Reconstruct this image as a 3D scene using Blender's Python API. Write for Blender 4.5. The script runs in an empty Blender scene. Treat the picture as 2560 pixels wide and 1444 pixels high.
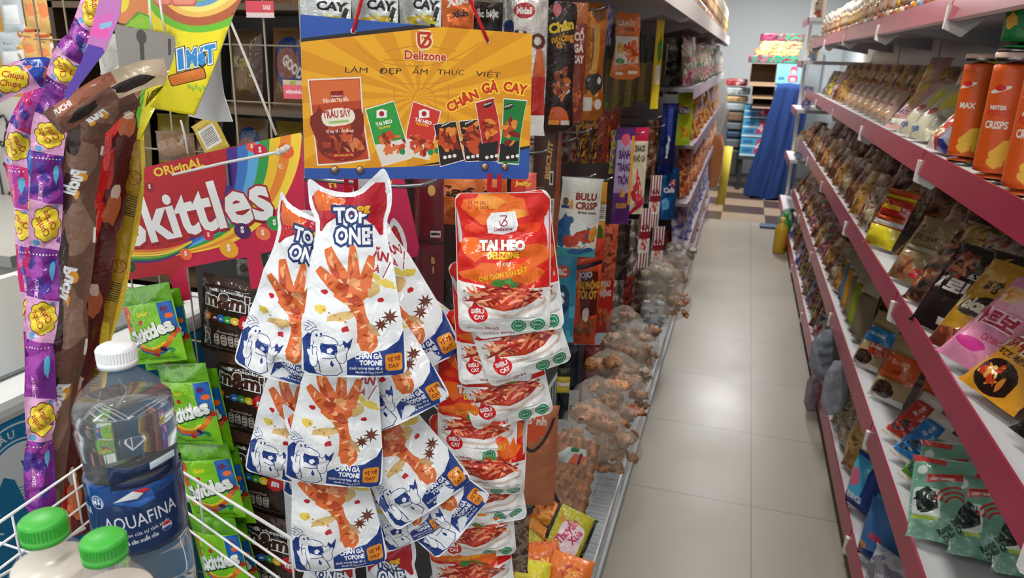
import bpy, bmesh, math, random
import numpy as np
from mathutils import Vector as V, Matrix
from mathutils.geometry import delaunay_2d_cdt
SC = bpy.context.scene
COL = SC.collection
R = random.Random(7)

# ---------------------------------------------------------------- camera
EYE = V((0, 0, 1.613))
F = 1850.0
M = Matrix(((0.9553816, -0.1135226, 0.2726878), (0.2941677, 0.2822820, -0.9131044), (0.0266722, 0.9525791, 0.3031199)))
cam = bpy.data.cameras.new('camera'); camo = bpy.data.objects.new('camera', cam); COL.objects.link(camo)
camo.matrix_world = Matrix.Translation(EYE) @ M.to_4x4()
cam.sensor_width = 36; cam.lens = F / 2560 * 36; cam.clip_start = 0.02
cam.dof.use_dof = True; cam.dof.focus_distance = 0.95; cam.dof.aperture_fstop = 11
SC.camera = camo
# ---------------------------------------------------------------- light
w = bpy.data.worlds.new('world'); SC.world = w; w.use_nodes = True
w.node_tree.nodes['Background'].inputs[0].default_value = (0.80, 0.88, 1, 1)
w.node_tree.nodes['Background'].inputs[1].default_value = 0.35
def area(name, loc, sx, sy, power, col=(1, 1, 1), rot=(0, 0, 0)):
    l = bpy.data.lights.new(name, 'AREA'); l.shape = 'RECTANGLE'; l.size = sx; l.size_y = sy; l.energy = power; l.color = col
    o = bpy.data.objects.new(name, l); o.location = loc; o.rotation_euler = rot; COL.objects.link(o); return o
TUBES = [(0.10, -0.25, 13), (0.12, 2.6, 20), (0.12, 5.4, 25), (0.12, 8.9, 80), (-2.3, 2.0, 34), (-1.5, -0.4, 16)]
for x, y, p in TUBES:
    area('ceiling_lamp_light', (x, y, 2.72), 0.16, 1.2, p, (1, .98, .95))
area('cool_fill_light', (-0.3, -1.35, 1.75), 2.6, 1.7, 7, (.93, .97, 1), (math.radians(90), 0, 0))  # unseen cool fill light just inside the closed front wall, no shopfront modelled
area('cool_fill_light', (-3.3, -0.2, 1.6), 1.6, 1.6, 8, (.93, .97, 1), (math.radians(90), 0, math.radians(-90)))  # second unseen fill light, inside the closed left wall
SC.view_settings.view_transform = 'Standard'; SC.view_settings.look = 'None'
SC.view_settings.gamma = 1; SC.view_settings.exposure = 0.35
SC.cycles.max_bounces = 8; SC.cycles.transparent_max_bounces = 12; SC.cycles.caustics_refractive = False; SC.cycles.caustics_reflective = False
SC.cycles.sample_clamp_indirect = 4

# ---------------------------------------------------------------- helpers
def ray(px, py):
    return M @ V(((px - 1280) / F, -(py - 722) / F, -1))
def at(px, py, D): return EYE + ray(px, py) * D
def atX(px, py, X): r = ray(px, py); return EYE + r * (X / r.x)
def atY(px, py, Y): r = ray(px, py); return EYE + r * (Y / r.y)
def atZ(px, py, Z): r = ray(px, py); return EYE + r * ((Z - EYE.z) / r.z)
def lin(h):
    h = h.lstrip('#'); c = [int(h[i:i + 2], 16) / 255 for i in (0, 2, 4)]
    return tuple(x / 12.92 if x <= .04045 else ((x + .055) / 1.055) ** 2.4 for x in c) + (1,)
MATS = {}
def nt(m):
    t = m.node_tree; return t, t.nodes['Principled BSDF'], t.nodes, t.links
KIND = dict(film=(.14, .0, .95, 50), foil=(.22, .55, .5, 60), card=(.5, 0, .12, 300), gloss=(.14, 0, 0, 0), matte=(.7, 0, 0, 0), metal=(.3, 1, 0, 0),
            paint=(.35, 0, .05, 200), cloth=(.85, 0, .6, 40))
def mat(h, kind='film'):
    k = (h, kind)
    if k in MATS: return MATS[k]
    m = bpy.data.materials.new(kind + '_' + h.strip('#')); m.use_nodes = True; t, b, n, L = nt(m)
    ro, me, bu, sc = KIND[kind]
    b.inputs['Base Color'].default_value = lin(h); b.inputs['Roughness'].default_value = ro; b.inputs['Metallic'].default_value = me
    if bu:
        tc = n.new('ShaderNodeTexCoord'); no = n.new('ShaderNodeTexNoise'); no.inputs['Scale'].default_value = sc
        no.inputs['Detail'].default_value = 3; no.inputs['Distortion'].default_value = 1.2
        bp = n.new('ShaderNodeBump'); bp.inputs['Strength'].default_value = bu; bp.inputs['Distance'].default_value = .0024
        L.new(tc.outputs['Object'], no.inputs['Vector']); L.new(no.outputs['Fac'], bp.inputs['Height']); L.new(bp.outputs[0], b.inputs['Normal'])
        mp = n.new('ShaderNodeMapRange'); mp.inputs[3].default_value = ro * .8; mp.inputs[4].default_value = ro * 1.5
        L.new(no.outputs['Fac'], mp.inputs[0]); L.new(mp.outputs[0], b.inputs['Roughness'])
    MATS[k] = m; return m
def busy(cols, scale=30, rough=.25, stretch=(1, 1, 1), key=None):
    """printed film: irregular patches of several inks"""
    k = ('busy', tuple(cols), scale, rough, stretch)
    if k in MATS: return MATS[k]
    m = bpy.data.materials.new('printed_film'); m.use_nodes = True; t, b, n, L = nt(m)
    tc = n.new('ShaderNodeTexCoord'); mp = n.new('ShaderNodeMapping'); mp.inputs['Scale'].default_value = stretch
    no = n.new('ShaderNodeTexNoise'); no.inputs['Scale'].default_value = scale; no.inputs['Detail'].default_value = 4; no.inputs['Distortion'].default_value = .6
    cr = n.new('ShaderNodeValToRGB'); cr.color_ramp.interpolation = 'CONSTANT' if scale < 90 else 'LINEAR'
    e = cr.color_ramp.elements
    lo, hi = .34, .66
    for i, c in enumerate(cols):
        p = 0 if i == 0 else lo + (hi - lo) * i / len(cols)
        el = e[i] if i < 2 else e.new(p)
        el.position = p; el.color = lin(c)
    L.new(tc.outputs['Object'], mp.inputs[0]); L.new(mp.outputs[0], no.inputs['Vector']); L.new(no.outputs['Fac'], cr.inputs[0]); L.new(cr.outputs[0], b.inputs['Base Color'])
    b.inputs['Roughness'].default_value = rough
    n2 = n.new('ShaderNodeTexNoise'); n2.inputs['Scale'].default_value = 60; n2.inputs['Distortion'].default_value = 1.5
    bp = n.new('ShaderNodeBump'); bp.inputs['Strength'].default_value = .55; bp.inputs['Distance'].default_value = .002
    L.new(tc.outputs['Object'], n2.inputs['Vector']); L.new(n2.outputs['Fac'], bp.inputs['Height']); L.new(bp.outputs[0], b.inputs['Normal'])
    MATS[k] = m; return m
def clear(h='#ffffff', alpha=.25, rough=.08, bump=.8):
    k = ('clear', h, alpha, rough)
    if k in MATS: return MATS[k]
    m = bpy.data.materials.new('clear_film'); m.use_nodes = True; t, b, n, L = nt(m)
    b.inputs['Base Color'].default_value = lin(h); b.inputs['Roughness'].default_value = rough; b.inputs['Alpha'].default_value = alpha
    tc = n.new('ShaderNodeTexCoord'); no = n.new('ShaderNodeTexNoise'); no.inputs['Scale'].default_value = 30; no.inputs['Distortion'].default_value = 1.5
    bp = n.new('ShaderNodeBump'); bp.inputs['Strength'].default_value = bump; bp.inputs['Distance'].default_value = .004
    L.new(tc.outputs['Object'], no.inputs['Vector']); L.new(no.outputs['Fac'], bp.inputs['Height']); L.new(bp.outputs[0], b.inputs['Normal'])
    MATS[k] = m; return m
def glassy(h, ior=1.45, rough=.02, key=''):
    k = ('glass', h, ior, key)
    if k in MATS: return MATS[k]
    m = bpy.data.materials.new('clear_plastic'); m.use_nodes = True; t, b, n, L = nt(m)
    b.inputs['Base Color'].default_value = lin(h); b.inputs['Roughness'].default_value = rough; b.inputs['IOR'].default_value = ior
    b.inputs['Transmission Weight'].default_value = 1
    MATS[k] = m; return m
def emis(h, s):
    k = ('em', h, s)
    if k in MATS: return MATS[k]
    m = bpy.data.materials.new('lamp_glow'); m.use_nodes = True; t, b, n, L = nt(m)
    b.inputs['Emission Color'].default_value = lin(h); b.inputs['Emission Strength'].default_value = s
    MATS[k] = m; return m

def tag(o, label=None, cat=None, group=None, kind=None):
    if label: o['label'] = label
    if cat: o['category'] = cat
    if group: o['group'] = group
    if kind: o['kind'] = kind
    return o
def empty(name, loc=(0, 0, 0), label=None, cat=None, group=None, kind=None, mw=None):
    o = bpy.data.objects.new(name, None); COL.objects.link(o)
    if mw is not None: o.matrix_world = mw
    else: o.location = loc
    o.empty_display_size = .02
    return tag(o, label, cat, group, kind)
def link(name, me, parent=None, mw=None, loc=None):
    o = bpy.data.objects.new(name, me); COL.objects.link(o)
    if parent: o.parent = parent
    if mw is not None: o.matrix_basis = mw
    if loc is not None: o.location = loc
    return o
class MB:
    """collects shapes, builds one mesh object"""
    def __init__(s): s.v = []; s.f = []; s.m = []; s.mats = []; s.sm = []
    def mi(s, m):
        if m not in s.mats: s.mats.append(m)
        return s.mats.index(m)
    def add(s, vs, fs, m, smooth=False):
        b = len(s.v); s.v += [V(p) for p in vs]; i = s.mi(m)
        s.f += [[b + k for k in f] for f in fs]; s.m += [i] * len(fs); s.sm += [smooth] * len(fs)
    def box(s, c, d, m, ax=None):
        c = V(c); hx, hy, hz = d[0] / 2, d[1] / 2, d[2] / 2
        A = ax or (V((1, 0, 0)), V((0, 1, 0)), V((0, 0, 1)))
        vs = [c + A[0] * (x * hx) + A[1] * (y * hy) + A[2] * (z * hz) for x in (-1, 1) for y in (-1, 1) for z in (-1, 1)]
        s.add(vs, [(0, 1, 3, 2), (4, 6, 7, 5), (0, 4, 5, 1), (2, 3, 7, 6), (0, 2, 6, 4), (1, 5, 7, 3)], m); return s
    def box2(s, a, b, m): return s.box([(a[i] + b[i]) / 2 for i in range(3)], [abs(b[i] - a[i]) for i in range(3)], m)
    def tube(s, pts, r, m, n=8, caps=True, closed=False):
        pts = [V(p) for p in pts]; N = len(pts); vs = []; fs = []
        rr = r if isinstance(r, (list, tuple)) else [r] * N
        up = None
        for i, p in enumerate(pts):
            d = (pts[(i + 1) % N] - pts[i - 1]) if closed or 0 < i < N - 1 else (pts[1] - pts[0] if i == 0 else pts[-1] - pts[-2])
            d.normalize()
            if up is None:
                up = V((0, 0, 1)) if abs(d.z) < .9 else V((1, 0, 0))
            a = d.cross(up).normalized(); up = a.cross(d).normalized()
            for k in range(n):
                t = 2 * math.pi * k / n; vs.append(p + (a * math.cos(t) + up * math.sin(t)) * rr[i])
        for i in range(N if closed else N - 1):
            for k in range(n):
                j = (i + 1) % N; fs.append((i * n + k, i * n + (k + 1) % n, j * n + (k + 1) % n, j * n + k))
        if caps and not closed: fs += [tuple(range(n))[::-1], tuple((N - 1) * n + k for k in range(n))]
        s.add(vs, fs, m, True); return s
    def lathe(s, prof, m, c=(0, 0, 0), n=32, ax=None):
        """prof: (radius, height)"""
        c = V(c); A = ax or (V((1, 0, 0)), V((0, 1, 0)), V((0, 0, 1))); vs = []; fs = []
        for r, h in prof:
            for k in range(n):
                t = 2 * math.pi * k / n; vs.append(c + A[0] * (r * math.cos(t)) + A[1] * (r * math.sin(t)) + A[2] * h)
        for i in range(len(prof) - 1):
            for k in range(n): fs.append((i * n + k, i * n + (k + 1) % n, (i + 1) * n + (k + 1) % n, (i + 1) * n + k))
        s.add(vs, fs, m, True); return s
    def prism(s, poly, z0, z1, m, fn=lambda x, y, z: (x, y, z)):
        n = len(poly); vs = [fn(x, y, z0) for x, y in poly] + [fn(x, y, z1) for x, y in poly]
        s.add(vs, [tuple(range(n))[::-1], tuple(range(n, 2 * n))] + [(i, (i + 1) % n, n + (i + 1) % n, n + i) for i in range(n)], m); return s
    def ball(s, c, r, m, n=10, sc=(1, 1, 1)):
        c = V(c); vs = []; fs = []
        for i in range(n + 1):
            a = math.pi * i / n
            for k in range(2 * n):
                t = math.pi * k / n; vs.append(c + V((r * sc[0] * math.sin(a) * math.cos(t), r * sc[1] * math.sin(a) * math.sin(t), r * sc[2] * math.cos(a))))
        for i in range(n):
            for k in range(2 * n): fs.append((i * 2 * n + k, (i + 1) * 2 * n + k, (i + 1) * 2 * n + (k + 1) % (2 * n), i * 2 * n + (k + 1) % (2 * n)))
        s.add(vs, fs, m, True); return s
    def build(s, name, parent=None, center=False, bevel=0):
        off = V((0, 0, 0))
        if parent is not None and center != 'local': off = V(parent.matrix_basis.translation)
        elif center is True:
            lo = [min(v[i] for v in s.v) for i in range(3)]; hi = [max(v[i] for v in s.v) for i in range(3)]
            off = V(((lo[0] + hi[0]) / 2, (lo[1] + hi[1]) / 2, lo[2]))
        me = bpy.data.meshes.new(name); me.from_pydata([v - off for v in s.v], [], s.f)
        for m in s.mats: me.materials.append(m)
        me.polygons.foreach_set('material_index', s.m); me.polygons.foreach_set('use_smooth', s.sm); me.update()
        o = link(name, me, parent)
        if center is True and parent is None: o.location = off
        if bevel:
            b = o.modifiers.new('bevel', 'BEVEL'); b.width = bevel; b.segments = 2; b.limit_method = 'ANGLE'
        return o

# ---------------------------------------------------------------- flat print art, cut into one mesh
TX = {}
def glyphs(s, bold=0):
    k = (s, bold)
    if k not in TX:
        c = bpy.data.curves.new('lettering', 'FONT'); c.body = s; c.size = 1; c.offset = bold; c.resolution_u = 2
        o = bpy.data.objects.new('lettering', c); COL.objects.link(o)
        me = bpy.data.meshes.new_from_object(o)
        vs = [tuple(v.co.xy) for v in me.vertices]; fs = [[vs[i] for i in p.vertices] for p in me.polygons if p.area > 1e-6]
        bpy.data.objects.remove(o); bpy.data.curves.remove(c); bpy.data.meshes.remove(me)
        xs = [p[0] for p in vs]; TX[k] = (fs, min(xs, default=0), max(xs, default=1))
    return TX[k]
def text(s, x, y, h, w=None, bold=.02, rot=0, shear=0, arc=0, align='c', grow=0):
    """polygons of a line of lettering centred at x, baseline y, capital height h, fitted to width w"""
    fs, a, b = glyphs(s, round(bold + grow, 3)); _, a0, b0 = glyphs(s, round(bold, 3))
    k = h / .73; kx = w / (b0 - a0) if w else k
    if w and not h: k = kx
    mid = (a0 + b0) / 2 if align == 'c' else a0 if align == 'l' else b0
    c, sn = math.cos(rot), math.sin(rot); out = []
    for f in fs:
        q = []
        for px, py in f:
            u = (px - mid) * kx; v = py * k; u += v * shear; v += arc * u * u
            if arc: pass
            q.append((x + u * c - v * sn, y + u * sn + v * c))
        out.append(q)
    return out
def rect(x0, y0, x1, y1): return [(x0, y0), (x1, y0), (x1, y1), (x0, y1)]
def rrect(x0, y0, x1, y1, r, n=4, rot=0):
    o = []
    for cx, cy, a in ((x1 - r, y0 + r, -90), (x1 - r, y1 - r, 0), (x0 + r, y1 - r, 90), (x0 + r, y0 + r, 180)):
        for i in range(n + 1):
            t = math.radians(a + 90 * i / n); o.append((cx + r * math.cos(t), cy + r * math.sin(t)))
    return turn(o, rot, (x0 + x1) / 2, (y0 + y1) / 2) if rot else o
def turn(p, a, cx=0, cy=0):
    c, s = math.cos(a), math.sin(a)
    return [(cx + (x - cx) * c - (y - cy) * s, cy + (x - cx) * s + (y - cy) * c) for x, y in p]
def shift(p, dx, dy, k=1): return [(x * k + dx, y * k + dy) for x, y in p]
def ell(cx, cy, rx, ry=None, n=20, rot=0):
    ry = ry or rx
    return turn([(cx + rx * math.cos(2 * math.pi * i / n), cy + ry * math.sin(2 * math.pi * i / n)) for i in range(n)], rot, cx, cy)
def blob(cx, cy, rx, ry=None, seed=1, n=12, j=.25, rot=0):
    q = random.Random(seed); ry = ry or rx
    return turn([(cx + rx * (1 + q.uniform(-j, j)) * math.cos(2 * math.pi * i / n), cy + ry * (1 + q.uniform(-j, j)) * math.sin(2 * math.pi * i / n)) for i in range(n)], rot, cx, cy)
def star(cx, cy, r, k=8, inner=.4, rot=0):
    return turn([(cx + (r if i % 2 == 0 else r * inner) * math.cos(math.pi * i / k), cy + (r if i % 2 == 0 else r * inner) * math.sin(math.pi * i / k)) for i in range(2 * k)], rot, cx, cy)
def sm(p, it=2, closed=True):
    for _ in range(it):
        o = []; n = len(p)
        for i in range(n if closed else n - 1):
            a, b = p[i], p[(i + 1) % n]
            o += [(a[0] * .75 + b[0] * .25, a[1] * .75 + b[1] * .25), (a[0] * .25 + b[0] * .75, a[1] * .25 + b[1] * .75)]
        if not closed: o = [p[0]] + o + [p[-1]]
        p = o
    return p
def stroke(pts, w, smooth=2):
    """a thick line as quads"""
    p = sm(pts, smooth, False) if smooth else pts; L = []; Rr = []
    n = len(p)
    for i in range(n):
        a = p[max(i - 1, 0)]; b = p[min(i + 1, n - 1)]; dx, dy = b[0] - a[0], b[1] - a[1]; d = math.hypot(dx, dy) or 1
        ww = w if not callable(w) else w(i / (n - 1)); nx, ny = -dy / d * ww / 2, dx / d * ww / 2
        L.append((p[i][0] + nx, p[i][1] + ny)); Rr.append((p[i][0] - nx, p[i][1] - ny))
    return [t for i in range(n - 1) for t in ([Rr[i], Rr[i + 1], L[i + 1]], [Rr[i], L[i + 1], L[i]])]
def ring(cx, cy, r, w, n=24, a0=0, a1=360):
    return stroke([(cx + r * math.cos(math.radians(a0 + (a1 - a0) * i / n)), cy + r * math.sin(math.radians(a0 + (a1 - a0) * i / n))) for i in range(n + 1)], w, 0)
def food(cx, cy, rx, ry, cols, seed=1, n=40, l=.5, rot=0):
    q = random.Random(seed); out = []
    for i in range(n):
        a = q.uniform(0, 6.28); d = math.sqrt(q.random()); x = cx + rx * d * .85 * math.cos(a); y = cy + ry * d * .85 * math.sin(a)
        s = q.uniform(.5, 1.1) * l * min(rx, ry)
        out.append((q.choice(cols), [blob(x, y, s, s * q.uniform(.25, .6), seed * 99 + i, 8, .3, q.uniform(0, 3.14))]))
    return out
def ccw(p): return p if sum(p[i - 1][0] * p[i][1] - p[i][0] * p[i - 1][1] for i in range(len(p))) > 0 else p[::-1]
def isbig(p):
    a = abs(sum(p[i - 1][0] * p[i][1] - p[i][0] * p[i - 1][1] for i in range(len(p))))
    return a > 1e-5 and a / max(math.hypot(p[i - 1][0] - p[i][0], p[i - 1][1] - p[i][1]) for i in range(len(p))) > 6e-4
def inside(pts, poly):
    x, y = pts[:, 0], pts[:, 1]; c = np.zeros(len(pts), bool); n = len(poly)
    for i in range(n):
        x0, y0 = poly[i - 1]; x1, y1 = poly[i]
        if y0 == y1: continue
        c ^= ((y0 > y) != (y1 > y)) & (x < (x1 - x0) * (y - y0) / (y1 - y0) + x0)
    return c
def edgedist(pts, poly):
    d = np.full(len(pts), 1e9); P = np.asarray(pts, float)
    for i in range(len(poly)):
        a = np.array(poly[i - 1]); b = np.array(poly[i]); ab = b - a; L = (ab @ ab) or 1e-9
        t = np.clip(((P - a) @ ab) / L, 0, 1); d = np.minimum(d, np.hypot(*(P - a - t[:, None] * ab).T))
    return d
def art(outline, layers, grid=.8):
    """outline: polygon in cm; layers: (material, [polygons]) bottom to top -> verts, tris, material per tri"""
    outline = ccw(outline); vs = [tuple(p) for p in outline]; fs = [list(range(len(vs)))]; own = [0]
    mats = [layers[0][0]]
    for m, polys in layers[1:]:
        mats.append(m)
        for p in polys:
            if len(p) < 3 or not isbig(p): continue
            p = ccw(p); b = len(vs); vs += [tuple(q) for q in p]; fs.append(list(range(b, b + len(p)))); own.append(len(mats) - 1)
    A = np.array(outline); lo, hi = A.min(0), A.max(0); q = np.random.RandomState(3)
    gx = np.arange(lo[0] + grid * .5, hi[0], grid); gy = np.arange(lo[1] + grid * .5, hi[1], grid)
    G = np.stack(np.meshgrid(gx, gy), -1).reshape(-1, 2) + q.uniform(-.15, .15, (len(gx) * len(gy), 2)) * grid
    if len(G):
        G = G[inside(G, outline)]
        if len(G): G = G[edgedist(G, outline) > grid * .3]
    vs += [tuple(g) for g in G]
    r = delaunay_2d_cdt([V(v) for v in vs], [], fs, 1, 1e-5, True)
    tris = []; ti = []
    for f, of in zip(r[2], r[5]):
        if 0 in of:
            tris.append(tuple(f)); ti.append(max(own[k] for k in of))
    return np.array([tuple(v) for v in r[0]]), tris, ti, mats, outline
def crinkle(P, amp, seed, k=7, wl=5.0):
    """soft random folds over a flat sheet (cm)"""
    q = np.random.RandomState(seed); z = np.zeros(len(P))
    for i in range(k):
        a = q.uniform(0, 3.14); f = q.uniform(.6, 1.8) * 6.28 / wl; ph = q.uniform(0, 6.28)
        c = q.uniform(-1, 1, 2) * 5; s = P[:, 0] * np.cos(a) + P[:, 1] * np.sin(a); t = -P[:, 0] * np.sin(a) + P[:, 1] * np.cos(a)
        z += (1 - np.abs(np.sin(s * f / 2 + ph + .4 * np.sin(t * f * .7 + ph)))) ** 2 * np.exp(-((t - c[0]) / wl) ** 2) * q.choice([-1, 1])
    return z * amp / 1.5
def weld(me):
    b = bmesh.new(); b.from_mesh(me); bmesh.ops.remove_doubles(b, verts=b.verts, dist=2e-6)
    lone = [v for v in b.verts if not v.link_faces]
    bmesh.ops.delete(b, geom=lone, context='VERTS'); b.to_mesh(me); b.free(); me.update(); return me
def pack_mesh(name, A, thick=1.0, seed=1, back=None, amp=.18, pil=2.5, bend=None, wl=5.0, margin=.4):
    """A filled pouch in metres: x right, z up, -y towards the viewer"""
    P, tris, ti, mats, outline = A
    d = edgedist(P, outline); s = np.clip((d - margin) / pil, 0, 1); h = thick / 2 * (1 - (1 - s) ** 2) + .01
    h[d < 1e-4] = 0
    wr = crinkle(P, amp, seed, wl=wl) * np.clip(d / .8, 0, 1)
    fl = crinkle(P, amp * .9, seed + 50, 4, wl * 2.2)
    def mp(P, y):
        Q = np.stack([P[:, 0], y, P[:, 1]], 1) * .01
        return bend(Q) if bend else Q
    front = mp(P, -(h + wr) + fl)
    Pb, tb, _, _, _ = art(outline, [(back, [])], 1.5)
    db = edgedist(Pb, outline); hb = thick / 2 * (1 - (1 - np.clip((db - margin) / pil, 0, 1)) ** 2); hb[db < 1e-4] = 0
    bk = mp(Pb, hb + .02 + crinkle(Pb, amp * .9, seed + 50, 4, wl * 2.2))
    n = len(front); vv = np.concatenate([front, bk]); ff = list(tris) + [tuple(n + k for k in f[::-1]) for f in tb]
    me = bpy.data.meshes.new(name); me.from_pydata(vv.tolist(), [], ff)
    ms = list(dict.fromkeys(mats + [back])); idx = {m: i for i, m in enumerate(ms)}
    for m in ms: me.materials.append(m)
    me.polygons.foreach_set('material_index', [idx[mats[t]] for t in ti] + [idx[back]] * len(tb))
    me.polygons.foreach_set('use_smooth', [True] * len(ff)); return weld(me)
def sheet_mesh(name, A, th=.06, back=None, bend=None):
    """stiff printed card, thickness th cm"""
    P, tris, ti, mats, outline = A
    mp = (lambda Q: bend(Q)) if bend else (lambda Q: Q)
    f = mp(np.stack([P[:, 0], np.full(len(P), -th / 2), P[:, 1]], 1) * .01); b = mp(np.stack([P[:, 0], np.full(len(P), th / 2), P[:, 1]], 1) * .01)
    n = len(P); O = np.array(outline); ne = len(O)
    e = np.concatenate([mp(np.stack([O[:, 0], np.full(ne, y), O[:, 1]], 1) * .01) for y in (-th / 2, th / 2)])
    vv = np.concatenate([f, b, e]); ff = list(tris) + [tuple(n + k for k in t[::-1]) for t in tris]
    rim = [(2 * n + i, 2 * n + ne + i, 2 * n + ne + (i + 1) % ne, 2 * n + (i + 1) % ne) for i in range(ne)]
    me = bpy.data.meshes.new(name); me.from_pydata(vv.tolist(), [], ff + rim)
    ms = list(dict.fromkeys(mats + [back])); idx = {m: i for i, m in enumerate(ms)}
    for m in ms: me.materials.append(m)
    me.polygons.foreach_set('material_index', [idx[mats[t]] for t in ti] + [idx[back]] * (len(tris) + len(rim)))
    me.polygons.foreach_set('use_smooth', [bool(bend)] * (2 * len(tris)) + [False] * len(rim)); return weld(me)
def frame(o, x, n):
    """matrix: local x along x, local -y along the facing normal n"""
    x = V(x).normalized(); n = V(n); n = (n - x * n.dot(x)).normalized(); z = x.cross(-n)
    m = Matrix.Identity(4)
    for i in range(3): m[i][0] = x[i]; m[i][1] = -n[i]; m[i][2] = z[i]; m[i][3] = o[i]
    return m
def facing(o, yaw, roll=0, tilt=0):
    """upright matrix at o, front turned yaw degrees from -Y towards +X, rolled in its own plane, top tilted back"""
    return Matrix.Translation(V(o)) @ Matrix.Rotation(math.radians(yaw), 4, 'Z') @ Matrix.Rotation(math.radians(-tilt), 4, 'X') @ Matrix.Rotation(math.radians(roll), 4, 'Y')
# ================================================================ room
def floor_mat():
    m = bpy.data.materials.new('glazed_floor_tile'); m.use_nodes = True; t, b, n, L = nt(m)
    tc = n.new('ShaderNodeTexCoord'); mp = n.new('ShaderNodeMapping'); mp.inputs['Location'].default_value = (-.195, .4, 0)
    br = n.new('ShaderNodeTexBrick'); br.offset = 0; br.inputs['Scale'].default_value = 1; br.inputs['Brick Width'].default_value = .6; br.inputs['Row Height'].default_value = .6
    br.inputs['Mortar Size'].default_value = .0022; br.inputs['Mortar Smooth'].default_value = .1
    br.inputs['Color1'].default_value = lin('#918a7e'); br.inputs['Color2'].default_value = lin('#958e82'); br.inputs['Mortar'].default_value = lin('#655d52')
    no = n.new('ShaderNodeTexNoise'); no.inputs['Scale'].default_value = 1.6; no.inputs['Detail'].default_value = 3
    mx = n.new('ShaderNodeMix'); mx.data_type = 'RGBA'; mx.blend_type = 'MULTIPLY'; mx.inputs[0].default_value = 1
    rp = n.new('ShaderNodeMapRange'); rp.inputs[3].default_value = .86; rp.inputs[4].default_value = 1.08
    L.new(tc.outputs['Object'], mp.inputs[0]); L.new(mp.outputs[0], br.inputs[0]); L.new(tc.outputs['Object'], no.inputs[0]); L.new(no.outputs[0], rp.inputs[0])
    L.new(br.outputs[0], mx.inputs[6]); L.new(rp.outputs[0], mx.inputs[7]); L.new(mx.outputs[2], b.inputs['Base Color'])
    b.inputs['Roughness'].default_value = .2; b.inputs['Specular IOR Level'].default_value = .45
    r2 = n.new('ShaderNodeMapRange'); r2.inputs[3].default_value = .24; r2.inputs[4].default_value = .5; L.new(no.outputs[0], r2.inputs[0]); L.new(r2.outputs[0], b.inputs['Roughness'])
    return m
def checker_mat():
    m = bpy.data.materials.new('chequered_floor_tile'); m.use_nodes = True; t, b, n, L = nt(m)
    tc = n.new('ShaderNodeTexCoord'); mp = n.new('ShaderNodeMapping'); mp.inputs['Location'].default_value = (.11, 0, .01)
    ck = n.new('ShaderNodeTexChecker'); ck.inputs['Scale'].default_value = 1 / .45; ck.inputs[1].default_value = lin('#4d3d34'); ck.inputs[2].default_value = lin('#99856f')
    L.new(tc.outputs['Object'], mp.inputs[0]); L.new(mp.outputs[0], ck.inputs[0]); L.new(ck.outputs[0], b.inputs['Base Color']); b.inputs['Roughness'].default_value = .3
    return m
def S(b, name, **k): o = b.build(name, center=True, **k); tag(o, kind='structure'); return o
WALLC = mat('#dfe6ea', 'matte'); CEIL = mat('#e6e6e2', 'matte')
b = MB(); b.box2((-3.6, -1.6, -.05), (1.25, 8.0, 0), floor_mat()); o = b.build('floor', center=False); tag(o, kind='structure')
me = MB().box2((-3.6, 0, -.05), (1.25, 3.7, 0), checker_mat()); o = me.build('floor'); o.location = (0, 8.0, 0); tag(o, kind='structure')
S(MB().box2((-3.6, -1.6, 2.8), (1.25, 11.7, 2.85), CEIL), 'ceiling')
S(MB().box2((-3.65, 11.6, 0), (1.3, 11.7, 2.8), WALLC), 'wall_back')
S(MB().box2((1.2, -1.6, 0), (1.28, 11.7, 2.8), WALLC), 'wall_right')
S(MB().box2((-3.68, -1.6, 0), (-3.6, 11.7, 2.8), WALLC), 'wall_left')
S(MB().box2((-3.65, -1.68, 0), (1.3, -1.6, 2.8), mat('#c9cfd2', 'matte')), 'wall_front')
LTXT = ['over the near end of the aisle', 'over the second stretch of the aisle', 'over the middle of the aisle', 'at the far end by the back wall',
        'beyond the chest freezer', 'over the chest freezer']
for (x, y, p), q in zip(TUBES, LTXT):
    e = empty('ceiling_lamp', (x, y, 2.8), 'white fluorescent tube lamp on the ceiling ' + q, 'lamp', 'fluorescent ceiling lamps')
    MB().box2((x - .04, y - .62, 2.765), (x + .04, y + .62, 2.8), mat('#e8e8e8', 'paint')).build('lamp_housing', e)
    MB().tube([(x, y - .6, 2.745), (x, y + .6, 2.745)], .013, emis('#fff6e8', 9), 10).build('lamp_tube', e)

# ================================================================ right gondola
STEEL = mat('#d7d6d2', 'paint'); STEELW = mat('#c9cacc', 'paint')
def rail_mat():
    m = bpy.data.materials.new('pink_price_rail'); m.use_nodes = True; t, b, n, L = nt(m)
    tc = n.new('ShaderNodeTexCoord'); no = n.new('ShaderNodeTexNoise'); no.inputs['Scale'].default_value = 5; no.inputs['Detail'].default_value = 5
    cr = n.new('ShaderNodeValToRGB'); cr.color_ramp.elements[0].color = lin('#8a1c38'); cr.color_ramp.elements[1].color = lin('#ad3852')
    L.new(tc.outputs['Object'], no.inputs[0]); L.new(no.outputs[0], cr.inputs[0]); L.new(cr.outputs[0], b.inputs['Base Color'])
    b.inputs['Roughness'].default_value = .28; b.inputs['Coat Weight'].default_value = .25; b.inputs['Coat Roughness'].default_value = .2
    return m
RAIL = rail_mat()
SH = dict(A=1.795, B=1.385, C=.965, D=.53, E=.135)     # tops of the price rails
SX = .5
gon = empty('shelf_unit', (.75, 3.4, 0), 'long white steel shelf unit with pink price rails, right side of the aisle', 'shelf unit')
Y0, Y1 = .15, 7.15
bays = [.15, 1.15, 2.35, 3.55, 4.75, 5.95, 7.15]
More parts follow.
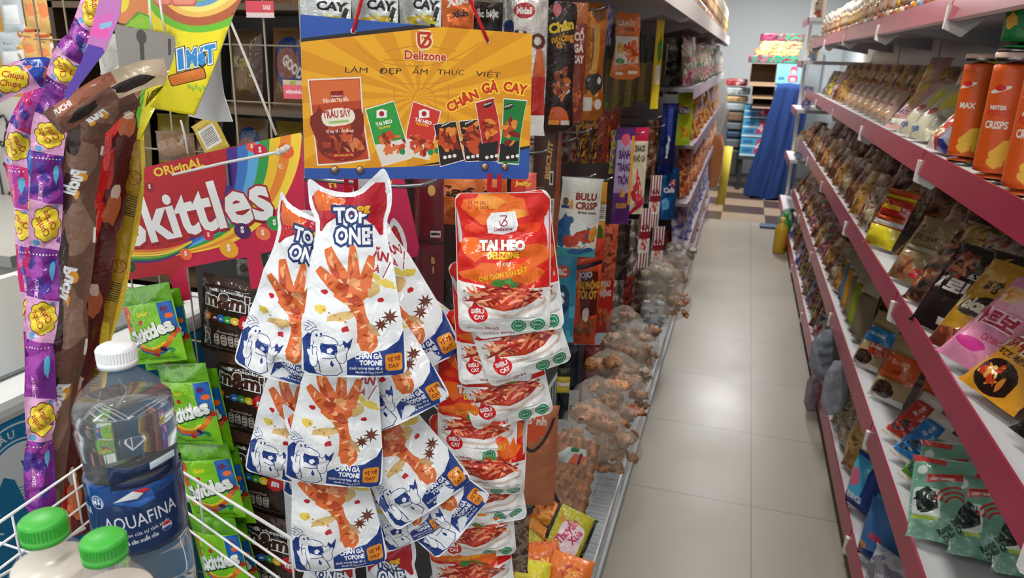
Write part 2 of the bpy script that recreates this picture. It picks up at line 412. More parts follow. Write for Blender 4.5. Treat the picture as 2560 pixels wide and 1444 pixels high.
for k, z in SH.items():
    bd = MB(); 
    bd.box2((SX + .004, Y0, z - .045), (1.0, Y1, z - .022), STEELW); bd.build('shelf_board', gon)
    for i in range(len(bays) - 1):
        a, c = bays[i] + .006, bays[i + 1] - .006
        r = MB(); r.add([(SX - .002, a, z - .072), (SX - .012, a, z - .066), (SX - .001, a, z), (SX + .004, a, z), (SX + .004, a, z - .072),
                         (SX - .002, c, z - .072), (SX - .012, c, z - .066), (SX - .001, c, z), (SX + .004, c, z), (SX + .004, c, z - .072)],
                        [(0, 1, 2, 3, 4), (9, 8, 7, 6, 5), (0, 5, 6, 1), (1, 6, 7, 2), (2, 7, 8, 3), (3, 8, 9, 4), (4, 9, 5, 0)], RAIL)
        r.build('price_rail', gon)
    for y in bays[1:]:
        p = MB()
        for s in (-.012, .012):
            p.prism([(SX - .006, z - .075), (SX + .02, z - .085), (SX + .09, z - .055), (SX + .44, z - .11), (SX + .44, z - .04), (SX + .02, z - .045), (SX - .006, z - .04)],
                    y + s - .002, y + s + .002, STEELW, lambda x, zz, yy: (x, yy, zz))
        p.prism([(SX - .014, z - .028), (SX - .017, z - .088), (SX + .03, z - .108), (SX + .07, z - .07), (SX + .02, z - .03)], y - .009, y + .009, mat('#e6e4e0', 'paint'), lambda x, zz, yy: (x, yy, zz))
        p.build('shelf_bracket', gon)
for i, y in enumerate(bays):
    MB().box2((.99, y - .02, 0), (1.04, y + .02, 2.25), STEEL).build('upright', gon)
    if i: MB().box2((.985, bays[i - 1] + .02, .02), (.992, y - .02, 2.25), mat('#cfccc8', 'paint')).build('back_panel', gon)
MB().box2((SX + .03, Y0, 0.0), (1.0, Y1, .06), mat('#3c3a3a', 'paint')).build('kick_plate', gon)
# small end unit beyond it
e2 = empty('end_shelf', (.85, 7.7, 0), 'small white end shelf beyond the right shelf unit near the back wall', 'shelf unit')
for z in (.3, .75, 1.2, 1.62, 1.98):
    MB().box2((.45, 7.3, z - .03), (1.0, 8.05, z), STEELW).build('shelf_board', e2)
    MB().box2((.44, 7.3, z - .06), (.45, 8.05, z), RAIL).build('price_rail', e2)
MB().box2((1.0, 7.3, 0), (1.03, 8.05, 2.2), STEEL).build('back_panel', e2)
MB().box2((.5, 8.04, 0), (.53, 8.07, 2.2), STEEL).build('upright', e2)

# ================================================================ left gondola
LX = -.66; LF = -.25
VIO = mat('#93788f', 'paint')
lg = empty('display_gondola', (-.6, 4.8, 0), 'white steel gondola with dark pegboard and wire baskets, left side of the aisle', 'shelf unit')
MB().box2((LX - .02, 1.42, .1), (LX, 8.85, 2.2), mat('#2b2625', 'paint')).build('pegboard', lg)
MB().box2((LX, 1.9, 1.80), (LF, 8.85, 1.825), mat('#c9c0bd', 'paint')).build('shelf_board', lg)
for a, c in ((1.9, 3.15), (3.17, 4.5), (4.52, 5.95), (5.97, 7.4), (7.42, 8.85)):
    MB().box2((LF - .003, a, 1.765), (LF + .004, c, 1.84), mat('#d6cdcc', 'paint')).build('price_rail', lg)
    p = MB(); p.prism([(LF - .002, 1.755), (LF - .03, 1.745), (LF - .1, 1.775), (LX, 1.70), (LX, 1.80), (LF - .002, 1.80)], c - .004, c + .004, STEELW, lambda x, zz, yy: (x, yy, zz)); p.build('shelf_bracket', lg)
for z in (1.475, 1.12, .76, .40, .12):
    y0 = 4.2 if z > 1.4 else 4.7
    MB().box2((LX, y0, z - .035), (LF - .02, 8.85, z - .015), mat('#8c8288', 'paint')).build('shelf_board', lg)
    for a in range(3):
        ya = y0 + (8.85 - y0) * a / 3
        MB().box2((LF - .022, ya + .004, z - .07), (LF - .014, ya + (8.85 - y0) / 3 - .004, z), mat('#b9a9b6', 'paint') if z > 1.4 else VIO).build('price_rail', lg)
for y in (1.42, 2.9, 4.4, 5.9, 7.4, 8.85):
    MB().box2((LX - .05, y - .02, 0), (LX - .02, y + .02, 2.25), STEEL).build('upright', lg)
MB().box2((LX, 1.1, .07), (LF - .012, 4.68, .10), mat('#aeb6ba', 'paint')).build('base_shelf', lg)
MB().box2((LX + .04, 1.15, 0), (LF - .07, 8.8, .07), mat('#8e9294', 'paint')).build('kick_plate', lg)
WIRE = mat('#e8eaea', 'gloss')
def basket(y0, y1, label, x0=LX + .02, x1=LF, z0=.12, z1=.31):
    e = empty('wire_basket', ((x0 + x1) / 2, (y0 + y1) / 2, z0), label, 'basket', 'long white wire baskets along the aisle')
    b = MB(); r = .0032
    for z, xx in ((z1, x1), (z1 - .012, x1 - .001)):
        b.tube([(x0, y0, z), (xx, y0, z), (xx, y1, z), (x0, y1, z)], r, WIRE, 6, closed=True)
    b.build('rim', e); b = MB()
    n = int((y1 - y0) / .045)
    for i in range(n + 1):
        y = y0 + (y1 - y0) * i / n
        b.tube([(x1, y, z1), (x1 - .025, y, z0 + .01), (x1 - .04, y, z0), (x0, y, z0), (x0, y, z1)], .0016, WIRE, 5)
    for k in range(1, 6): b.tube([(x1 - .01 * k / 3, y0, z1 - (z1 - z0) * k / 6), (x1 - .01 * k / 3, y1, z1 - (z1 - z0) * k / 6)], .0016, WIRE, 5)
    for k in range(6): b.tube([(x0 + (x1 - x0 - .04) * k / 5, y0, z0), (x0 + (x1 - x0 - .04) * k / 5, y1, z0)], .0016, WIRE, 5)
    g = b.build('wire_grid', e); return e
basket(.95, 2.28, 'white wire basket at the near end of the aisle, holding crackers and noodles')
basket(2.33, 3.66, 'white wire basket next along, holding clear bags of pork rind')
basket(3.71, 4.66, 'white wire basket furthest down the aisle, below striped chicken packs')
# ================================================================ end grid panel in front
gp = empty('wire_grid_panel', (-.9, 1.38, .3), 'brown wire grid panel standing behind the hanging sweets', 'panel')
GW = mat('#9a8d78', 'paint')
b = MB()
for i in range(9):
    x = -1.55 + i * .085
    b.tube([(x, 1.38, .1), (x, 1.38, 2.1)], .0022, GW, 6)
b.build('upright_wires', gp); b = MB()
for k in range(18): b.tube([(-1.57, 1.385, .12 + k * .115), (-.85, 1.385, .12 + k * .115)], .002, GW, 6)
b.build('cross_wires', gp)
# ================================================================ tracing planes
class Pl:
    """an upright plane in the shop; c() gives centimetre coordinates on it for a point of the photograph"""
    def __init__(s, px, py, D, yaw=0, tilt=0, mirror=False):
        s.mw = facing(at(px, py, D), yaw, 0, tilt); s.inv = s.mw.inverted(); s.k = D / F * 100
    def c(s, px, py):
        e = s.inv @ EYE; d = (s.inv @ (EYE + ray(px, py))) - e; q = e + d * (-e.y / d.y); return (q.x * 100, q.z * 100)
    def P(s, *pts): return [s.c(*p) for p in pts]
    def w(s, px, py, y=0): x, z = s.c(px, py); return s.mw @ V((x * .01, y, z * .01))
    def t(s, st, a, b, hpx, **k):
        A, B = s.c(*a), s.c(*b); h = hpx * s.k
        return text(st, (A[0] + B[0]) / 2, (A[1] + B[1]) / 2, h, math.hypot(B[0] - A[0], B[1] - A[1]), rot=math.atan2(B[1] - A[1], B[0] - A[0]), **k)
class Ln(Pl):
    """plain scale from photo pixels to centimetres on an unrolled pack"""
    def __init__(s, ox, oy, k, rot=0): s.ox, s.oy, s.k, s.r = ox, oy, k, rot
    def c(s, px, py):
        x, y = (px - s.ox) * s.k, (s.oy - py) * s.k
        return (x * math.cos(s.r) - y * math.sin(s.r), x * math.sin(s.r) + y * math.cos(s.r))
W_ = mat('#eef1f4'); RED = mat('#c4172a'); BLU = mat('#1c3a82'); YEL = mat('#f2b61c'); ORG = mat('#e8641c'); GRN = mat('#109a5c'); BLK = mat('#1b1717')
def outlined(fn, fill, edge, g=.06):
    return [(edge, fn(grow=g)), (fill, fn(grow=0))]

# ================================================================ hanging header board
a0, a1 = at(748, 38, .775), at(1330, 85, .86)
B = Pl(1040, 250, .81, math.degrees(math.atan2(a1.y - a0.y, a1.x - a0.x)))
C = lambda h: mat(h, 'card')
out = B.P((750, 40), (752, 36), (1100, 67), (1324, 84), (1330, 90), (1326, 300), (1321, 440), (1318, 447), (1000, 447), (768, 447), (762, 442), (756, 250))
L = [(C('#dd9414'), [])]
rays = []
for i in range(16):
    a = math.pi * 2 * (i + .3) / 16; b = a + .19; cx, cy = 1045, 240
    rays.append(B.P((cx, cy), (cx + 700 * math.cos(a), cy + 500 * math.sin(a)), (cx + 700 * math.cos(b), cy + 500 * math.sin(b))))
L.append((C('#eba91d'), rays))
# faint line drawing of a house
ln = []
for q in ([(890, 110), (930, 150), (1000, 165), (1080, 165), (1150, 140), (1200, 105)], [(950, 190), (990, 210), (1100, 210), (1150, 185)], [(985, 215), (985, 330)], [(1120, 210), (1120, 330)], [(1030, 330), (1030, 220), (1090, 220), (1090, 330)], [(960, 130), (1050, 110), (1140, 128)], [(960, 150), (1150, 150)]):
    ln += stroke(B.P(*q), .1)
L.append((C('#c98411'), ln))
L += [(C('#2f55a8'), [B.P((748, 34), (1060, 63), (1000, 72), (752, 97))]), (C('#26211f'), [B.P((752, 96), (1040, 62), (1110, 66), (752, 105))]),
      (C('#26211f'), [B.P((1030, 416), (1310, 366), (1332, 362), (1332, 380), (1200, 400))]),
      (C('#2f55a8'), [B.P((755, 420), (900, 420), (1080, 414), (1250, 388), (1332, 368), (1328, 450), (760, 450))])]
def sub_pack(pts, bg, extra): return [(C('#efe6e0'), [ell(*B.c(*p), .32) for p in []] + [B.P(*pts)]), (C(bg), [B.P(*[((x - cx_(pts)) * .95 + cx_(pts), (y - cy_(pts)) * .965 + cy_(pts)) for x, y in pts])])] + extra
def cx_(p): return sum(q[0] for q in p) / len(p)
def cy_(p): return sum(q[1] for q in p) / len(p)
L += sub_pack([(768, 198), (830, 195), (902, 192), (908, 290), (926, 400), (855, 410), (793, 414), (780, 300)], '#b8431d', [
    (C('#d86a34'), [B.P((775, 203), (897, 198), (902, 250), (780, 262))]), (C('#8e1712'), [B.P((826, 228), (858, 226), (858, 244), (826, 245))]),
    (C('#7a2412'), [ell(*B.c(855, 363), 2.6, 1.7), blob(*B.c(800, 310), .9, 1.6, 3), blob(*B.c(893, 310), .7, 1.6, 5)])])
L += food(*B.c(852, 362), 2.4, 1.5, [C('#a33a1c'), C('#c9582c'), C('#6d1e10'), C('#d77a48')], 5, 34)
L += [(C('#e9e2cf'), [sm(B.P((803, 285), (815, 275), (848, 268), (880, 272), (890, 292), (878, 310), (820, 318), (805, 305)), 1)]),
      (C('#b01818'), B.t('TRÂU SẤY', (808, 296), (878, 290), 17, bold=.03)), (C('#f3e4dc'), B.t('Đặc sản Tây Bắc', (808, 256), (872, 252), 9, bold=.02)),
      (C('#f3e4dc'), B.t('Vị cay tê - Ăn là mê', (815, 331), (884, 329), 8, bold=.015, arc=-.03) + B.t('Delizone', (828, 242), (856, 241), 4)), (C('#a4c06a'), [B.P((822, 303), (872, 299), (872, 305), (822, 309))]),
      (C('#a3171a'), [B.P((830, 383), (886, 379), (888, 394), (830, 398))]), (C('#f4c04a'), B.t('Khối lượng tịnh: 30g', (835, 391), (883, 388), 5))]
def heo(pts, col, fc, lg, t1, t2, g):
    global L
    L += sub_pack(pts, col, [(C('#e4ddd0'), [B.P(*g)])])
    L += food(*B.c(*fc), 1.75, 1.25, [C('#c8401e'), C('#e0703a'), C('#8c2413')], int(fc[0]), 26)
    L += [(C('#efece6'), [B.P(*[(lg[0] + dx, lg[1] + dy) for dx, dy in ((-13, -8), (0, -12), (13, -8), (13, 9), (-13, 11))])]), (C('#a3171a'), [ell(*B.c(*lg), .28)]),
          (C('#f4efe6'), B.t('TAI HEO', *t1, 9, bold=.04)), (C('#f0c62c'), B.t('DELIZONE', *t2, 5, bold=.03)), (C('#1d8a4a'), [ell(*B.c(fc[0] + 26, fc[1] + 22), .33), ell(*B.c(fc[0] + 42, fc[1] + 18), .33)])]
heo([(912, 272), (985, 251), (1000, 300), (1030, 395), (955, 416), (935, 360)], '#2f9a3c', (980, 357), (954, 284), ((940, 316), (981, 306)), ((947, 323), (976, 317)), [(936, 362), (1018, 345), (1028, 394), (955, 413)])
heo([(1032, 252), (1103, 277), (1090, 330), (1074, 400), (1012, 388), (1015, 330)], '#cf3426', (1050, 358), (1060, 284), ((1036, 302), (1078, 312)), ((1040, 310), (1070, 317)), [(1016, 345), (1080, 362), (1072, 399), (1014, 387)])
for pts, bg, f1, f2, se in (([(1083, 310), (1140, 302), (1150, 350), (1162, 400), (1100, 417), (1093, 360)], '#2a1715', (1120, 345), (12, 12), 3), ([(1146, 302), (1198, 297), (1205, 350), (1208, 402), (1163, 405), (1155, 350)], '#2a1715', (1178, 340), (13, 15), 9),
                            ([(1187, 255), (1234, 242), (1247, 300), (1252, 345), (1245, 404), (1212, 400), (1200, 330)], '#b8251f', (1225, 325), (9, 13), 14), ([(1258, 245), (1318, 250), (1308, 300), (1300, 350), (1297, 412), (1243, 408), (1255, 320)], '#1c7a35', (1277, 330), (9, 16), 21)):
    L += sub_pack(pts, bg, [])
    if se > 10: L += [(C('#1d1a1a'), [B.P((f1[0] - 28, 360), (f1[0] + 20, 352), (f1[0] + 16, 402), (f1[0] - 28, 402))])]
    L += food(*B.c(*f1), f2[0] * .09, f2[1] * .11, [C('#c44a1c'), C('#e08a34'), C('#7c2210')], se, 24, .8)
    L += [(C('#e8e4de'), [ell(*B.c(f1[0] - 8, 393), .22, .2), ell(*B.c(f1[0] + 4, 391), .22, .2), ell(*B.c(f1[0] + 16, 389), .22, .2)]), (C('#171314'), [ell(*B.c(f1[0] - 6, f1[1] - 32 - (se > 10) * 32), .62, .3, rot=.4)]),
          (C('#f1e9dd'), B.t('Ahaha', (f1[0] - 16, f1[1] - 28 - (se > 10) * 32), (f1[0] + 4, f1[1] - 38 - (se > 10) * 30), 5))]
# emblem
lg = []
for q in ([(1047, 82), (1076, 84)], [(1046, 82), (1047, 116), (1060, 116)], [(1076, 83), (1052, 118)], [(1060, 96), (1072, 94), (1077, 105), (1070, 117), (1050, 118)]):
    lg.append(B.P(*q))
L += [(C('#f3dcb0'), sum([stroke(q, .62) for q in lg], [])), (C('#b9301e'), sum([stroke(q, .3) for q in lg], []))]
L += outlined(lambda grow: B.t('Delizone', (1011, 147), (1115, 152), 21, bold=.03, grow=grow), C('#b9301e'), C('#f3dcb0'), .05)
for wd, a, b in (('LÀM', (862, 181), (918, 182)), ('ĐẸP', (947, 184), (1003, 184)), ('ẨM', (1030, 185), (1068, 186)), ('THỰC', (1093, 186), (1160, 188)), ('VIỆT', (1188, 190), (1250, 194))):
    L += [(C('#2a1f1a'), B.t(wd, a, b, 13, bold=.012 if 'Đ' in wd else 0, shear=.12))]
L += outlined(lambda grow: B.t('CHÂN', (1122, 281), (1198, 243), 24, bold=.05, grow=grow) + B.t('GÀ', (1204, 232), (1246, 229), 24, bold=.05, grow=grow) + B.t('CAY', (1256, 225), (1316, 237), 24, bold=.05, grow=grow), C('#c8381c'), C('#ffd23c'), .09)
L.append((C('#f7f2e6'), [ell(*B.c(883, 77), .28), ell(*B.c(1218, 102), .28)]))
hb = empty('header_board', label='yellow and blue hanging card reading CHÂN GÀ CAY above the snack packs', cat='sign', mw=B.mw)
link('board', sheet_mesh('board', art(out, L, 1.2), .12, C('#f2f2ef')), hb)
for x, y in ((837, 424), (900, 424), (1212, 416), (1262, 416)):
    c = B.c(x, y); b = MB(); b.lathe([(0, .0032), (.0028, .003), (.0043, .0016), (.0046, 0), (.0046, -.002)], mat('#b59a84', 'metal'), (c[0] * .01, -.0006, c[1] * .01), 20, (V((1, 0, 0)), V((0, 0, 1)), V((0, -1, 0)))); b.build('eyelet', hb, 'local')
CORD = mat('#b3121e', 'cloth')
for (x, y), (x2, y2), q in (((883, 77), (906, -10), 'left'), ((1218, 102), (1170, -10), 'right')):
    p0 = B.w(x, y, -.002); p1 = B.w(x2, y2, -.002); p2 = p1 + (p1 - p0) * 1.5
    b = MB(); b.tube([B.w(x, y + 6, .004), p0, p0 + (p1 - p0) * .3, p1, p2, p2 + V((0, .02, .05))], .0019, CORD, 8)
    o = b.build('red_cord', center=True); tag(o, 'red cord through the %s hole of the yellow header board' % ('top corner' if q == 'left' else 'second'), 'cord', 'red cords of the header board')
    o['label'] = 'red cord tied in the header board hole ' + ('under the blue corner stripe' if q == 'left' else 'beside the orange crispy packs')
def strap(px, py0, py1, D, label, w=.007):
    a = at(px, py0, D); c = at(px + (py1 - py0) * .03, py1, D); b = MB()
    for dx in (-.006, .006):
        b.box(((a + c) / 2 + V((dx, .004, 0))), (w * .75, .0012, (a - c).length), CORD)
    b.box((c + V((0, -.003, (a - c).length * .28))), (w, .002, (a - c).length * .62), CORD)
    o = b.build('strap', center=True); tag(o, label, 'strap')
strap(873, 440, 500, .83, 'red plastic strap holding the white chicken foot packs under the board')
strap(1232, 436, 512, .86, 'red plastic strap holding the orange spicy pig ear packs under the board')

# ================================================================ white chicken foot packs
T = Ln(885, 940, .0444)
toc = [(-4.9, .05), (0, -.15), (4.9, .05), (5.5, .35), (5.65, 1.2), (5.55, 3.2), (5.2, 6.2), (4.75, 9.5), (4.35, 13), (4.15, 15.6), (4.15, 17), (4.6, 18.2), (4.5, 19.6), (4.1, 21), (3.6, 22.2), (3.2, 22.4), (2.5, 21.6), (1.2, 20.2), (0, 19.8), (-1.4, 19.9), (-3, 20.4), (-4.3, 21.2), (-4.8, 21),
       (-4.9, 19.8), (-5.0, 18.4), (-4.3, 17.1), (-4.15, 15.6), (-4.35, 13), (-4.75, 9.5), (-5.2, 6.2), (-5.55, 3.2), (-5.65, 1.2), (-5.5, .35)]
toc = sm(toc, 1)
def inset(p, d):
    cx, cy = 0, 0; n = len(p); o = []
    for i in range(n):
        a, b = p[i - 1], p[(i + 1) % n]; dx, dy = b[0] - a[0], b[1] - a[1]; l = math.hypot(dx, dy) or 1
        o.append((p[i][0] - dy / l * d, p[i][1] + dx / l * d))
    return o
def foot(): 
    o = []
    for pts, w in (([(829, 622), (842, 650), (868, 700)], lambda t: .9 + .9 * t), ([(893, 615), (893, 650), (892, 710)], lambda t: .5 + 1.2 * t), ([(938, 640), (928, 670), (915, 715)], lambda t: .6 + 1.0 * t), ([(806, 672), (835, 700), (872, 735)], lambda t: .8 + 1.0 * t),
                   ([(885, 730), (900, 765), (912, 800), (920, 850)], lambda t: 2.2 - 2.0 * t if t < .55 else 1.1 + (t - .55) * 2.6)):
        o += stroke(T.P(*pts), w)
    o.append(blob(*T.c(885, 722), 1.9, 1.6, 4, 14, .15)); o.append(blob(*T.c(922, 848), 1.15, 1.3, 8, 14, .12)); return o
TL = [(W_, [])]
TL += [(mat('#b51a2b'), [sm([(-4.6, 20.6), (-4.5, 18.4), (-3.6, 17.2), (-3.7, 15.4), (-2.4, 17.0), (0, 17.7), (2.4, 16.9), (3.7, 14.9), (3.75, 17.2), (4.1, 18.3), (3.9, 19.8), (3.3, 21.6), (2.6, 20.9), (1.2, 19.5), (-1.4, 19.3), (-3, 19.8)], 1)]),
       (mat('#e06a2a'), [[(-4.3, 20.3), (-1.4, 19.3), (-.6, 19.2), (-.8, 18.2), (-3.6, 17.9), (-4.2, 18.8)]])]
TL += outlined(lambda grow: text('TOP', .1, 16.8, 1.55, 3.9, bold=.035, grow=grow) + text('ONE', .3, 14.6, 1.7, 4.1, bold=.035, grow=grow), mat('#f4f6f8'), mat('#22386f'), .13)
TL += outlined(lambda grow: text('og', 1.6, 18.0, .8, 1.5, bold=.05, grow=grow), mat('#f2b81c'), mat('#7a1420'), .05)
TL += [(mat('#b02a3a'), text('ĂN', 3.1, 12.8, 1.0, 1.7, bold=.05, rot=-.3) + text('LÀ', 2.5, 11.6, .65, .9, bold=.04, rot=-.3) + stroke([(2.0, 12.4), (1.8, 11.0)], .12, 0) + stroke([(4.2, 12.6), (3.3, 10.9)], .12, 0))]
TL += [(mat('#e8cf5a'), [blob(*T.c(970, 710), .9, .45, 2, rot=-.5), blob(*T.c(945, 695), .7, .3, 6, rot=-1), blob(*T.c(812, 768), .8, .5, 8)]), (mat('#d9b878'), [blob(*T.c(930, 720), 1.0, .9, 12), blob(*T.c(860, 785), 1.6, .5, 13, rot=.2)]),
       (mat('#df7038'), foot()), (mat('#c24a26'), [blob(*T.c(868, 712), .8, .8, 21), blob(*T.c(893, 745), .6, .7, 22), blob(*T.c(906, 790), .28, .8, 23, rot=.3), blob(*T.c(850, 680), .3, .8, 24, rot=.6)]),
       (mat('#f4a872'), [blob(*T.c(895, 705), .7, .5, 31), blob(*T.c(840, 655), .22, .7, 32, rot=.5), blob(*T.c(928, 838), .35, .8, 33), blob(*T.c(880, 735), .4, .25, 34), blob(*T.c(893, 650), .15, .8, 38)]), (mat('#f7c79a'), [blob(*T.c(*p_), .12, .3 + .1 * (i % 3), 60 + i, rot=.3 * i) for i, p_ in enumerate(((840, 640), (900, 640), (932, 665), (862, 700), (905, 720), (878, 755), (898, 775), (912, 812), (930, 860), (880, 700), (826, 690)))]), (mat('#b84424'), [blob(*T.c(*p_), .14, .4, 80 + i, rot=-.3 * i) for i, p_ in enumerate(((850, 668), (888, 680), (918, 690), (838, 706), (870, 735), (906, 760), (918, 835), (903, 800)))]), (mat('#c8a070'), [blob(*T.c(938, 822), .35, .9, 35, rot=.7)])]
TL += [(mat('#c21f2c'), [blob(*T.c(822, 728), .4, .28, 41), blob(*T.c(953, 748), .38, .3, 42), blob(*T.c(872, 816), .42, .32, 43)]), (mat('#6b3420'), [star(*T.c(954, 808), .85, 8, .4, .2), star(*T.c(975, 790), .95, 8, .4)]),
       (mat('#b98a3a'), [blob(*T.c(820 + 13 * i, 770 + (i * 37 % 30)), .12, .12, i) for i in range(9)])]
# blue field, cock with an open beak
TL += [(BLU, [T.P((1005, 824), (994, 850), (965, 870), (925, 880), (893, 884), (872, 896), (868, 936), (985, 939), (1003, 935), (1007, 922), (1006, 860)), T.P((762, 845), (778, 828), (795, 834), (800, 935), (775, 933), (762, 925), (764, 880))])]
body = T.P((790, 822), (812, 822), (828, 838), (840, 858), (838, 880), (852, 895), (860, 935), (795, 937), (790, 910), (783, 880), (782, 850))
TL += [(BLU, stroke(sm(body, 1) + [sm(body, 1)[0]], .22, 0) + [ell(*T.c(*p), .62, .22, rot=r) for p, r in (((775, 808), -.2), ((782, 817), .5), ((790, 806), -.6))]), (W_, [sm(body, 1)] + [ell(*T.c(*p), .54, .15, rot=r) for p, r in (((775, 808), -.2), ((782, 817), .5), ((790, 806), -.6))]),
       (W_, [ell(*T.c(808, 840), .95, .85)]), (BLU, [T.P((812, 848), (846, 848), (852, 864), (844, 882), (812, 880), (806, 864))]),
       (W_, [T.P((808, 836), (824, 832), (846, 838), (856, 850), (846, 854), (812, 854)), T.P((812, 874), (842, 878), (850, 882), (840, 890), (814, 888)), T.P((826, 866), (836, 862), (842, 868), (834, 876), (826, 874))]),
       (BLU, stroke(T.P((808, 836), (824, 832), (846, 838), (856, 850), (846, 854), (812, 854)), .09) + stroke(T.P((812, 874), (842, 878), (850, 882), (840, 890), (814, 888)), .09) + [ell(*T.c(800, 834), .13, .16), ell(*T.c(812, 830), .13, .16)] + [T.P((846, 866), (856, 852), (862, 858), (868, 842), (876, 850), (888, 838), (882, 862), (870, 876), (850, 878))] + stroke(T.P((800, 884), (806, 905), (804, 930)), .1) + [T.P((836, 893), (842, 906), (837, 912), (832, 903))]),
       (W_, [ell(*T.c(864, 865), .38, .24, rot=.7)])]
for hx, hy, mir in ((788, 888, 1), (862, 878, -1)):
    fing = [ell(*T.c(hx - 8 * mir, hy - 8), .22, .5, rot=.5 * mir), ell(*T.c(hx - 2 * mir, hy - 13), .22, .55, rot=.15 * mir), ell(*T.c(hx + 5 * mir, hy - 12), .22, .55, rot=-.2 * mir), ell(*T.c(hx + 2 * mir, hy + 6), .5, .8)]
    TL += [(BLU, [[(x + (x - q[0][0]) * .0, y) for x, y in q] for q in []] + [shift(q, 0, 0) for q in [ell(*T.c(hx - 8 * mir, hy - 8), .3, .58, rot=.5 * mir), ell(*T.c(hx - 2 * mir, hy - 13), .3, .63, rot=.15 * mir), ell(*T.c(hx + 5 * mir, hy - 12), .3, .63, rot=-.2 * mir), ell(*T.c(hx + 2 * mir, hy + 6), .58, .88)]]), (W_, fing)]
TL += [(BLU, stroke(T.P((792, 850), (786, 866), (788, 884)), .08))]
TL += [(W_, text('CHÂN GÀ', 3.15, 2.15, .56, 2.9, bold=.05, align='r') + text('TOPONE', 3.15, 1.42, .56, 2.4, bold=.05, align='r') + text('Khối lượng tịnh: 42 g', 3.15, .92, .3, 3.5, bold=.02, align='r') + text('Made in Viet Nam', 3.15, .42, .3, 2.9, bold=.02, align='r')),
       (mat('#e8932a'), [rrect(3.45, .62, 5.15, 2.6, .3)]), (mat('#8a2a1a'), text('VỊ TÊ', 4.3, 1.75, .42, 1.3, bold=.04) + text('CAY', 4.3, 1.0, .42, 1.1, bold=.04))]
AT = art(toc, TL, .55)
WB = mat('#d9dde2')
def curl(seed):
    q = random.Random(seed); a, b, c = q.uniform(-.8, .8), q.uniform(.25, .6), q.uniform(-.6, .6)
    def f(Q):
        x, y, z = Q[:, 0].copy(), Q[:, 1].copy(), Q[:, 2].copy()
        t = np.clip((z - .145) / .06, 0, 1)            # gathered where the cord goes through
        x2 = x * (1 - .12 * np.sin(np.pi * np.clip((z - .12) / .09, 0, 1)))
        y2 = y + x * x * (2.2 + 9 * t) * b + .012 * c * np.sin(z * 24 + a) + x * a * .12 + t * .004 * np.sin(x * 160 + a * 5)
        return np.stack([x2, y2, z], 1)
    return f
TM = [pack_mesh('chicken_foot_pack', AT, 1.2, 10 + i + 9 * (i == 0), WB, .42 if i == 0 else .58, 2.6, curl(i), 6) for i in range(5)]
TOPW = 11.2
tp = [('a', (757, 938), (1014, 942), 'white chicken foot pack in front of all, hanging straight under the board', 0, 0),
      ('b', (583, 908), (812, 976), 'white chicken foot pack swung out over the black chocolate packs', 1, -.006),
      ('c', (922, 982), (1156, 880), 'white chicken foot pack just behind the front one, swung towards the orange pack', 2, .004),
      ('m', (925, 990), (1124, 938), 'white chicken foot pack mostly hidden under the top three', 3, .012),
      ('d', (1098, 1048), (1252, 892), 'white chicken foot pack swung far out over the pig ear packs', 4, .01),
      ('e', (912, 1098), (1128, 995), 'tilted white chicken foot pack in the second tier, beside the steeply swung one', 1, 0),
      ('f', (605, 1186), (826, 1228), 'white chicken foot pack of the third tier, beside the black chocolate packs', 3, .004),
      ('g', (722, 1188), (958, 1216), 'upright white chicken foot pack in the middle of the third tier', 0, -.008),
      ('h', (998, 1320), (1184, 1196), 'white chicken foot pack of the third tier tilted over the grey pig ear packs', 2, -.004),
      ('i', (692, 1250), (902, 1312), 'crumpled white chicken foot pack between third and bottom tier', 4, .006),
      ('l', (1086, 1418), (1224, 1250), 'white chicken foot pack of the bottom tier swung steeply over pig ear packs', 1, .01),
      ('k', (968, 1392), (1114, 1318), 'white chicken foot pack of the bottom tier half hidden under a tilted one', 3, .006),
      ('j', (746, 1424), (972, 1404), 'upright white chicken foot pack of the bottom tier, nearly facing out', 0, -.006)]
for i, (k, bl, br, lab, mi, dy) in enumerate(tp):
    wpx = math.hypot(br[0] - bl[0], br[1] - bl[1]); D = .112 * F / wpx
    D = min(max(D, .79), 1.0)
    if k == 'a': D = .795
    if k == 'b': D = .855
    if k == 'c': D = .90
    if k in 'dl': D = .93
    if k in 'mk': D = .94
    p, q = at(*bl, D), at(*br, D); x = (q - p).normalized(); o = (p + q) / 2
    n = V((.16, -1, .12)).normalized()
    s = min((q - p).length / .112, 1.15)
    mw = frame(o + V((0, dy, 0)), x, n) @ Matrix.Scale(s, 4)
    ob = link('chicken_foot_pack', TM[mi], mw=mw); tag(ob, lab, 'snack pack', 'white chicken foot packs hanging in tiers')
for (x, y, r, lab) in ((790, 1535, -4, 'white chicken foot pack lowest on the hanger, only its top showing below the upright bottom one'), (1000, 1545, 8, 'white chicken foot pack at the very bottom, orange foot showing at the picture edge')):
    ob = link('chicken_foot_pack', TM[1], mw=facing(at(x, y, 1.0) + V((0, .02, -.1)), 6, -r, 0)); tag(ob, lab[:200], 'snack pack', 'white chicken foot packs hanging in tiers')
    ob['label'] = {790: 'lowest white chicken foot pack, under the upright one of the bottom tier', 1000: 'lowest white chicken foot pack, under the half hidden one of the bottom tier'}[x]

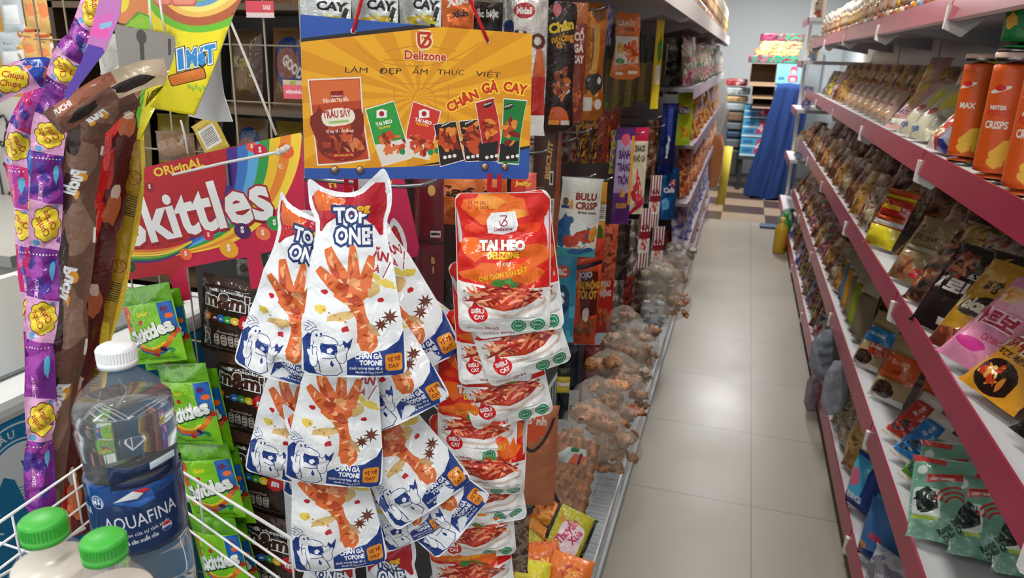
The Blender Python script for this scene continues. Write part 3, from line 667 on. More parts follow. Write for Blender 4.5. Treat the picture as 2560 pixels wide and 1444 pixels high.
# ================================================================ pig ear packs
H = Ln(1268, 822, .0462, math.radians(-3.5))
ho = rrect(-5.1, 0, 5.1, 15.8, .9)
r_, o_ = mat('#d9241a'), mat('#ec6a1e')
HL = [(mat('#f1f0ee'), []), (r_, [[(-5, 6.2), (5, 5.4), (5, 15), (4.3, 15.75), (-4.4, 15.75), (-5.05, 15)]]), (o_, [blob(-.5, 14.2, 3.4, 1.7, 3), blob(2.6, 9, 2.2, 1.3, 5), blob(-3, 10, 1.8, 1.2, 8), blob(0, 7.2, 4.6, 1.4, 9)]), (mat('#e8421c'), [blob(-3, 12, 1.2, .5, 31), blob(3, 12, 1.4, .5, 32), blob(1, 8.6, 1.6, .4, 33)]),
      (mat('#f09a3a'), [blob(-1.6, 14.8, 1.6, .8, 15), blob(1.2, 13.5, 1.4, .5, 16)]), (mat('#f1f0ee'), [[(-5.1, 6.4), (-3, 5.6), (0, 5), (3, 5.6), (5.1, 5.2), (5.1, 2), (-5.1, 2)]]),
      (mat('#eef0f2'), [[(-1.6, 11.5), (-1.75, 12.9), (-1.2, 13.7), (1.3, 13.8), (1.6, 12.4), (1.4, 11.7), (0, 11.3)]])]
eb = []
for q in ([(-.35, 13.35), (.4, 13.35)], [(-.35, 12.8), (-.3, 12.35), (.1, 12.3)], [(.4, 13.3), (-.25, 12.3)], [(0, 12.9), (.4, 12.8), (.45, 12.5), (.2, 12.25), (-.25, 12.3)]): eb += stroke(q, .12)
HL += [(mat('#9a2440'), eb + text('Delizone', 0, 11.75, .4, 1.9, bold=.03))]
HL += outlined(lambda grow: text('TAI HEO', -.1, 9.75, 1.0, 4.9, bold=.07, grow=grow), mat('#f7f4f0'), mat('#a31714'), .05)
HL += outlined(lambda grow: text('DELIZONE', 0, 8.85, .7, 3.4, bold=.05, grow=grow), mat('#f4d21c'), mat('#a31714'), .04)
HL += [(mat('#f7f4f0'), text('vị cay', 0, 8.15, .5, 1.6, bold=.02, shear=.2)), (mat('#f0d224'), text('DAI GIÒN SẦN SẬT', 0, 6.9, .55, 5.2, bold=.02, rot=.18))]
HL += [(mat('#d8c6ba'), [ell(0, 3.9, 4.7, 1.5)]), (mat('#f4f2f0'), [ell(0, 4.1, 4.4, 1.35)]), (mat('#c23a1e'), [blob(0, 4.6, 4.0, 1.35, 77, 20, .08), blob(.2, 5.5, 2.2, 1.1, 78, 14, .1)])]
q = random.Random(4)
for i in range(46):
    x = q.uniform(-3.2, 3.2); y = 4.4 + q.uniform(-.7, 1.3) * (1 - abs(x) / 5); a = q.uniform(-.9, .9) + x * .15; l = q.uniform(.6, 1.5)
    HL.append((mat(q.choice(['#e2683a', '#f0946a', '#a3241a', '#c8321e', '#f2b08a', '#8c1a18'])), stroke([(x - l * math.cos(a), y - l * math.sin(a)), (x, y + .2), (x + l * math.cos(a), y + l * math.sin(a))], lambda t: .12 + .22 * math.sin(3.1 * t), 1)))
HL += [(mat('#4c8a3c'), [blob(-.6, 6.2, .7, .5, 61), blob(.5, 6.4, .5, .35, 62), blob(1.1, 6.0, .5, .3, 63)]), (mat('#d81e24'), [blob(-2.9, 2.5, 1.15, 1.0, 64, 16, .1), [(-3.6, 3.2), (-3.2, 4.2), (-2.6, 3.3)]]), (mat('#f7f4f0'), text('SIÊU', -2.9, 2.6, .5, 1.5, bold=.05, rot=.1) + text('CAY', -2.7, 1.9, .5, 1.2, bold=.05, rot=.1))]
GR = mat('#0f8f5c'); GW2 = mat('#e4efe8')
for cx in (1.6, 3.7): HL += [(GR, [ell(cx, .95 + .1 * (cx > 3), .85, n=28)]), (GW2, ring(cx, .95 + .1 * (cx > 3), .6, .05) + text('ISO' if cx > 3 else 'HACCP', cx, .8 + .1 * (cx > 3), .28, .75, bold=.03) + [star(cx + .72 * math.cos(a), .95 + .72 * math.sin(a) + .1 * (cx > 3), .06, 5) for a in [k * .52 for k in range(12)]])]
HL += [(mat('#a8343c'), text('30g±2', -1.4, .45, .42, 1.6, bold=.03) + text('Khối lượng tịnh:', -3.3, .5, .25, 1.8, bold=.01)), (mat('#9c2a14'), text('05 04 2025', -2.6, 14.6, .35, 2.2) + text('03 12 2025', -2.6, 14.1, .35, 2.2)), (mat('#7a4a3a'), [star(-4.3, 5.2, .25, 8, .3), star(-4.2, 4.2, .25, 8, .3)])]
AH = art(ho, HL, .6)
def curl2(seed):
    q = random.Random(seed); a, b = q.uniform(-.4, .4), q.uniform(.5, 1.3)
    def f(Q):
        x, y, z = Q.T; return np.stack([x, y + x * x * 2.0 * b + a * .03 * np.sin(z * 40 + a * 9) + .006 * np.sin(z * 22 + 3 * a), z], 1)
    return f
HM = [pack_mesh('pig_ear_pack', AH, 1.3, 30 + i, WB, .52, 2.4, curl2(i), 5) for i in range(4)]
hp = [((1146, 838), (1376, 836), 0, 'orange spicy pig ear pack in front, hanging straight under the board'), ((1190, 852), (1414, 822), 1, 'spicy pig ear pack directly behind the front one, edge showing'),
      ((1228, 975), (1434, 905), 2, 'spicy pig ear pack on a tilt with white lower edge showing, second tier'), ((1148, 962), (1330, 952), 3, 'spicy pig ear pack mostly covered by the swung chicken foot pack'),
      ((1184, 1086), (1388, 1040), 0, 'spicy pig ear pack with red SIÊU CAY badge showing, third tier'), ((1092, 1150), (1290, 1156), 1, 'spicy pig ear pack behind the tilted chicken foot packs, fourth tier'),
      ((1110, 1236), (1310, 1244), 2, 'spicy pig ear pack two below the one showing its red badge'), ((1124, 1330), (1320, 1298), 3, 'spicy pig ear pack with a grey shaded front, fifth tier'),
      ((1094, 1412), (1292, 1398), 0, 'spicy pig ear pack next to last on the hanger'), ((1090, 1520), (1290, 1500), 1, 'spicy pig ear pack lowest on the hanger, red food at the frame edge')]
for i, (bl, br, mi, lab) in enumerate(hp):
    wpx = math.hypot(br[0] - bl[0], br[1] - bl[1]); D = .102 * F / wpx * .98
    D = .845 + .013 * i + .05 * max(0, bl[1] - 830) / 340
    p, q = at(*bl, D), at(*br, D); o = (p + q) / 2; s = (q - p).length / .102
    ob = link('pig_ear_pack', HM[mi], mw=frame(o, (q - p), V((.12, -1, .04))) @ Matrix.Scale(min(s, 1.16), 4)); tag(ob, lab, 'snack pack', 'spicy pig ear packs on the red strap')
# ================================================================ curved strips
def cr(pts, n):
    P = [V(p) for p in pts]; P = [P[0] * 2 - P[1]] + P + [P[-1] * 2 - P[-2]]; o = []
    m = len(P) - 3
    for i in range(n):
        t = i / (n - 1) * m; k = min(int(t), m - 1); t -= k; a, b, c, d = P[k:k + 4]
        o.append(.5 * ((2 * b) + (c - a) * t + (2 * a - 5 * b + 4 * c - d) * t * t + (3 * b - a - 3 * c + d) * t ** 3))
    return np.array([tuple(v) for v in o])
def ribbon(name, pts, width, layersfn, label, cat='sweets', twist=None, thick=1.0, back=None, grid=.7, amp=.2, group=None, seg=0, wl=4, margin=.3, parent=None, n=80):
    """pts: (px, py, D) from the top down; width cm; layersfn(L) gives art in s (0 = top) .. as (x, -s)"""
    W3 = [at(*p) for p in pts][::-1]; C = cr(W3, n); dl = np.r_[0, np.cumsum(np.linalg.norm(np.diff(C, axis=0), axis=1))]; L = dl[-1] * 100
    h = width / 2; out = []
    if seg:
        k = max(1, round(L / seg)); st = L / k
        prof = [(t, .80 + .20 * math.sin(math.pi * (t % 1)) ** .5) for t in np.linspace(0, k, k * 8 + 1)]
        out = [(h * a, t * st) for t, a in prof] + [(-h * a, t * st) for t, a in prof[::-1]]
    else: out = [(h, y) for y in np.linspace(0, L, 20)] + [(-h, y) for y in np.linspace(L, 0, 20)]
    T = np.gradient(C, axis=0); T /= np.linalg.norm(T, axis=1)[:, None]
    tw = np.radians(np.interp(dl / dl[-1], np.linspace(0, 1, len(twist)), twist[::-1])) if twist else np.zeros(n)
    vd = np.array(EYE)[None] - C; vd[:, 2] *= .2; vd /= np.linalg.norm(vd, axis=1)[:, None]
    A = np.cross(T, vd) * 1.0; A /= np.linalg.norm(A, axis=1)[:, None]; A = -A; Bn = np.cross(A, T); 
    if (Bn[n // 2] @ vd[n // 2]) > 0: Bn = -Bn
    cs, sn = np.cos(tw)[:, None], np.sin(tw)[:, None]; A2 = A * cs + Bn * sn; B2 = -A * sn + Bn * cs
    if (A2[n // 2] @ np.array(M.col[0][:3] if False else (1, 0, 0))) < 0 and not twist: A2 = -A2
    base = C[0].copy()
    def bend(Q):
        s = np.clip(Q[:, 2] * 100 / L * (n - 1), 0, n - 1.001); i = s.astype(int); f = (s - i)[:, None]
        I = lambda X: X[i] * (1 - f) + X[i + 1] * f
        return I(C) + I(A2) * Q[:, :1] + I(B2) * Q[:, 1:2] - base
    lay = layersfn(L, h)
    me = pack_mesh(name, art(out, lay, grid), thick, len(pts) * 7, back or lay[0][0], amp, h * .9, bend, wl, margin)
    o = link(name, me, parent, loc=V(base)) if not parent else link(name, me, parent, loc=V(base) - parent.location)
    if label: tag(o, label, cat, group)
    return o
# ---- the flower-badge lollipop strips
cP, cPk, cB, cY, cR2 = mat('#6f1f86'), mat('#e0a6cf'), mat('#2a4fb0'), mat('#f0d83a'), mat('#b83a22')
def chupa(base, alt, off=0, panel=mat('#e0a6cf')):
    def f(L, h):
        o = [(base, [])]; q = random.Random(int(L * 10) + off)
        o.append((alt, [blob(q.uniform(-h, h), q.uniform(0, L), q.uniform(.4, 1.3), q.uniform(.5, 1.6), i) for i in range(int(L * .8))]))
        o.append((mat('#4b2f95'), [blob(q.uniform(-h, h), q.uniform(0, L), .4, .6, i + 90) for i in range(int(L * .9))]))
        y = L - 3 - off
        while y > 2:
            o.append((panel, [[(-h, y - 2.6), (h, y - 2.2), (h, y + 2.2), (-h, y + 1.8)]]))
            o.append((mat('#5aa0cc'), [blob(h * .5, y - 1.9, .3, .35, 5), blob(-h * .6, y + 1.4, .25, .3, 6)]))
            fl = [ell(-.1, y, .95, 1.25)] + [ell(-.1 + .75 * math.cos(a), y + 1.1 * math.sin(a), .55, .6) for a in [k * math.pi / 4 for k in range(8)]]
            o.append((mat('#7a3a2a'), [[(x * 1.07 , (yy - y) * 1.07 + y) for x, yy in p] for p in fl])); o.append((cY, fl))
            o.append((cR2, text('Chupa', -.15, y + .25, .62, 1.9, bold=.02, rot=1.1, shear=.2) + text('Chups', .5, y - .35, .62, 1.9, bold=.02, rot=1.1, shear=.2)))
            o.append((W_, [rect(-h + .4 + k * .3, y - 3.1, -h + .52 + k * .3, y - 2.95) for k in range(int(h * 6))]))
            o.append((mat('#5ab4d8'), [blob(-h * .5, y - 4.6, .3, 1.0, 8)])); o.append((mat('#e8c8e4'), text('CREMOSA', h * .5, y - 6.5, .35, 2.0, bold=.02, rot=1.57)))
            y -= 9.5
        return o
    return f
GC = 'flower-badge lollipop strips'
ribbon('candy_strip', [(262, -60, .70), (225, 60, .71), (178, 140, .73), (150, 225, .75), (122, 330, .77), (118, 450, .78), (112, 600, .80), (108, 740, .81), (100, 880, .82), (102, 1040, .84), (98, 1160, .85), (104, 1290, .86)], 3.1, chupa(cP, mat('#a23fa8'), 1),
       'long purple lollipop strip running from the top down beside the brown one', 'sweets', [35, 20, 5, -10, 10, 20, -15, 10], 1.4, seg=9.5, group=GC, amp=.7)
ribbon('candy_strip', [(170, 205, .78), (110, 178, .76), (60, 190, .75), (0, 210, .74), (-60, 250, .73)], 3.0, chupa(cB, mat('#d8704a'), 3), 'blue and pink lollipop strip bent over towards the picture edge', 'sweets', None, 1.3, seg=8, group=GC)
ribbon('candy_strip', [(100, 210, .80), (62, 290, .80), (40, 380, .81), (46, 470, .82), (56, 560, .83), (70, 660, .84), (84, 760, .85), (92, 860, .86), (88, 960, .87)], 2.6, chupa(mat('#c41f6a'), mat('#b03a9a'), 5), 'magenta lollipop strip next to the freezer, twisted', 'sweets', [50, 20, 60, 30, 10, 30], 1.2, seg=8, group=GC)
ribbon('candy_strip', [(140, 215, .84), (120, 290, .85), (95, 380, .86), (88, 470, .87), (92, 600, .88)], 2.4, chupa(mat('#24459c'), mat('#3a66c8'), 4, mat('#caa0c8')), 'dark blue lollipop strip behind the purple one', 'sweets', [0, 30, -20], 1.2, seg=8, group=GC)
# purple header card above it
pc = Pl(240, 60, .68, 25)
o = link('header_card', sheet_mesh('header_card', art(pc.P((255, -30), (308, -30), (300, 40), (262, 130), (205, 205), (168, 250), (160, 235), (205, 150), (222, 95)), [(C('#c87cc0'), []), (C('#e06ac0'), [pc.P((222, 52), (285, 30), (270, 100), (215, 90))]), (C('#5a3fa8'), [pc.P((206, 140), (222, 110), (258, 120), (262, 132), (206, 206), (166, 252), (160, 236))]),
      (C('#f05ab0'), pc.t('Original', (204, 88), (272, 82), 22, bold=.05, rot=0) if False else pc.t('Chups', (200, 82), (272, 88), 24, bold=.05)), (C('#8cc0e4'), [pc.P((250, 60), (280, 52), (278, 66), (250, 74))])], 1), .08, mat('#8a7ab8', 'card')), mw=pc.mw); tag(o, 'pink and violet card strip in front of the purple lollipops', 'card')
# ---- brown, red and golden strips
def brown(L, h):
    o = [(mat('#6a4a3c'), []), (mat('#8a6a58'), [blob(0, y, h * .8, 3, int(y)) for y in range(2, int(L), 9)]), (mat('#3a2620'), [blob(h * .6, y, h * .3, 2.5, int(y) + 50) for y in range(5, int(L), 7)])]
    y = L - 8
    while y > 2:
        o += [(mat('#e8a030'), [ell(-.2, y + .8, .5, .6), blob(.3, y - 1.4, .3, .6, 3)]), (W_, text('Puchi', 0, y, 1.3, 3.4, bold=.05, rot=-1.3, shear=.25)), (mat('#d8d0c8'), [rect(-h, y + 4.2, -h + .3, y + 5.8)])]
        y -= 11
    return o
ribbon('candy_strip', [(335, 232, .80), (270, 262, .79), (225, 320, .79), (205, 400, .80), (196, 500, .81), (190, 620, .83), (180, 760, .85), (168, 900, .86), (140, 1040, .87), (118, 1180, .88), (112, 1290, .89)], 3.8, brown, 'long brown toffee strip with a white script word, hanging twisted', 'sweets', [-20, -10, 10, 30, -30, 20, 0], 1.6, seg=11, amp=.35)
ribbon('candy_strip', [(418, 178, .76), (372, 184, .75), (318, 200, .74), (262, 225, .735), (210, 258, .73), (160, 292, .73), (128, 310, .735)], 2.6, lambda L, h: [(mat('#7c5244'), []), (mat('#c8b49a'), [rect(-h, L * .55, h, L)]), (mat('#a8664c'), [rect(-h, 2, -h * .1, L * .6)]), (mat('#2c211e'), [blob(.4, L * .7, .6, 2, 4), blob(.6, L * .3, .5, 1.5, 9)]), (W_, text('PUCHI', -.5, 2.6, .5, 1.8, bold=.03, rot=1.57))],
       'brown toffee bag end with a zigzag edge, lying across the strips', 'sweets', None, 1.2, amp=.3)
ribbon('candy_strip', [(318, 270, .86), (300, 340, .86), (282, 430, .87), (262, 540, .88), (238, 660, .89), (222, 760, .90), (204, 860, .91), (182, 980, .92), (160, 1080, .93), (166, 1200, .94), (188, 1340, .95)], 4.0, lambda L, h: [(mat('#5c1a16'), []), (mat('#d4251c'), [rect(h * .35, 0, h, L)] + [blob(h * .3, y, .5, 3, y) for y in range(3, int(L), 7)]), (mat('#c86a3c'), [blob(-.5, y, .9, 2.2, y + 3) for y in range(4, int(L), 12)]), (mat('#e8c8b8'), [blob(-.4, y, .6, .9, y + 9) for y in range(6, int(L), 12)])],
       'long red candy strip with a bright red edge between brown and golden strips', 'sweets', [20, -20, 30, -25, 35, -20, 10], 1.8, seg=10, amp=.4)
ribbon('candy_strip', [(425, 192, .84), (372, 212, .85), (342, 262, .86), (336, 340, .87), (338, 430, .88), (322, 540, .90), (304, 640, .91), (282, 740, .92), (256, 840, .93), (238, 940, .94), (222, 1060, .95), (205, 1200, .96), (196, 1330, .97)], 2.7, lambda L, h: [(mat('#a88420'), []), (mat('#d8b82c'), [rect(-h, 0, -h + .5, L), blob(0, 20, .8, 3, 2)])] + sum([[(mat('#8a4a24'), ring(0, y, .8, .14) + text('Chupa', -.2, y, .4, 1.3, bold=.02, rot=1.1) + text('Chups', .3, y, .4, 1.3, bold=.02, rot=1.1)), (mat('#3a3226'), [rect(-.7, y - 4.5 + k * .28, .7, y - 4.38 + k * .28) for k in range(9)])] for y in range(8, int(L) - 16, 11)], []) + [(mat('#8a4a30'), [rect(0, L - 14, h, L)]), (mat('#6ab42c'), [rect(-.5, L - 16, .2, L - 6)]), (mat('#e8dc2c'), [rect(-h, L - 16, -.5, L)])],
       'long golden wafer strip with barcodes, hanging from the yellow header', 'sweets', [60, 40, 20, 15, 20, 25, 10], .7, seg=11, amp=.12)
# ---- yellow header with 1 MeT
Q = Pl(450, 150, .74, -12)
yo = [(288, -60), (592, -60), (588, -20), (570, 30), (556, 80), (540, 140), (520, 200), (492, 252), (470, 289), (430, 284), (360, 268), (384, 240), (408, 212), (422, 180), (434, 150), (440, 110), (437, 92), (424, 84), (376, 76), (322, 68), (300, 62), (284, 40), (280, 0)]
ra = lambda r0, r1, col: (C(col), stroke(Q.P(*[(490 + (r0 + r1) / 2 * math.cos(t), -55 + (r0 + r1) / 2 * .95 * math.sin(t)) for t in np.linspace(.1, 2.75, 16)]), (r1 - r0) * Q.k, 0))
bend_y = lambda X: np.stack([X[:, 0], X[:, 1] + 2.0 * np.clip(X[:, 0] - .012, 0, 1) ** 2 + .9 * np.clip(-.01 - X[:, 2], 0, 1) ** 1.5, X[:, 2]], 1)
L = [(C('#f2e01c'), []), ra(118, 142, '#6ec02c'), ra(100, 124, '#b8603c'), ra(86, 102, '#f0c060'), ra(72, 88, '#f4e47c'), ra(58, 74, '#6a9cc8'), ra(40, 60, '#7cc43c'),
     (C('#8a4a30'), [ell(*Q.c(312, 8), 2.5, 2.6)]), (C('#e08a4c'), [ell(*Q.c(305, 0), 2.3, 2.3), ell(*Q.c(345, 12), 1.6, 1.9)]), (C('#f0dc3c'), [ell(*Q.c(300, -8), 1.5, 1.5)]), (C('#5c9a2c'), [Q.P((310, 66), (345, 28), (378, 40), (376, 76), (320, 66))]), (C('#8ed02c'), [Q.P((314, 66), (350, 34), (376, 44), (376, 74), (322, 66))]), (C('#c46a50'), [rrect(*Q.c(385, 14), *Q.c(425, -60), .5), rrect(*Q.c(428, 16), *Q.c(486, -60), .6)]), (C('#e8907c'), [rrect(*Q.c(389, 10), *Q.c(421, -60), .5), rrect(*Q.c(432, 11), *Q.c(482, -60), .6)]),
     (C('#3a2418'), [rrect(*Q.c(421, 204), *Q.c(513, 180), .3, 4, .19)]), (C('#d8792c'), [rrect(*Q.c(423, 202), *Q.c(511, 182), .3, 4, .19)])]
m1 = lambda grow: Q.t('1', (447, 172), (461, 168), 44, bold=.05, grow=grow, shear=.25) + Q.t('MéT', (468, 168), (535, 153), 40, bold=.05, grow=grow, shear=.25)
L += [(C('#1d2a38'), m1(.085)), (C('#f4f4f0'), m1(.05)), (C('#2e8ad0'), m1(0)), (C('#a8c83c'), [blob(*Q.c(470 + k * 9, 215 + (k * 7) % 12), .25, .25, k) for k in range(5)] + [blob(*Q.c(330 + k * 14, 56 - k * 2), .25, .25, k) for k in range(3)])]
yb = empty('header_card', label='bright yellow hanging header card reading 1 MéT with a rainbow', cat='card', mw=Q.mw)
link('front_sheet', sheet_mesh('front_sheet', art(Q.P(*yo), L, .8), .07, mat('#b8b6b4', 'card'), bend_y), yb)
q2 = [(545, 110), (552, 180), (560, 235), (574, 280), (582, 304), (545, 304), (505, 298), (470, 290), (496, 240), (524, 190)]
Q2 = Pl(520, 220, .79, -30)
o = link('folded_sheet', sheet_mesh('folded_sheet', art(Q2.P(*q2), [(C('#bdbcbc'), [])], 1), .07, mat('#d0cfce', 'card')), yb); o.matrix_basis = Q.mw.inverted() @ Q2.mw
for x0, x1 in ((374, 380), (398, 414)):
    b = MB(); b.tube([at(x0 - 4, -40, .72), at((x0 + x1) / 2 - 1, 40, .722), at(x1, 82, .73)], .0011, mat('#e8e6e2', 'cloth'), 6); o = b.build('string', center=True)
    tag(o, 'white string in front of the yellow header card, ' + ('beside the orange lettering' if x0 < 390 else 'ending at the cut-out corner'), 'string')
gcard = Pl(360, 130, .95, 0)
L = [(C('#8f8a84'), []), (C('#4a4440'), [ell(*gcard.c(354, 92), .8, .9), gcard.P((348, 100), (360, 100), (362, 150), (352, 150)), gcard.P((420, 97), (428, 97), (428, 138), (421, 138))])]
o = link('hanging_card', sheet_mesh('hanging_card', art(gcard.P((285, 60), (450, 70), (445, 185), (300, 180)), L, 2), .06, mat('#8f8a84', 'card')), mw=gcard.mw); tag(o, 'grey card back with a spoon-shaped hole behind the yellow header', 'card')
# white rope and hook wires
for pts, lab, r in (([(560, 15), (600, 110), (645, 220), (691, 338)], 'white braided cord slanting from the yellow header to the red candy card', .0014), ([(452, 300), (462, 340), (470, 385)], 'grey cord hanging below the yellow header card', .001)):
    b = MB(); b.tube([at(x, y, .98) for x, y in pts], r * 1.3, mat('#cfcabf', 'cloth'), 6); o = b.build('cord', center=True); tag(o, lab, 'cord')
hk = empty('display_hook', at(560, 410, .9), 'white wire display hook with a round tip in front of the red candy card', 'hook')
b = MB(); b.tube([at(432, 437, 1.0), at(560, 407, .93), at(700, 379, .86), at(710, 376, .855)], .0019, WIRE, 8); b.build('wire', hk)
b = MB(); b.tube([at(698, 380, .853), at(716, 370, .85)], [.0042, .0036], mat('#ddd6cc', 'gloss'), 12); b.ball(at(717, 369, .85), .0040, mat('#ddd6cc', 'gloss')); b.ball(at(698, 380, .853), .0044, mat('#ddd6cc', 'gloss')); b.build('tip', hk)

# ================================================================ red candy card and its packs
K = Pl(520, 520, 1.03, 0)
ko = [(258, 443), (420, 404), (600, 362), (752, 331), (757, 345), (760, 480), (766, 610), (651, 634), (657, 668), (700, 661), (704, 712), (628, 722), (618, 643), (560, 650), (465, 669), (478, 748), (438, 755), (427, 700), (420, 684), (318, 700), (280, 706), (240, 706), (240, 500)]
L = [(C('#b41c26'), []), (C('#c41a44'), [K.P((590, 560), (640, 480), (700, 380), (730, 330), (780, 330), (780, 640), (620, 640), (480, 755), (430, 755), (430, 690)), K.P((600, 620), (780, 560), (780, 730), (620, 730))])]
la = [(566, 372), (570, 430), (560, 500), (520, 560), (470, 600), (430, 625)]; ra_ = [(756, 328), (748, 420), (700, 520), (620, 590), (540, 622), (430, 640)]
cols = ['#4a2a86', '#3a74c0', '#5aa8d8', '#2f9a48', '#f0c22c', '#e8862c', '#f4cf3c']
for i, c in enumerate(cols):
    def mix(t): return [((1 - t) * a[0] + t * b[0], (1 - t) * a[1] + t * b[1]) for a, b in zip(sm(la, 2, False), sm(ra_, 2, False))]
    e0, e1 = mix(i / 7), mix((i + 1) / 7); n = len(e0)
    L.append((C(c), [K.P(e0[j], e0[j + 1], e1[j + 1]) for j in range(n - 1)] + [K.P(e0[j], e1[j + 1], e1[j]) for j in range(n - 1)]))
for i, (c, o_) in enumerate((('#e8762c', -14), ('#f4b83c', -8), ('#f4d84c', -2), ('#6ab03c', 4), ('#2a7a3c', 9), ('#4a2a7a', 14))):
    L.append((C(c), stroke(K.P((330, 640 + o_), (390, 640 + o_), (440, 628 + o_ * .7), (480, 605 + o_ * .3)), lambda t: 6.5 * K.k * (1 - .6 * t))))
sk = lambda grow: text('Skittles', *K.c(497, 578), 118 * K.k, 476 * K.k, bold=.03, rot=math.atan2(124, 470), grow=grow)
dn = lambda P_, dx, dy: [[(x + dx, y + dy) for x, y in p] for p in P_]
L += [(C('#7c1018'), dn(sk(.02), .15, -.25)), (C('#a8202a'), sk(.03)), (C('#e9ebea'), sk(0))]
L += [(C('#e8c83c'), K.t('ORiginAL', (388, 442), (512, 414), 22, bold=.03)), (C('#f2e8e0'), ring(*K.c(703, 415), 6 * K.k, .05) + K.t('R', (700, 419), (706, 418), 7))]
for x, y, r, c in ((375, 468, 16, '#8e1a20'), (630, 367, 15, '#e05a3a'), (651, 377, 20, '#c81c40'), (715, 377, 22, '#e8622c'), (522, 588, 17, '#c8203c'), (607, 577, 25, '#4c1f5e'), (687, 558, 22, '#2f9a44'), (658, 583, 21, '#f07a48'), (573, 622, 28, '#f0a824'), (465, 635, 19, '#ee6a38'), (325, 665, 20, '#1c4a24')):
    L += [(C(c), [ell(*K.c(x, y), r * K.k, r * K.k * .82)]), (C('#f4ece8'), text('S', *K.c(x, y + r * .15), r * .62 * K.k, None, bold=.05))]
o = link('candy_card', sheet_mesh('candy_card', art(K.P(*ko), L, 1.5), .12, C('#9a8c80')), mw=K.mw); tag(o, 'big red candy hanger card with a rainbow and white lettering', 'card')
K2 = Pl(900, 540, 1.12, 0)
L = [(C('#bf1c4c'), []), (C('#e8c83c'), K2.t('H', (824, 468), (842, 466), 26, bold=.06) + K2.t('Ị', (862, 474), (876, 473), 26, bold=.06) + K2.t('Y', (962, 492), (992, 484), 34, bold=.04)), (C('#7c0f2c'), K2.t('www', (1010, 622), (1026, 621), 5))]
o = link('candy_card', sheet_mesh('candy_card', art(K2.P((740, 430), (1005, 425), (1016, 470), (1048, 615), (1044, 640), (1025, 645), (740, 690)), L, 2), .1, C('#8c1c30')), mw=K2.mw); tag(o, 'magenta card with yellow letters behind the white packs', 'card')
# green sour candy packs
kg = mat('#7cc21c'); kd = mat('#4c8c16')
L = [(kg, []), (mat('#5f9e18'), [rect(-4.3, 8.4, 4.3, 10.8)]), (mat('#d86a24'), [[(-4.2, 8.3), (-2.6, 8.3), (-1.9, 6), (-2.6, 3.6), (-4.2, 5)]]), (mat('#1f5fb0'), [[(2.1, 8.3), (3.9, 8.3), (4.1, 4.4), (3.2, 3), (2.3, 5)]]), (mat('#85c81f'), [ell(-.3, 5.6, 2.6, 2.9)]),
     (mat('#d8641c'), stroke([(-2.6, 3.4), (-1.4, 1.9), (.6, 1.6), (2.4, 2.4), (3.6, 4.2)], .55)), (mat('#f0c22c'), stroke([(-2.4, 3.8), (-1.2, 2.4), (.6, 2.1), (2.2, 2.9)], .3)), (mat('#2a6ac0'), stroke([(-2.6, 3.0), (-1.4, 1.5), (.8, 1.2), (2.6, 2.0)], .25))]
for i, c in enumerate(('#c82a24', '#e8a024', '#5a1c5a', '#2f8a34', '#e8641c', '#e8c030', '#c82a24', '#e8862c', '#4a1c4c', '#c82a24', '#2f8a34', '#e8a024')):
    x, y = [(-3.7, 7.6), (-3.2, 6.8), (2.9, 7.4), (-3.4, 5.7), (3.3, 6.4), (3.1, 5.2), (3.8, 4.2), (2.9, 3.2), (1.6, 1.9), (.2, 1.2), (2.7, 1.6), (-2.9, 2.3)][i]; L.append((mat(c), [ell(x, y, .42, .36)]))
L += [(mat('#1f4a14'), dn(text('Skittles', .2, 3.6, 1.9, 7.2, bold=.06, rot=.24, grow=.03), .05, -.1)), (mat('#f1f2ee'), text('Skittles', .2, 3.6, 1.9, 7.2, bold=.05, rot=.24)), (mat('#f0d820'), text('Sour', -.4, 6.8, .6, 1.7, bold=.04, rot=.1)), (mat('#c82a24'), [ell(-.8, 5.9, .35, .3)]), (mat('#2c5a12'), text('Net Wt 40 g ℮', -2.2, .7, .22, 2) + text('Artificially flavoured chewy candies', .6, .5, .2, 4.6)), (kd, [ell(.1, 9.5, .5, .42)])]
AS = art(rect(-4.2, 0, 4.2, 10.8), L, .6); SM = [pack_mesh('candy_pack', AS, 1.6, 60 + i, kd, .22, 2.2, None, 4) for i in range(2)]
for i, (t, bt) in enumerate((((376, 712), (404, 905)), ((447, 908), (496, 1108)), ((492, 1106), (548, 1292)), ((520, 1290), (574, 1470)))):
    for j in (1, 0):
        D = 1.06 + .028 * j + .018 * i; a, c = at(t[0] + 26 * j, t[1] + 14 * j, D), at(bt[0] + 26 * j, bt[1] + 14 * j, D + .012); z = (a - c); x = z.cross(V((-.12 - .1 * (i % 2), -1, 0))).normalized() * -1
        if x.x < 0: x = -x
        x = (x + V((0, 0, -.04 + .12 * (i == 0)))).normalized()
        ob = link('candy_pack', SM[(i + j) % 2], mw=frame(c, x, V((-.1, -1, .1))) @ Matrix.Diagonal((1.22 * z.length / .108, z.length / .108, z.length / .108, 1)))
        tag(ob, ('green sour candy pack, ' if j == 0 else 'green sour candy pack behind, ') + ['topmost of its chain under the red card', 'second from the top of its chain', 'third down its chain behind the white wires', 'lowest of its chain beside the bottle'][i], 'sweets', 'green sour candy packs in a hanging chain')
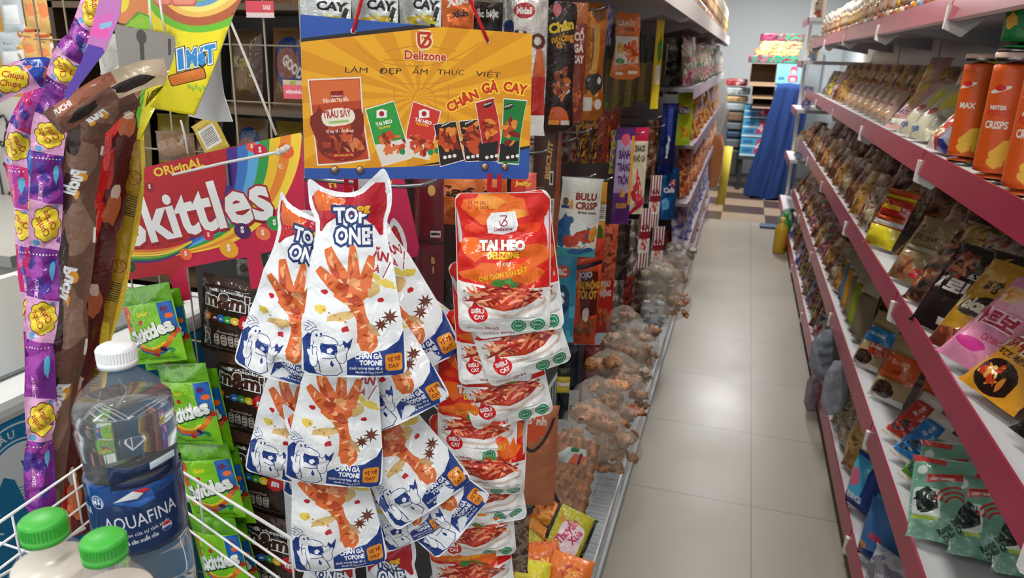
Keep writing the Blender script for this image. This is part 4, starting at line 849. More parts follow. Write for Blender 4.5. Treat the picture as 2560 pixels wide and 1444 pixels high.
# black and brown chocolate packs
cb = mat('#33221c'); L = [(cb, []), (mat('#4a342a'), [rect(-4.3, 9.6, 4.3, 11.2)]), (W_, text('milk chocolate', -.4, 9.0, .45, 5.4, bold=.03))]
mm = lambda grow: text("m&m's", 0, 6.9, 2.05, 7.4, bold=.05, grow=grow)
L += [(mat('#1a100c'), mm(.08)), (W_, mm(.05)), (mat('#4a2c20'), mm(0))]
for x, c in ((-3.2, '#d8762c'), (-2.1, '#4a2a1c'), (-1.2, '#2a64b4'), (-.2, '#3a9a3c'), (.8, '#e8c82c')): L += [(mat(c), [ell(x, 5.2, .62, .55)]), (W_, text('m', x, 4.98, .4, None, bold=.04))]
L += [(mat('#c41c24'), [ell(2.3, 5.2, 1.05, 1.1)]), (W_, text('m', 2.3, 4.8, .9, None, bold=.06) + ring(-3.2, 2.2, .0 + .5, .08) + stroke([(-3.7, 3.2), (-3.7, 1.0)], .07, 0) + stroke([(-2.7, 3.2), (-2.7, 1.0)], .07, 0) + stroke([(-3.7, 3.3), (-2.7, 3.3)], .07, 0) + stroke([(-3.7, 1), (-2.7, 1)], .07, 0)),
      (mat('#b8b0a8'), [rrect(-2.0 + k * .95, 1.2, -1.2 + k * .95, 2.9, .35) for k in range(4)] + text('เอ็มแอนด์เอ็มส์', -.2, 3.1, .3, 3)), (cb, [rect(-1.8 + k * .95, 1.6 + q_ * .5, -1.4 + k * .95, 1.75 + q_ * .5) for k in range(4) for q_ in range(3)]), (mat('#a8a098'), text('NET WEIGHT 14.5 g', -1.6, .55, .26, 3.6) + text('MILK CHOCOLATE COATED', 1.8, .5, .2, 3.0))]
AM = art(rect(-4.3, 0, 4.3, 11.2), L, .6); MM = [pack_mesh('chocolate_pack', AM, 1.5, 80 + i, cb, .22, 2.2, None, 4) for i in range(2)]
for i, (t, bt) in enumerate((((556, 690), (578, 884)), ((584, 886), (612, 1080)), ((618, 1082), (648, 1276)), ((640, 1280), (680, 1476)))):
    for j in (1, 0):
        D = 1.10 + .03 * j + .015 * i; a, c = at(t[0] + 22 * j, t[1] + 10 * j, D), at(bt[0] + 22 * j, bt[1] + 10 * j, D + .012); z = a - c
        ob = link('chocolate_pack', MM[(i + j) % 2], mw=frame(c, V((1, 0, -.07)), V((-.05, -1, .1))) @ Matrix.Diagonal((1.18 * z.length / .112, z.length / .112, z.length / .112, 1)))
        tag(ob, ('dark brown milk chocolate candy pack, ' if j == 0 else 'dark chocolate candy pack hidden behind another, ') + ['topmost of its chain', 'second from the top of its chain', 'third from the top of its chain', 'lowest of its chain'][i], 'sweets', 'dark chocolate candy packs in a hanging chain')
# ================================================================ bottles in the wire basket
TBZ = 1.06
bk = empty('bottle_basket', at(300, 1300, .7), 'white wire basket holding the water bottles at the bottom edge', 'basket')
zr = at(310, 1090, .95).z; c0 = atZ(310, 1090, zr); c1 = atZ(727, 1345, zr); c2 = atZ(-60, 1345, zr)
b = MB(); b.tube([c2, c0, c1], .0019, WIRE, 8)
for k in (.025, .05, .075): b.tube([c0 + V((0, 0, -k)), c1 + V((0, -.01, -k))], .0015, WIRE, 6); b.tube([c0 + V((0, 0, -k)), c2 + V((0, 0, -k))], .0015, WIRE, 6)
b.build('rim', bk); b = MB()
for k in (0, 3, 6):
    p = c0.lerp(c1, k / 6); b.tube([p, p + V((0, 0, TBZ - zr))], .0013, WIRE, 6)
for k in (2, 4):
    p = c0.lerp(c2, k / 5); b.tube([p, p + V((0, 0, TBZ - zr))], .0013, WIRE, 6)
b.build('wire_grid', bk)
b = MB()
for i in range(9): b.tube([(-.78 + i * .05, .1, TBZ - .0035), (-.70 + i * .045, .58 - i * .012, TBZ - .0035)], .002, WIRE, 6)
for i in range(10): b.tube([(-.78, .12 + i * .045, TBZ - .0015), (-.36, .10 + i * .045, TBZ - .0015)], .0015, WIRE, 6)
b.build('tray', bk)
PETC = clear('#f4f8fb', .09, .05, .15); PETL = clear('#f1ece4', .55, .12, .3)
def bottle(pxy, D, prof, H, label, name='water_bottle', cap='#f0f2f4', capr=.0155, caph=.018, body=PETC, water=None, lvl=0):
    p = at(*pxy, D); e = empty(name, (p.x, p.y, TBZ), label, 'bottle', 'plastic bottles in the wire basket'); k = (p.z - TBZ) / H
    b = MB(); b.lathe([(r, h * k) for r, h in prof], body, n=48); b.build('bottle_body', e, 'local')
    b = MB(); z = H * k
    b.lathe([(0, z), (capr * .86, z), (capr * .97, z - .0012), (capr, z - .004), (capr, z - caph * .72), (capr * 1.04, z - caph * .74), (capr * 1.04, z - caph), (capr * .8, z - caph)], mat(cap, 'paint'), n=48)
    for i in range(40):
        a = i * math.pi / 20; b.box((capr * math.cos(a), capr * math.sin(a), z - caph * .4), (.0012, .0012, caph * .5), mat(cap, 'paint'))
    b.build('cap', e, 'local')
    if water:
        w_ = [(max(r - .0012, 0), h * k) for r, h in prof if h < lvl]; w_[0] = (0, w_[0][1] + .001); rl = w_[-1][0]
        b = MB(); b.lathe([(0, .002)] + w_[1:] + [(rl, lvl * k), (0, lvl * k)], water, n=48); b.build('liquid', e, 'local')
    return e, k
ap = [(0, .003), (.030, 0), (.040, .004), (.0425, .015), (.0425, .04), (.041, .043), (.041, .046), (.0425, .05), (.042, .10), (.0397, .11), (.0394, .113), (.0397, .115), (.0397, .205), (.0404, .209), (.0414, .220), (.0418, .230), (.0405, .233), (.0405, .237), (.0416, .241), (.0405, .250), (.0350, .262), (.0250, .272), (.0165, .279), (.0135, .285), (.0132, .290), (.0132, .30)]
e, k = bottle((288, 862), .64, ap, .305, 'large clear water bottle with a dark blue label and white cap', water=glassy('#e8f0f4', 1.33), lvl=.252)
# wrapped label
r = .0403; Wl = 2 * math.pi * r * 100
x0 = e.location; camang = math.atan2(EYE.y - x0.y, EYE.x - x0.x)
NB = mat('#14315f', 'gloss'); lw = Wl / 2
L = [(NB, []), (mat('#1b4a8a', 'gloss'), [[(-4, 5.4), (4, 6.4), (4, 8.2), (-4, 7.6)]]), (mat('#0e2348', 'gloss'), [rect(-1.6, 7.2, 6, 9.6)]), (mat('#c8d8e4', 'gloss'), [rect(1.7, 8.6, 4.4, 9.25)]),
     (mat('#dfe6ea', 'gloss'), [[(-1.6, 6.0), (.1, 7.0), (.9, 6.6), (.4, 6.2)]]), (mat('#c8202c', 'gloss'), [[(.1, 7.0), (1.0, 7.1), (1.5, 6.8), (.9, 6.6)]]), (mat('#2a62b4', 'gloss'), [[(-1.7, 5.95), (.5, 6.15), (1.6, 6.8), (1.8, 5.7), (.4, 5.3)]])]
WT = mat('#e4ecf2', 'gloss')
L += [(WT, text('AQUAFINA', .55, 3.45, 1.35, 6.3, bold=0, rot=.10) + text('vị ngon của sự tinh khiết', .6, 2.6, .38, 4.4, bold=0, rot=.12) + text('Từ nhà sản xuất của', -.1, 1.75, .42, 3.6, bold=.02, rot=.13) + ring(-3.1, 5.9, .62, .07) + text('MỚI', -3.1, 5.6, .5, 1.0, bold=.03) + text('PHIÊN BẢN', -3.1, 6.15, .16, .7)),
      (WT, [ell(2.5, 2.5, .48)]), (mat('#c8202c', 'gloss'), [[(2.5 + .42 * math.cos(t), 2.55 + .42 * math.sin(t)) for t in np.linspace(.1, 3.0, 10)]]), (mat('#1c3f90', 'gloss'), [[(2.5 + .42 * math.cos(t), 2.45 - .42 * math.sin(t)) for t in np.linspace(.1, 3.0, 10)]]), (WT, text('AQUAFINA', -5.6, 4.4, .8, 3.2, bold=0, rot=0) + text('1.5L', -2.8, .5, .7, 1.3, bold=.02))]
hi = lambda x: 7.6 if x < -1.4 else 9.3
lo_ = [(-lw + .05, .3), (lw - .05, .3), (lw - .05, 7.7), (5.2, 7.9), (5.2, 9.5), (-1.6, 9.5), (-1.6, 7.7), (-lw + .05, 7.6)]
def wrap(Q):
    a = camang - .10 + Q[:, 0] / r; rr = r + .0004 - Q[:, 1]
    return np.stack([rr * np.cos(a), rr * np.sin(a), Q[:, 2] + .113 * k], 1)
link('label', sheet_mesh('label', art(lo_, L, .6), .01, NB, wrap), e)
gp_ = [(0, .003), (.026, 0), (.032, .005), (.033, .02), (.033, .13), (.0325, .17), (.033, .195), (.031, .212), (.026, .228), (.020, .24), (.0145, .248), (.013, .254), (.0128, .27)]
MILK = clear('#e9dfd2', .85, .25, .1)
bottle((105, 1292), .52, gp_, .275, 'clear plastic bottle with a green cap, standing beside the freezer', 'drink_bottle', '#3fae3c', .0148, .0165, PETC, MILK, .23)
bottle((256, 1340), .465, [(a, h_ * .87) for a, h_ in gp_], .24, 'clear plastic bottle with a green cap, standing in front of the big water bottle', 'drink_bottle', '#3fae3c', .0128, .0145, PETC, MILK, .20)

# ================================================================ chest freezer
FX = -1.30; FT = .955
fz = empty('chest_freezer', (-1.7, .75, 0), 'blue chest freezer with a white rim and glass lid', 'freezer')
b = MB(); b.box2((-2.02, -.5, .08), (FX, 1.62, FT - .05), mat('#1c76a6', 'paint')); b.build('cabinet', fz, bevel=.012)
b = MB(); b.box2((-2.04, -.52, FT - .05), (FX + .012, 1.64, FT), mat('#d6d8d6', 'paint')); b.build('rim', fz, bevel=.018)
b = MB(); b.box2((-1.96, -.4, FT + .001), (FX - .07, 1.54, FT + .012), mat('#8f9698', 'gloss')); b.build('lid', fz, bevel=.006)
b = MB(); b.box2((-1.9, .48, FT + .012), (FX - .1, .52, FT + .028), mat('#3c4246', 'paint')); b.build('lid_handle', fz)
for x in (-1.95, -1.37):
    for y in (-.42, 1.55): b = MB(); b.lathe([(0, 0), (.03, 0), (.03, .05), (.02, .08), (0, .08)], mat('#232323', 'paint'), (x, y, 0)); b.build('foot', fz)
FZ = facing((FX + .002, .8, 0), 90); FI = FZ.inverted()
class PF(Pl):
    def __init__(s): s.mw = FZ; s.inv = FI; s.k = .07
pf = PF(); cc = pf.c(52, 1190); ed = pf.c(52, 1052); rr_ = ed[1] - cc[1]; ex = abs(pf.c(125, 1190)[0] - cc[0]) / max(.6, 1)
WL = mat('#d4dde0', 'paint'); RO = rr_
def arcp(r_, a0, a1, n=24): return [(cc[0] + r_ * math.cos(math.radians(a)), cc[1] + r_ * math.sin(math.radians(a))) for a in np.linspace(a0, a1, n)]
lay = [(mat('#1c76a6', 'paint'), []), (WL, stroke(arcp(RO, -60, 240, 50), RO * .035, 0) + stroke(arcp(RO * .70, -60, 240, 50), RO * .03, 0) + [arcp(RO * .64, -60, 240, 40)])]
lay += [(mat('#1c76a6', 'paint'), [[(cc[0] - RO * .45, cc[1] - RO * .05), (cc[0] - RO * .3, cc[1] + RO * .15), (cc[0] - RO * .12, cc[1] + RO * .0), (cc[0] - RO * .0, cc[1] - RO * .55), (cc[0] - RO * .5, cc[1] - RO * .55)], [(cc[0] + RO * .05, cc[1] + RO * .3), (cc[0] + RO * .3, cc[1] + RO * .12), (cc[0] + RO * .38, cc[1] - RO * .5), (cc[0] + RO * .2, cc[1] - RO * .5)]] + sum([stroke([(cc[0] - RO * .55, cc[1] - RO * (.1 + k * .09)), (cc[0] + RO * .05, cc[1] - RO * (.22 + k * .06))], RO * .018, 0) for k in range(5)], []))]
for ch, a in zip('CHÂU HẠ LONG', range(128, -10, -12)):
    if ch != ' ': lay.append((mat('#d4dde0', 'paint'), text(ch, cc[0] + RO * .77 * math.cos(math.radians(a)), cc[1] + RO * .77 * math.sin(math.radians(a)), RO * .15, None, bold=.02, rot=math.radians(a - 90))))
lay += [(WL, sum([stroke([(cc[0] + RO * .3 + k * RO * .1, cc[1] - RO * .2), (cc[0] + RO * .5 + k * RO * .1, cc[1] - RO * 1.0)], RO * .03, 0) for k in range(6)], []))]
link('emblem', sheet_mesh('emblem', art([(cc[0] + RO * 1.25 * math.cos(a), cc[1] + RO * 1.25 * math.sin(a)) for a in np.linspace(0, 6.28, 48, endpoint=False)], lay, 3), .05, mat('#1c76a6', 'paint')), fz).matrix_basis = Matrix.Translation(-V(fz.location)) @ FZ

# ================================================================ pack designs
def design(w, h, bg, words=(), foodc=None, fo=None, extra=(), seed=1, thick=2.4, amp=.3, kind='film', grid=1.5, shape=None, back=None, top=None):
    bgm = mat(bg, kind); L = [(bgm, [])]
    if top: L.append((mat(top), [rect(-w, h * .88, w, h + 1), rect(-w, -1, w, h * .04)]))
    for c, p in extra: L.append((mat(c) if isinstance(c, str) else c, p))
    if foodc:
        fx, fy, rx, ry = fo or (0, h * .3, w * .36, h * .17)
        L += food(fx, fy, rx, ry, [mat(c) for c in foodc], seed, 22, .55)
    for s, c, x, y, hh, ww, *rt in words: L.append((mat(c), text(s, x, y, hh, ww, bold=.05, rot=rt[0] if rt else 0)))
    o = shape or ([(-w / 2, 0)] + [(-w / 2 + w * i / 8, 0) for i in range(1, 8)] + [(w / 2, 0), (w * .47, h * .06), (w * .485, h * .5), (w * .47, h * .93), (w / 2, h), (-w / 2, h), (-w * .47, h * .93), (-w * .485, h * .5), (-w * .47, h * .06)])
    me = pack_mesh('snack_pack', art(o, L, grid), thick, seed, mat(back or bg, kind), amp, min(w, h) * .3, None, w * .55); me['w'] = w; me['h'] = h; return me
def plain(w, h, cols, seed=1, thick=3, scale=28, amp=.5, top=None):
    """small far pouch in mottled printed film"""
    m = busy(cols, scale); L = [(m, [])]
    if top: L.append((mat(top), [rect(-w, h * .86, w, h + 1)]))
    o = [(-w / 2, 0), (0, 0), (w / 2, 0), (w * .46, h * .07), (w * .48, h * .5), (w * .46, h * .93), (w / 2, h), (0, h), (-w / 2, h), (-w * .46, h * .93), (-w * .48, h * .5), (-w * .46, h * .07)]
    me = pack_mesh('snack_pack', art(o, L, w / 5), thick, seed, m, amp, min(w, h) * .35, None, w * .6); me['w'] = w; me['h'] = h; return me
def hang(me, px, y0, y1, wpx, X=-.45, yaw=30, label='', name='snack_pack', cat='snack pack', group=None, roll=0, Y=None, D=None, tilt=0):
    p = atX(px, y0, X) if Y is None and D is None else atY(px, y0, Y) if D is None else at(px, y0, D)
    d = (M.transposed() @ (p - EYE)); D_ = -d.z
    h = (y1 - y0) * D_ / F * 1.04; wd = wpx * D_ / F / max(.35, math.cos(math.radians(yaw + math.degrees(math.atan2(p.x, p.y)) )))
    o = p - V((0, 0, h)); mw = facing(p, yaw, roll, tilt) @ Matrix.Translation((0, 0, -h)) @ Matrix.Diagonal((wd / me['w'] * 100, min(wd / me['w'] * 100, h / me['h'] * 100), h / me['h'] * 100, 1))
    ob = link(name, me, mw=mw); return tag(ob, label, cat, group)
# ---- behind: packs on the wall beyond the freezer
wallp = empty('wall_rack', (-3.0, 2.72, 0), 'yellow board with hooks on the wall beyond the freezer', 'rack')
MB().box2((-3.6, 2.72, 1.30), (-1.75, 2.74, 2.25), mat('#c8963a', 'matte')).build('board', wallp)
d1 = design(10, 20, '#d8a860', [('DRIED SQUID', '#c03a1c', 0, 17.6, .8, 7), ('Cay', '#3a2a4c', 0, 14, .8, 4)], None, None, [('#e8864c', [blob(0, 8, 3.4, 2.6, 3), blob(-2, 13, 1.4, 1, 5)]), ('#c84a24', [rect(-5, 17, 5, 18.6)]), ('#7a9a8c', [blob(2.5, 5, .5, .5, 2), blob(-3, 4, .5, .5, 4)])], 3, 1.5)
d2 = design(10, 14, '#e0dcd2', [('Snack', '#8a3a24', 0, 11.5, .9, 5)], None, None, [('#e0b050', [rect(-5, 11, 5, 14), rect(-5, 0, 5, 1.2)]), ('#a8643c', [ell(0, 6, 2.6)]), ('#d8c8b0', [ell(0, 6, 1.3, .6)])], 4, 1.4)
d3 = design(9, 18, '#b9c2c8', [('Trà', '#6a7a84', 0, 12, 1, 5)], None, None, [('#dfe3e4', [rect(-3, 3, 3, 9)])], 5, 1.4)
i = 0
for (px, y0, y1, w_, d, lab) in ((15, -60, 70, 50, d3, 'grey pack'), (18, 80, 168, 48, d3, 'grey pack'), (46, 45, 105, 26, d2, 'white-and-brown pack'), (70, -50, 62, 38, d1, 'orange squid pack'), (66, 66, 150, 34, d1, 'orange squid pack'), (100, -60, 70, 38, d1, 'orange squid pack'), (104, 80, 160, 36, d1, 'orange squid pack'), (136, 20, 85, 28, d2, 'white-and-brown pack'),
                                 (133, 90, 160, 28, d2, 'white-and-brown pack'), (168, -30, 60, 34, d1, 'orange squid pack'), (196, -40, 50, 30, d1, 'orange squid pack'), (42, 110, 165, 26, d2, 'white-and-brown pack')):
    i += 1; row = 'upper' if y0 < 30 else 'lower'
    hang(d, px, y0, y1, w_, Y=2.70, yaw=0, label=f'{lab} on the yellow board beyond the freezer, {row} row, number {i} from the picture edge'.replace('number %d' % i, ['next to the edge', 'second along', 'third along', 'fourth along', 'fifth along', 'sixth along', 'seventh along', 'eighth along', 'ninth along', 'tenth along', 'nearest the purple strips', 'beside the small gap'][i - 1]).replace(' from the picture edge', ''), group='packs on the yellow wall board')
# ornamental iron screen
sc = empty('iron_screen', (-3.2, 2.66, 0), 'white panel with black wrought iron scrolls behind the lollipop strips', 'screen')
MB().box2((-3.6, 2.68, 0), (-2.2, 2.70, 1.36), mat('#c9c5be', 'matte')).build('panel', sc)
b = MB(); ib = mat('#26201e', 'paint')
for gx in range(5):
    for gz in range(4):
        x, z = -3.5 + gx * .26, .5 + gz * .24; b.tube([(x + .03 * math.cos(t), 2.665, z + .03 * math.sin(t)) for t in np.linspace(0, 5.9, 14)], .006, ib, 6, closed=True)
        for a in (45, 135, 225, 315):
            ca, sa = math.cos(math.radians(a)), math.sin(math.radians(a)); b.tube([(x + ca * (.03 + .09 * t), 2.665, z + sa * (.03 + .08 * t) + .02 * math.sin(t * 6)) for t in np.linspace(0, 1, 8)], .005, ib, 6)
            xx, zz = x + ca * .11, z + sa * .10; b.tube([(xx + .018 * t * math.cos(5 * t), 2.665, zz + .018 * t * math.sin(5 * t)) for t in np.linspace(.1, 1.1, 9)], .004, ib, 6)
    b.tube([(-3.5 + gx * .26 + .13, 2.665, .1), (-3.5 + gx * .26 + .13, 2.665, 1.36)], .005, ib, 6)
b.build('scrollwork', sc)
cnt = empty('counter', (-2.9, 2.3, 0), 'grey counter top behind the chest freezer', 'counter')
MB().box2((-3.6, 1.85, .86), (-2.36, 2.66, .90), mat('#a9a8a4', 'paint')).build('worktop', cnt); MB().box2((-3.58, 1.9, 0), (-2.38, 2.64, .86), mat('#b9b2a6', 'paint')).build('cabinet', cnt)
# ---- behind the grid panel: candy bags in olive, yellow and brown
shf = empty('shelf_unit', (-1.6, 2.55, 0), 'dark wooden shelf unit seen through the brown wire grid', 'shelf unit')
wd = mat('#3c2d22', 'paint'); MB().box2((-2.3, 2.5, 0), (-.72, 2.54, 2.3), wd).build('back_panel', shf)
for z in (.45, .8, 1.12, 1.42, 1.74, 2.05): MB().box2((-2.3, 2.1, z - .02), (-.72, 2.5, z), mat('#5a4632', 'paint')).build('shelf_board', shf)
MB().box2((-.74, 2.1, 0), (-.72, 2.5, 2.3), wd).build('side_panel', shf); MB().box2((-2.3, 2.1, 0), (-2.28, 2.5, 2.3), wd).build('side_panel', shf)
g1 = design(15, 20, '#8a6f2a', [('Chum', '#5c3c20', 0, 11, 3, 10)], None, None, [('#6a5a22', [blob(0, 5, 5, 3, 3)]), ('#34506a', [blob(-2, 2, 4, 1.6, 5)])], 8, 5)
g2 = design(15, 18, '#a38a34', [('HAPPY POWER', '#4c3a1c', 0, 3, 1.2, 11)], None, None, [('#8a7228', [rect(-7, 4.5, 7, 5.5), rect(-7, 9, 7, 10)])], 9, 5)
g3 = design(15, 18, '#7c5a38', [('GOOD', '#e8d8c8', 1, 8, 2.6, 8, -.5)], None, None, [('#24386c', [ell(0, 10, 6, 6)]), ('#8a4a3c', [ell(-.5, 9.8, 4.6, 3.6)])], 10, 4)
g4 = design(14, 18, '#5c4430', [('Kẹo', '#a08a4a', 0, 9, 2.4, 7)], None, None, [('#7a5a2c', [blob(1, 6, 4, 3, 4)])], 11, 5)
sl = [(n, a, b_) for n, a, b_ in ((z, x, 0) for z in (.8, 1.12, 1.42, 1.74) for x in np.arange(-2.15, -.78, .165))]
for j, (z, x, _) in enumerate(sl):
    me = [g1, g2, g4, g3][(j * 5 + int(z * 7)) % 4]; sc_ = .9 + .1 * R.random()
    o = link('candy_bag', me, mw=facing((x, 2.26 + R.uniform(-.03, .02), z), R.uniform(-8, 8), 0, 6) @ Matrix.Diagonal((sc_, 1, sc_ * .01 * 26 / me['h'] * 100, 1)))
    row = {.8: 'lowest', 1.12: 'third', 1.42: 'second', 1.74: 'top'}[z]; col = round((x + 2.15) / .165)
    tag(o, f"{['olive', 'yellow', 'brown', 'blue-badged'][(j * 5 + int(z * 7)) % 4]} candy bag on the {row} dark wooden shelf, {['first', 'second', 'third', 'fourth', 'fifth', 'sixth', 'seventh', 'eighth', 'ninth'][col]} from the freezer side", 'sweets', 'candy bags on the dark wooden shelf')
# pink promotional tags and pale bags hanging on the grid
for (px, y0, y1, w_, me, lab) in ((648, 2, 40, 70, design(12, 6, '#e8505c', [('SALE', '#f6e8e4', 3, 3, 1.5, 3)], None, None, [('#f6dcd8', [rect(-6, 0, 6, 1.8)])], 1, .4, .03, 'card'), 'pink paper tag high on the wire grid'), (732, 200, 244, 52, design(12, 10, '#ee6474', [('xúcxích', '#f8ecea', 0, 3, 2, 9)], None, None, [('#d8c0a0', [rect(-6, 7.4, 6, 10)]), ('#9ab83c', [rect(-1.5, 7.6, 1.5, 9.6)])], 1, .4, .03, 'card'), 'pink paper tag with white lettering beside the blue header board edge')):
    hang(me, px, y0, y1, w_, Y=1.37, yaw=0, label=lab, name='price_tag', cat='tag')
hang(design(9, 14, '#cfcac2', [], None, None, [('#bcb6ac', [blob(0, 6, 3, 4, 3)])], 12, 2.5, .5), 276, 84, 180, 70, Y=1.36, yaw=0, label='plain whitish plastic bag behind the purple header strip', name='plastic_bag', cat='bag')
hang(design(9, 14, '#c8a83a', [], None, None, [('#e8e4dc', [rect(-3, 3, 3, 11)]), ('#2c2a28', [rect(-2.5, 4 + k * .55, 2.5, 4.25 + k * .55) for k in range(11)])], 13, 1.5, .1), 505, 300, 385, 62, Y=1.36, yaw=0, roll=-28, label='yellow wafer pack with a barcode tilted behind the red candy card')
hang(design(9, 8, '#7a5c44', [], None, None, [('#96755a', [blob(0, 4, 3.4, 2.4, 3)])], 14, 4, .6), 435, 330, 400, 90, Y=1.36, yaw=0, label='brown sweet bag between the cords above the red candy card')
# added near-black panel, standing in for the darkness behind the candy chains
bp_ = empty('dark_backing_panel', (-.78, 1.36, 0), 'added dark backing panel behind the hanging candy chains', 'panel')
MB().box2((-1.12, 1.30, .2), (-.66, 1.315, 1.29), mat('#241f1e', 'paint')).build('board', bp_)
hang(design(9, 18, '#d8d6d0', [('N2346', '#3c4a5c', -1, 3, 1, 5, 1.57)], None, None, [('#3a3a3c', [rect(-2.4, 9 + k * .5, 2.4, 9.22 + k * .5) for k in range(13)])], 15, 1.2, .2), 440, 1120, 1265, 60, D=1.22, yaw=0, roll=3, label='white pack back with a barcode beside the big water bottle')
hang(design(10, 22, '#d4d6d8', [], None, None, [('#c2c6ca', [rect(-3, 2, 3, 9)])], 16, 1.6, .3), 742, 1200, 1444, 70, D=1.06, yaw=0, label='plain grey-white pack back behind the chicken foot packs')
for k, (px, y0, y1, w_) in enumerate(((700, 640, 690, 60), (610, 648, 690, 40))):
    hang(design(8, 8, '#a8a49a', [], None, None, [('#6c6a66', [blob(0, 4, 2, 2, k)])], 17 + k, 1.5, .6), px, y0, y1, w_, D=1.15, yaw=0, label=['silver wrapper end in the side cut-out of the red card', 'silver wrapper end above the topmost chocolate pack'][k], name='wrapper')
# ================================================================ snacks hanging along the aisle
KC = design(16, 24, '#d5d8d6', [('KING', '#1c1a1a', -.5, 14, 4.2, 12, -.1), ('CAY', '#1c1a1a', 2, 8.5, 4, 9, -.1)], ['#e0c830', '#c8a820', '#d8d040'], (1, 3.5, 6, 3), [('#2a2624', [[(-8, 16), (-5, 24), (-3, 24), (-6, 14)], [(3, 0), (5, 0), (7, 9), (6, 10)]])], 21, 3, .6, 'foil')
MI = design(15, 34, '#cfc8c0', [('MAO', '#5a2c1c', .5, 21, 3.4, 12, -.1), ('Midaš', '#f4ece4', .2, 28.3, 1.5, 4.6)], None, None, [('#b82a24', [ell(.2, 29, 3.2, 1.8)]), ('#2a3464', [blob(-4.4, 25, 1.6, 1.8, 5)]), ('#d86a3c', [blob(5, 15, 1.6, 6, 6)]), ('#b8281e', [rect(3, 5, 8, 14)]), ('#e8e4de', [rect(2, 0, 8, 5)])], 22, 3, .6, 'foil')
CH = design(12, 38, '#2a1a16', [('Chân', '#e8c83c', 0, 29.5, 2.8, 9.5, .2), ('nướng', '#d8962c', .6, 26.6, 2.2, 8.5, .15), ('Gà', '#d8962c', 0, 24.6, 1.6, 4)], ['#a8522c', '#c8703c', '#8a3a1e'], (.4, 15, 3.4, 6), [('#c4606c', [ell(-2, 35.5, 1.6, 1.9)]), ('#d8d4cc', [blob(2.6, 13, 1.6, 2, 7)]), ('#d8622c', [blob(0, 5, 4.6, 2.6, 8, 16, .3)]), ('#f0a04c', [rect(-3.6, 2, .4, 3.4)]), ('#e8e0d8', [rect(1.2, 2, 4.6, 3.4)])], 23, 2.4, .5,
            shape=sm([(-6, 0), (6, 0), (6, 6), (5, 14), (5.8, 22), (4.6, 28), (6, 34), (5, 38), (-5, 38), (-5.4, 30), (-6.2, 24), (-5, 17), (-6, 8)], 1))
RC = design(9, 36, '#8c3a26', [('CỔ', '#f0e0d4', .4, 25, 2.4, 5), ('GÀ', '#f0e0d4', .4, 21.6, 2.4, 5), ('CAY', '#f0e0d4', .4, 18.4, 2.2, 6)], ['#a8481e', '#c86a3a'], (0, 8, 3, 5), [('#c8743c', [rect(-4, 30, 4, 36)])], 24, 2, .5)
LG = design(10, 34, '#c8782c', [], None, None, [('#8a5a2c', [blob(1.5, 31, 3, 2, 3)]), ('#e0a44c', stroke([(0, 28), (.6, 20), (-.4, 14)], 3)), ('#8c5420', stroke([(-1.2, 27), (-.6, 20), (-1.4, 15)], .8)), ('#38342e', [blob(.4, 11, 3.6, 3, 5)]), ('#d8e4ea', [ell(2.6, 12, .8, 1.1)]), ('#efe8dc', [rect(-4.4, 3, 0, 7), ell(2.6, 5, 1.6)])], 25, 2.6, .5, 'foil', shape=sm([(-5, 0), (5, 0), (4.8, 8), (3.8, 16), (4.4, 24), (4.8, 34), (-4.6, 34), (-4.2, 26), (-3.6, 18), (-4.8, 8)], 1))
OR = design(13, 24, '#e07a38', [('CÀ RỐT', '#e8dcd0', -1, 19, 1.6, 7), ('HOA', '#7a3a2c', .5, 17, 1.4, 4)], ['#d8521e', '#f0a04c', '#e86a2c'], (1, 10, 3.6, 4), [('#e4dccc', [[(-4.4, 15.4), (4.6, 15.4), (5.2, 6), (-4.6, 5)]]), ('#e8b43c', [blob(-2.6, 11, 1.5, 2, 4)]), ('#3f8a2c', [blob(-2.6, 6.6, 1.6, 1, 6)]), ('#f4ece4', [rect(1, 2, 5, 3.2), rect(-4, 1.6, -1, 2.6)])], 26, 2.4, .5, shape=sm([(-6.4, 0), (6.8, 0), (6, 6), (5.2, 14), (5.4, 20), (4.4, 24), (2, 23), (-1, 23.4), (-4.6, 24), (-5.2, 19), (-4.6, 12), (-5.6, 5)], 1))
OL = design(12, 26, '#5a5024', [], None, None, [('#1e2a20', [rect(-6, 16, 6, 26)]), ('#7a6c34', [rect(-3, 0, -1, 16)]), ('#5a9a34', [blob(0, 2, 1, 1, 4)])], 27, 1.4, .5)
OL2 = design(12, 26, '#8a7834', [], None, None, [('#26301f', [rect(-6, 15, 6, 26)]), ('#a08c4c', [rect(0, 0, 3, 15)]), ('#5a9a34', [blob(2, 2, 1.4, 1, 4)])], 27, 2.4, .5)
YG = design(10, 28, '#e8cc2c', [], None, None, [('#4c9a4c', [blob(1, 19, 3, 4, 3)]), ('#f0ece0', [rect(-3, 8, 3, 14)])], 28, 1.6, .4)
PU = design(14, 24, '#5c2a72', [('BÁNH', '#4a1c5c', 0, 16.5, 2, 8), ('TRÁNG', '#4a1c5c', 0, 13.4, 2, 9.5), ('TRỘN', '#4a1c5c', 0, 10.2, 2, 8), ('50.000', '#c8962c', 0, 4.2, 1.3, 8)], ['#e8b030', '#d87a2c'], (0, 7.8, 2.6, 1.2), [('#b8a8cc', [rect(-6, 8, 6, 21)]), ('#e0607a', [blob(0, 21, 3, 1.4, 5)]), ('#e8a42c', [rect(4.6, 5, 7, 22)])], 29, 2, .4)
PK = design(12, 26, '#d8ccae', [('SNACK', '#3a3430', 0, 19, 1.8, 8), ('KHÔ GÀ', '#3a3430', 0, 16, 1.8, 9)], ['#b82a3c', '#d8404c'], (0, 8, 4, 5), [('#c82850', [rect(-6, 22, 6, 26), [(-6, 0), (6, 6), (6, 3), (-6, -1)]])], 30, 2, .5)
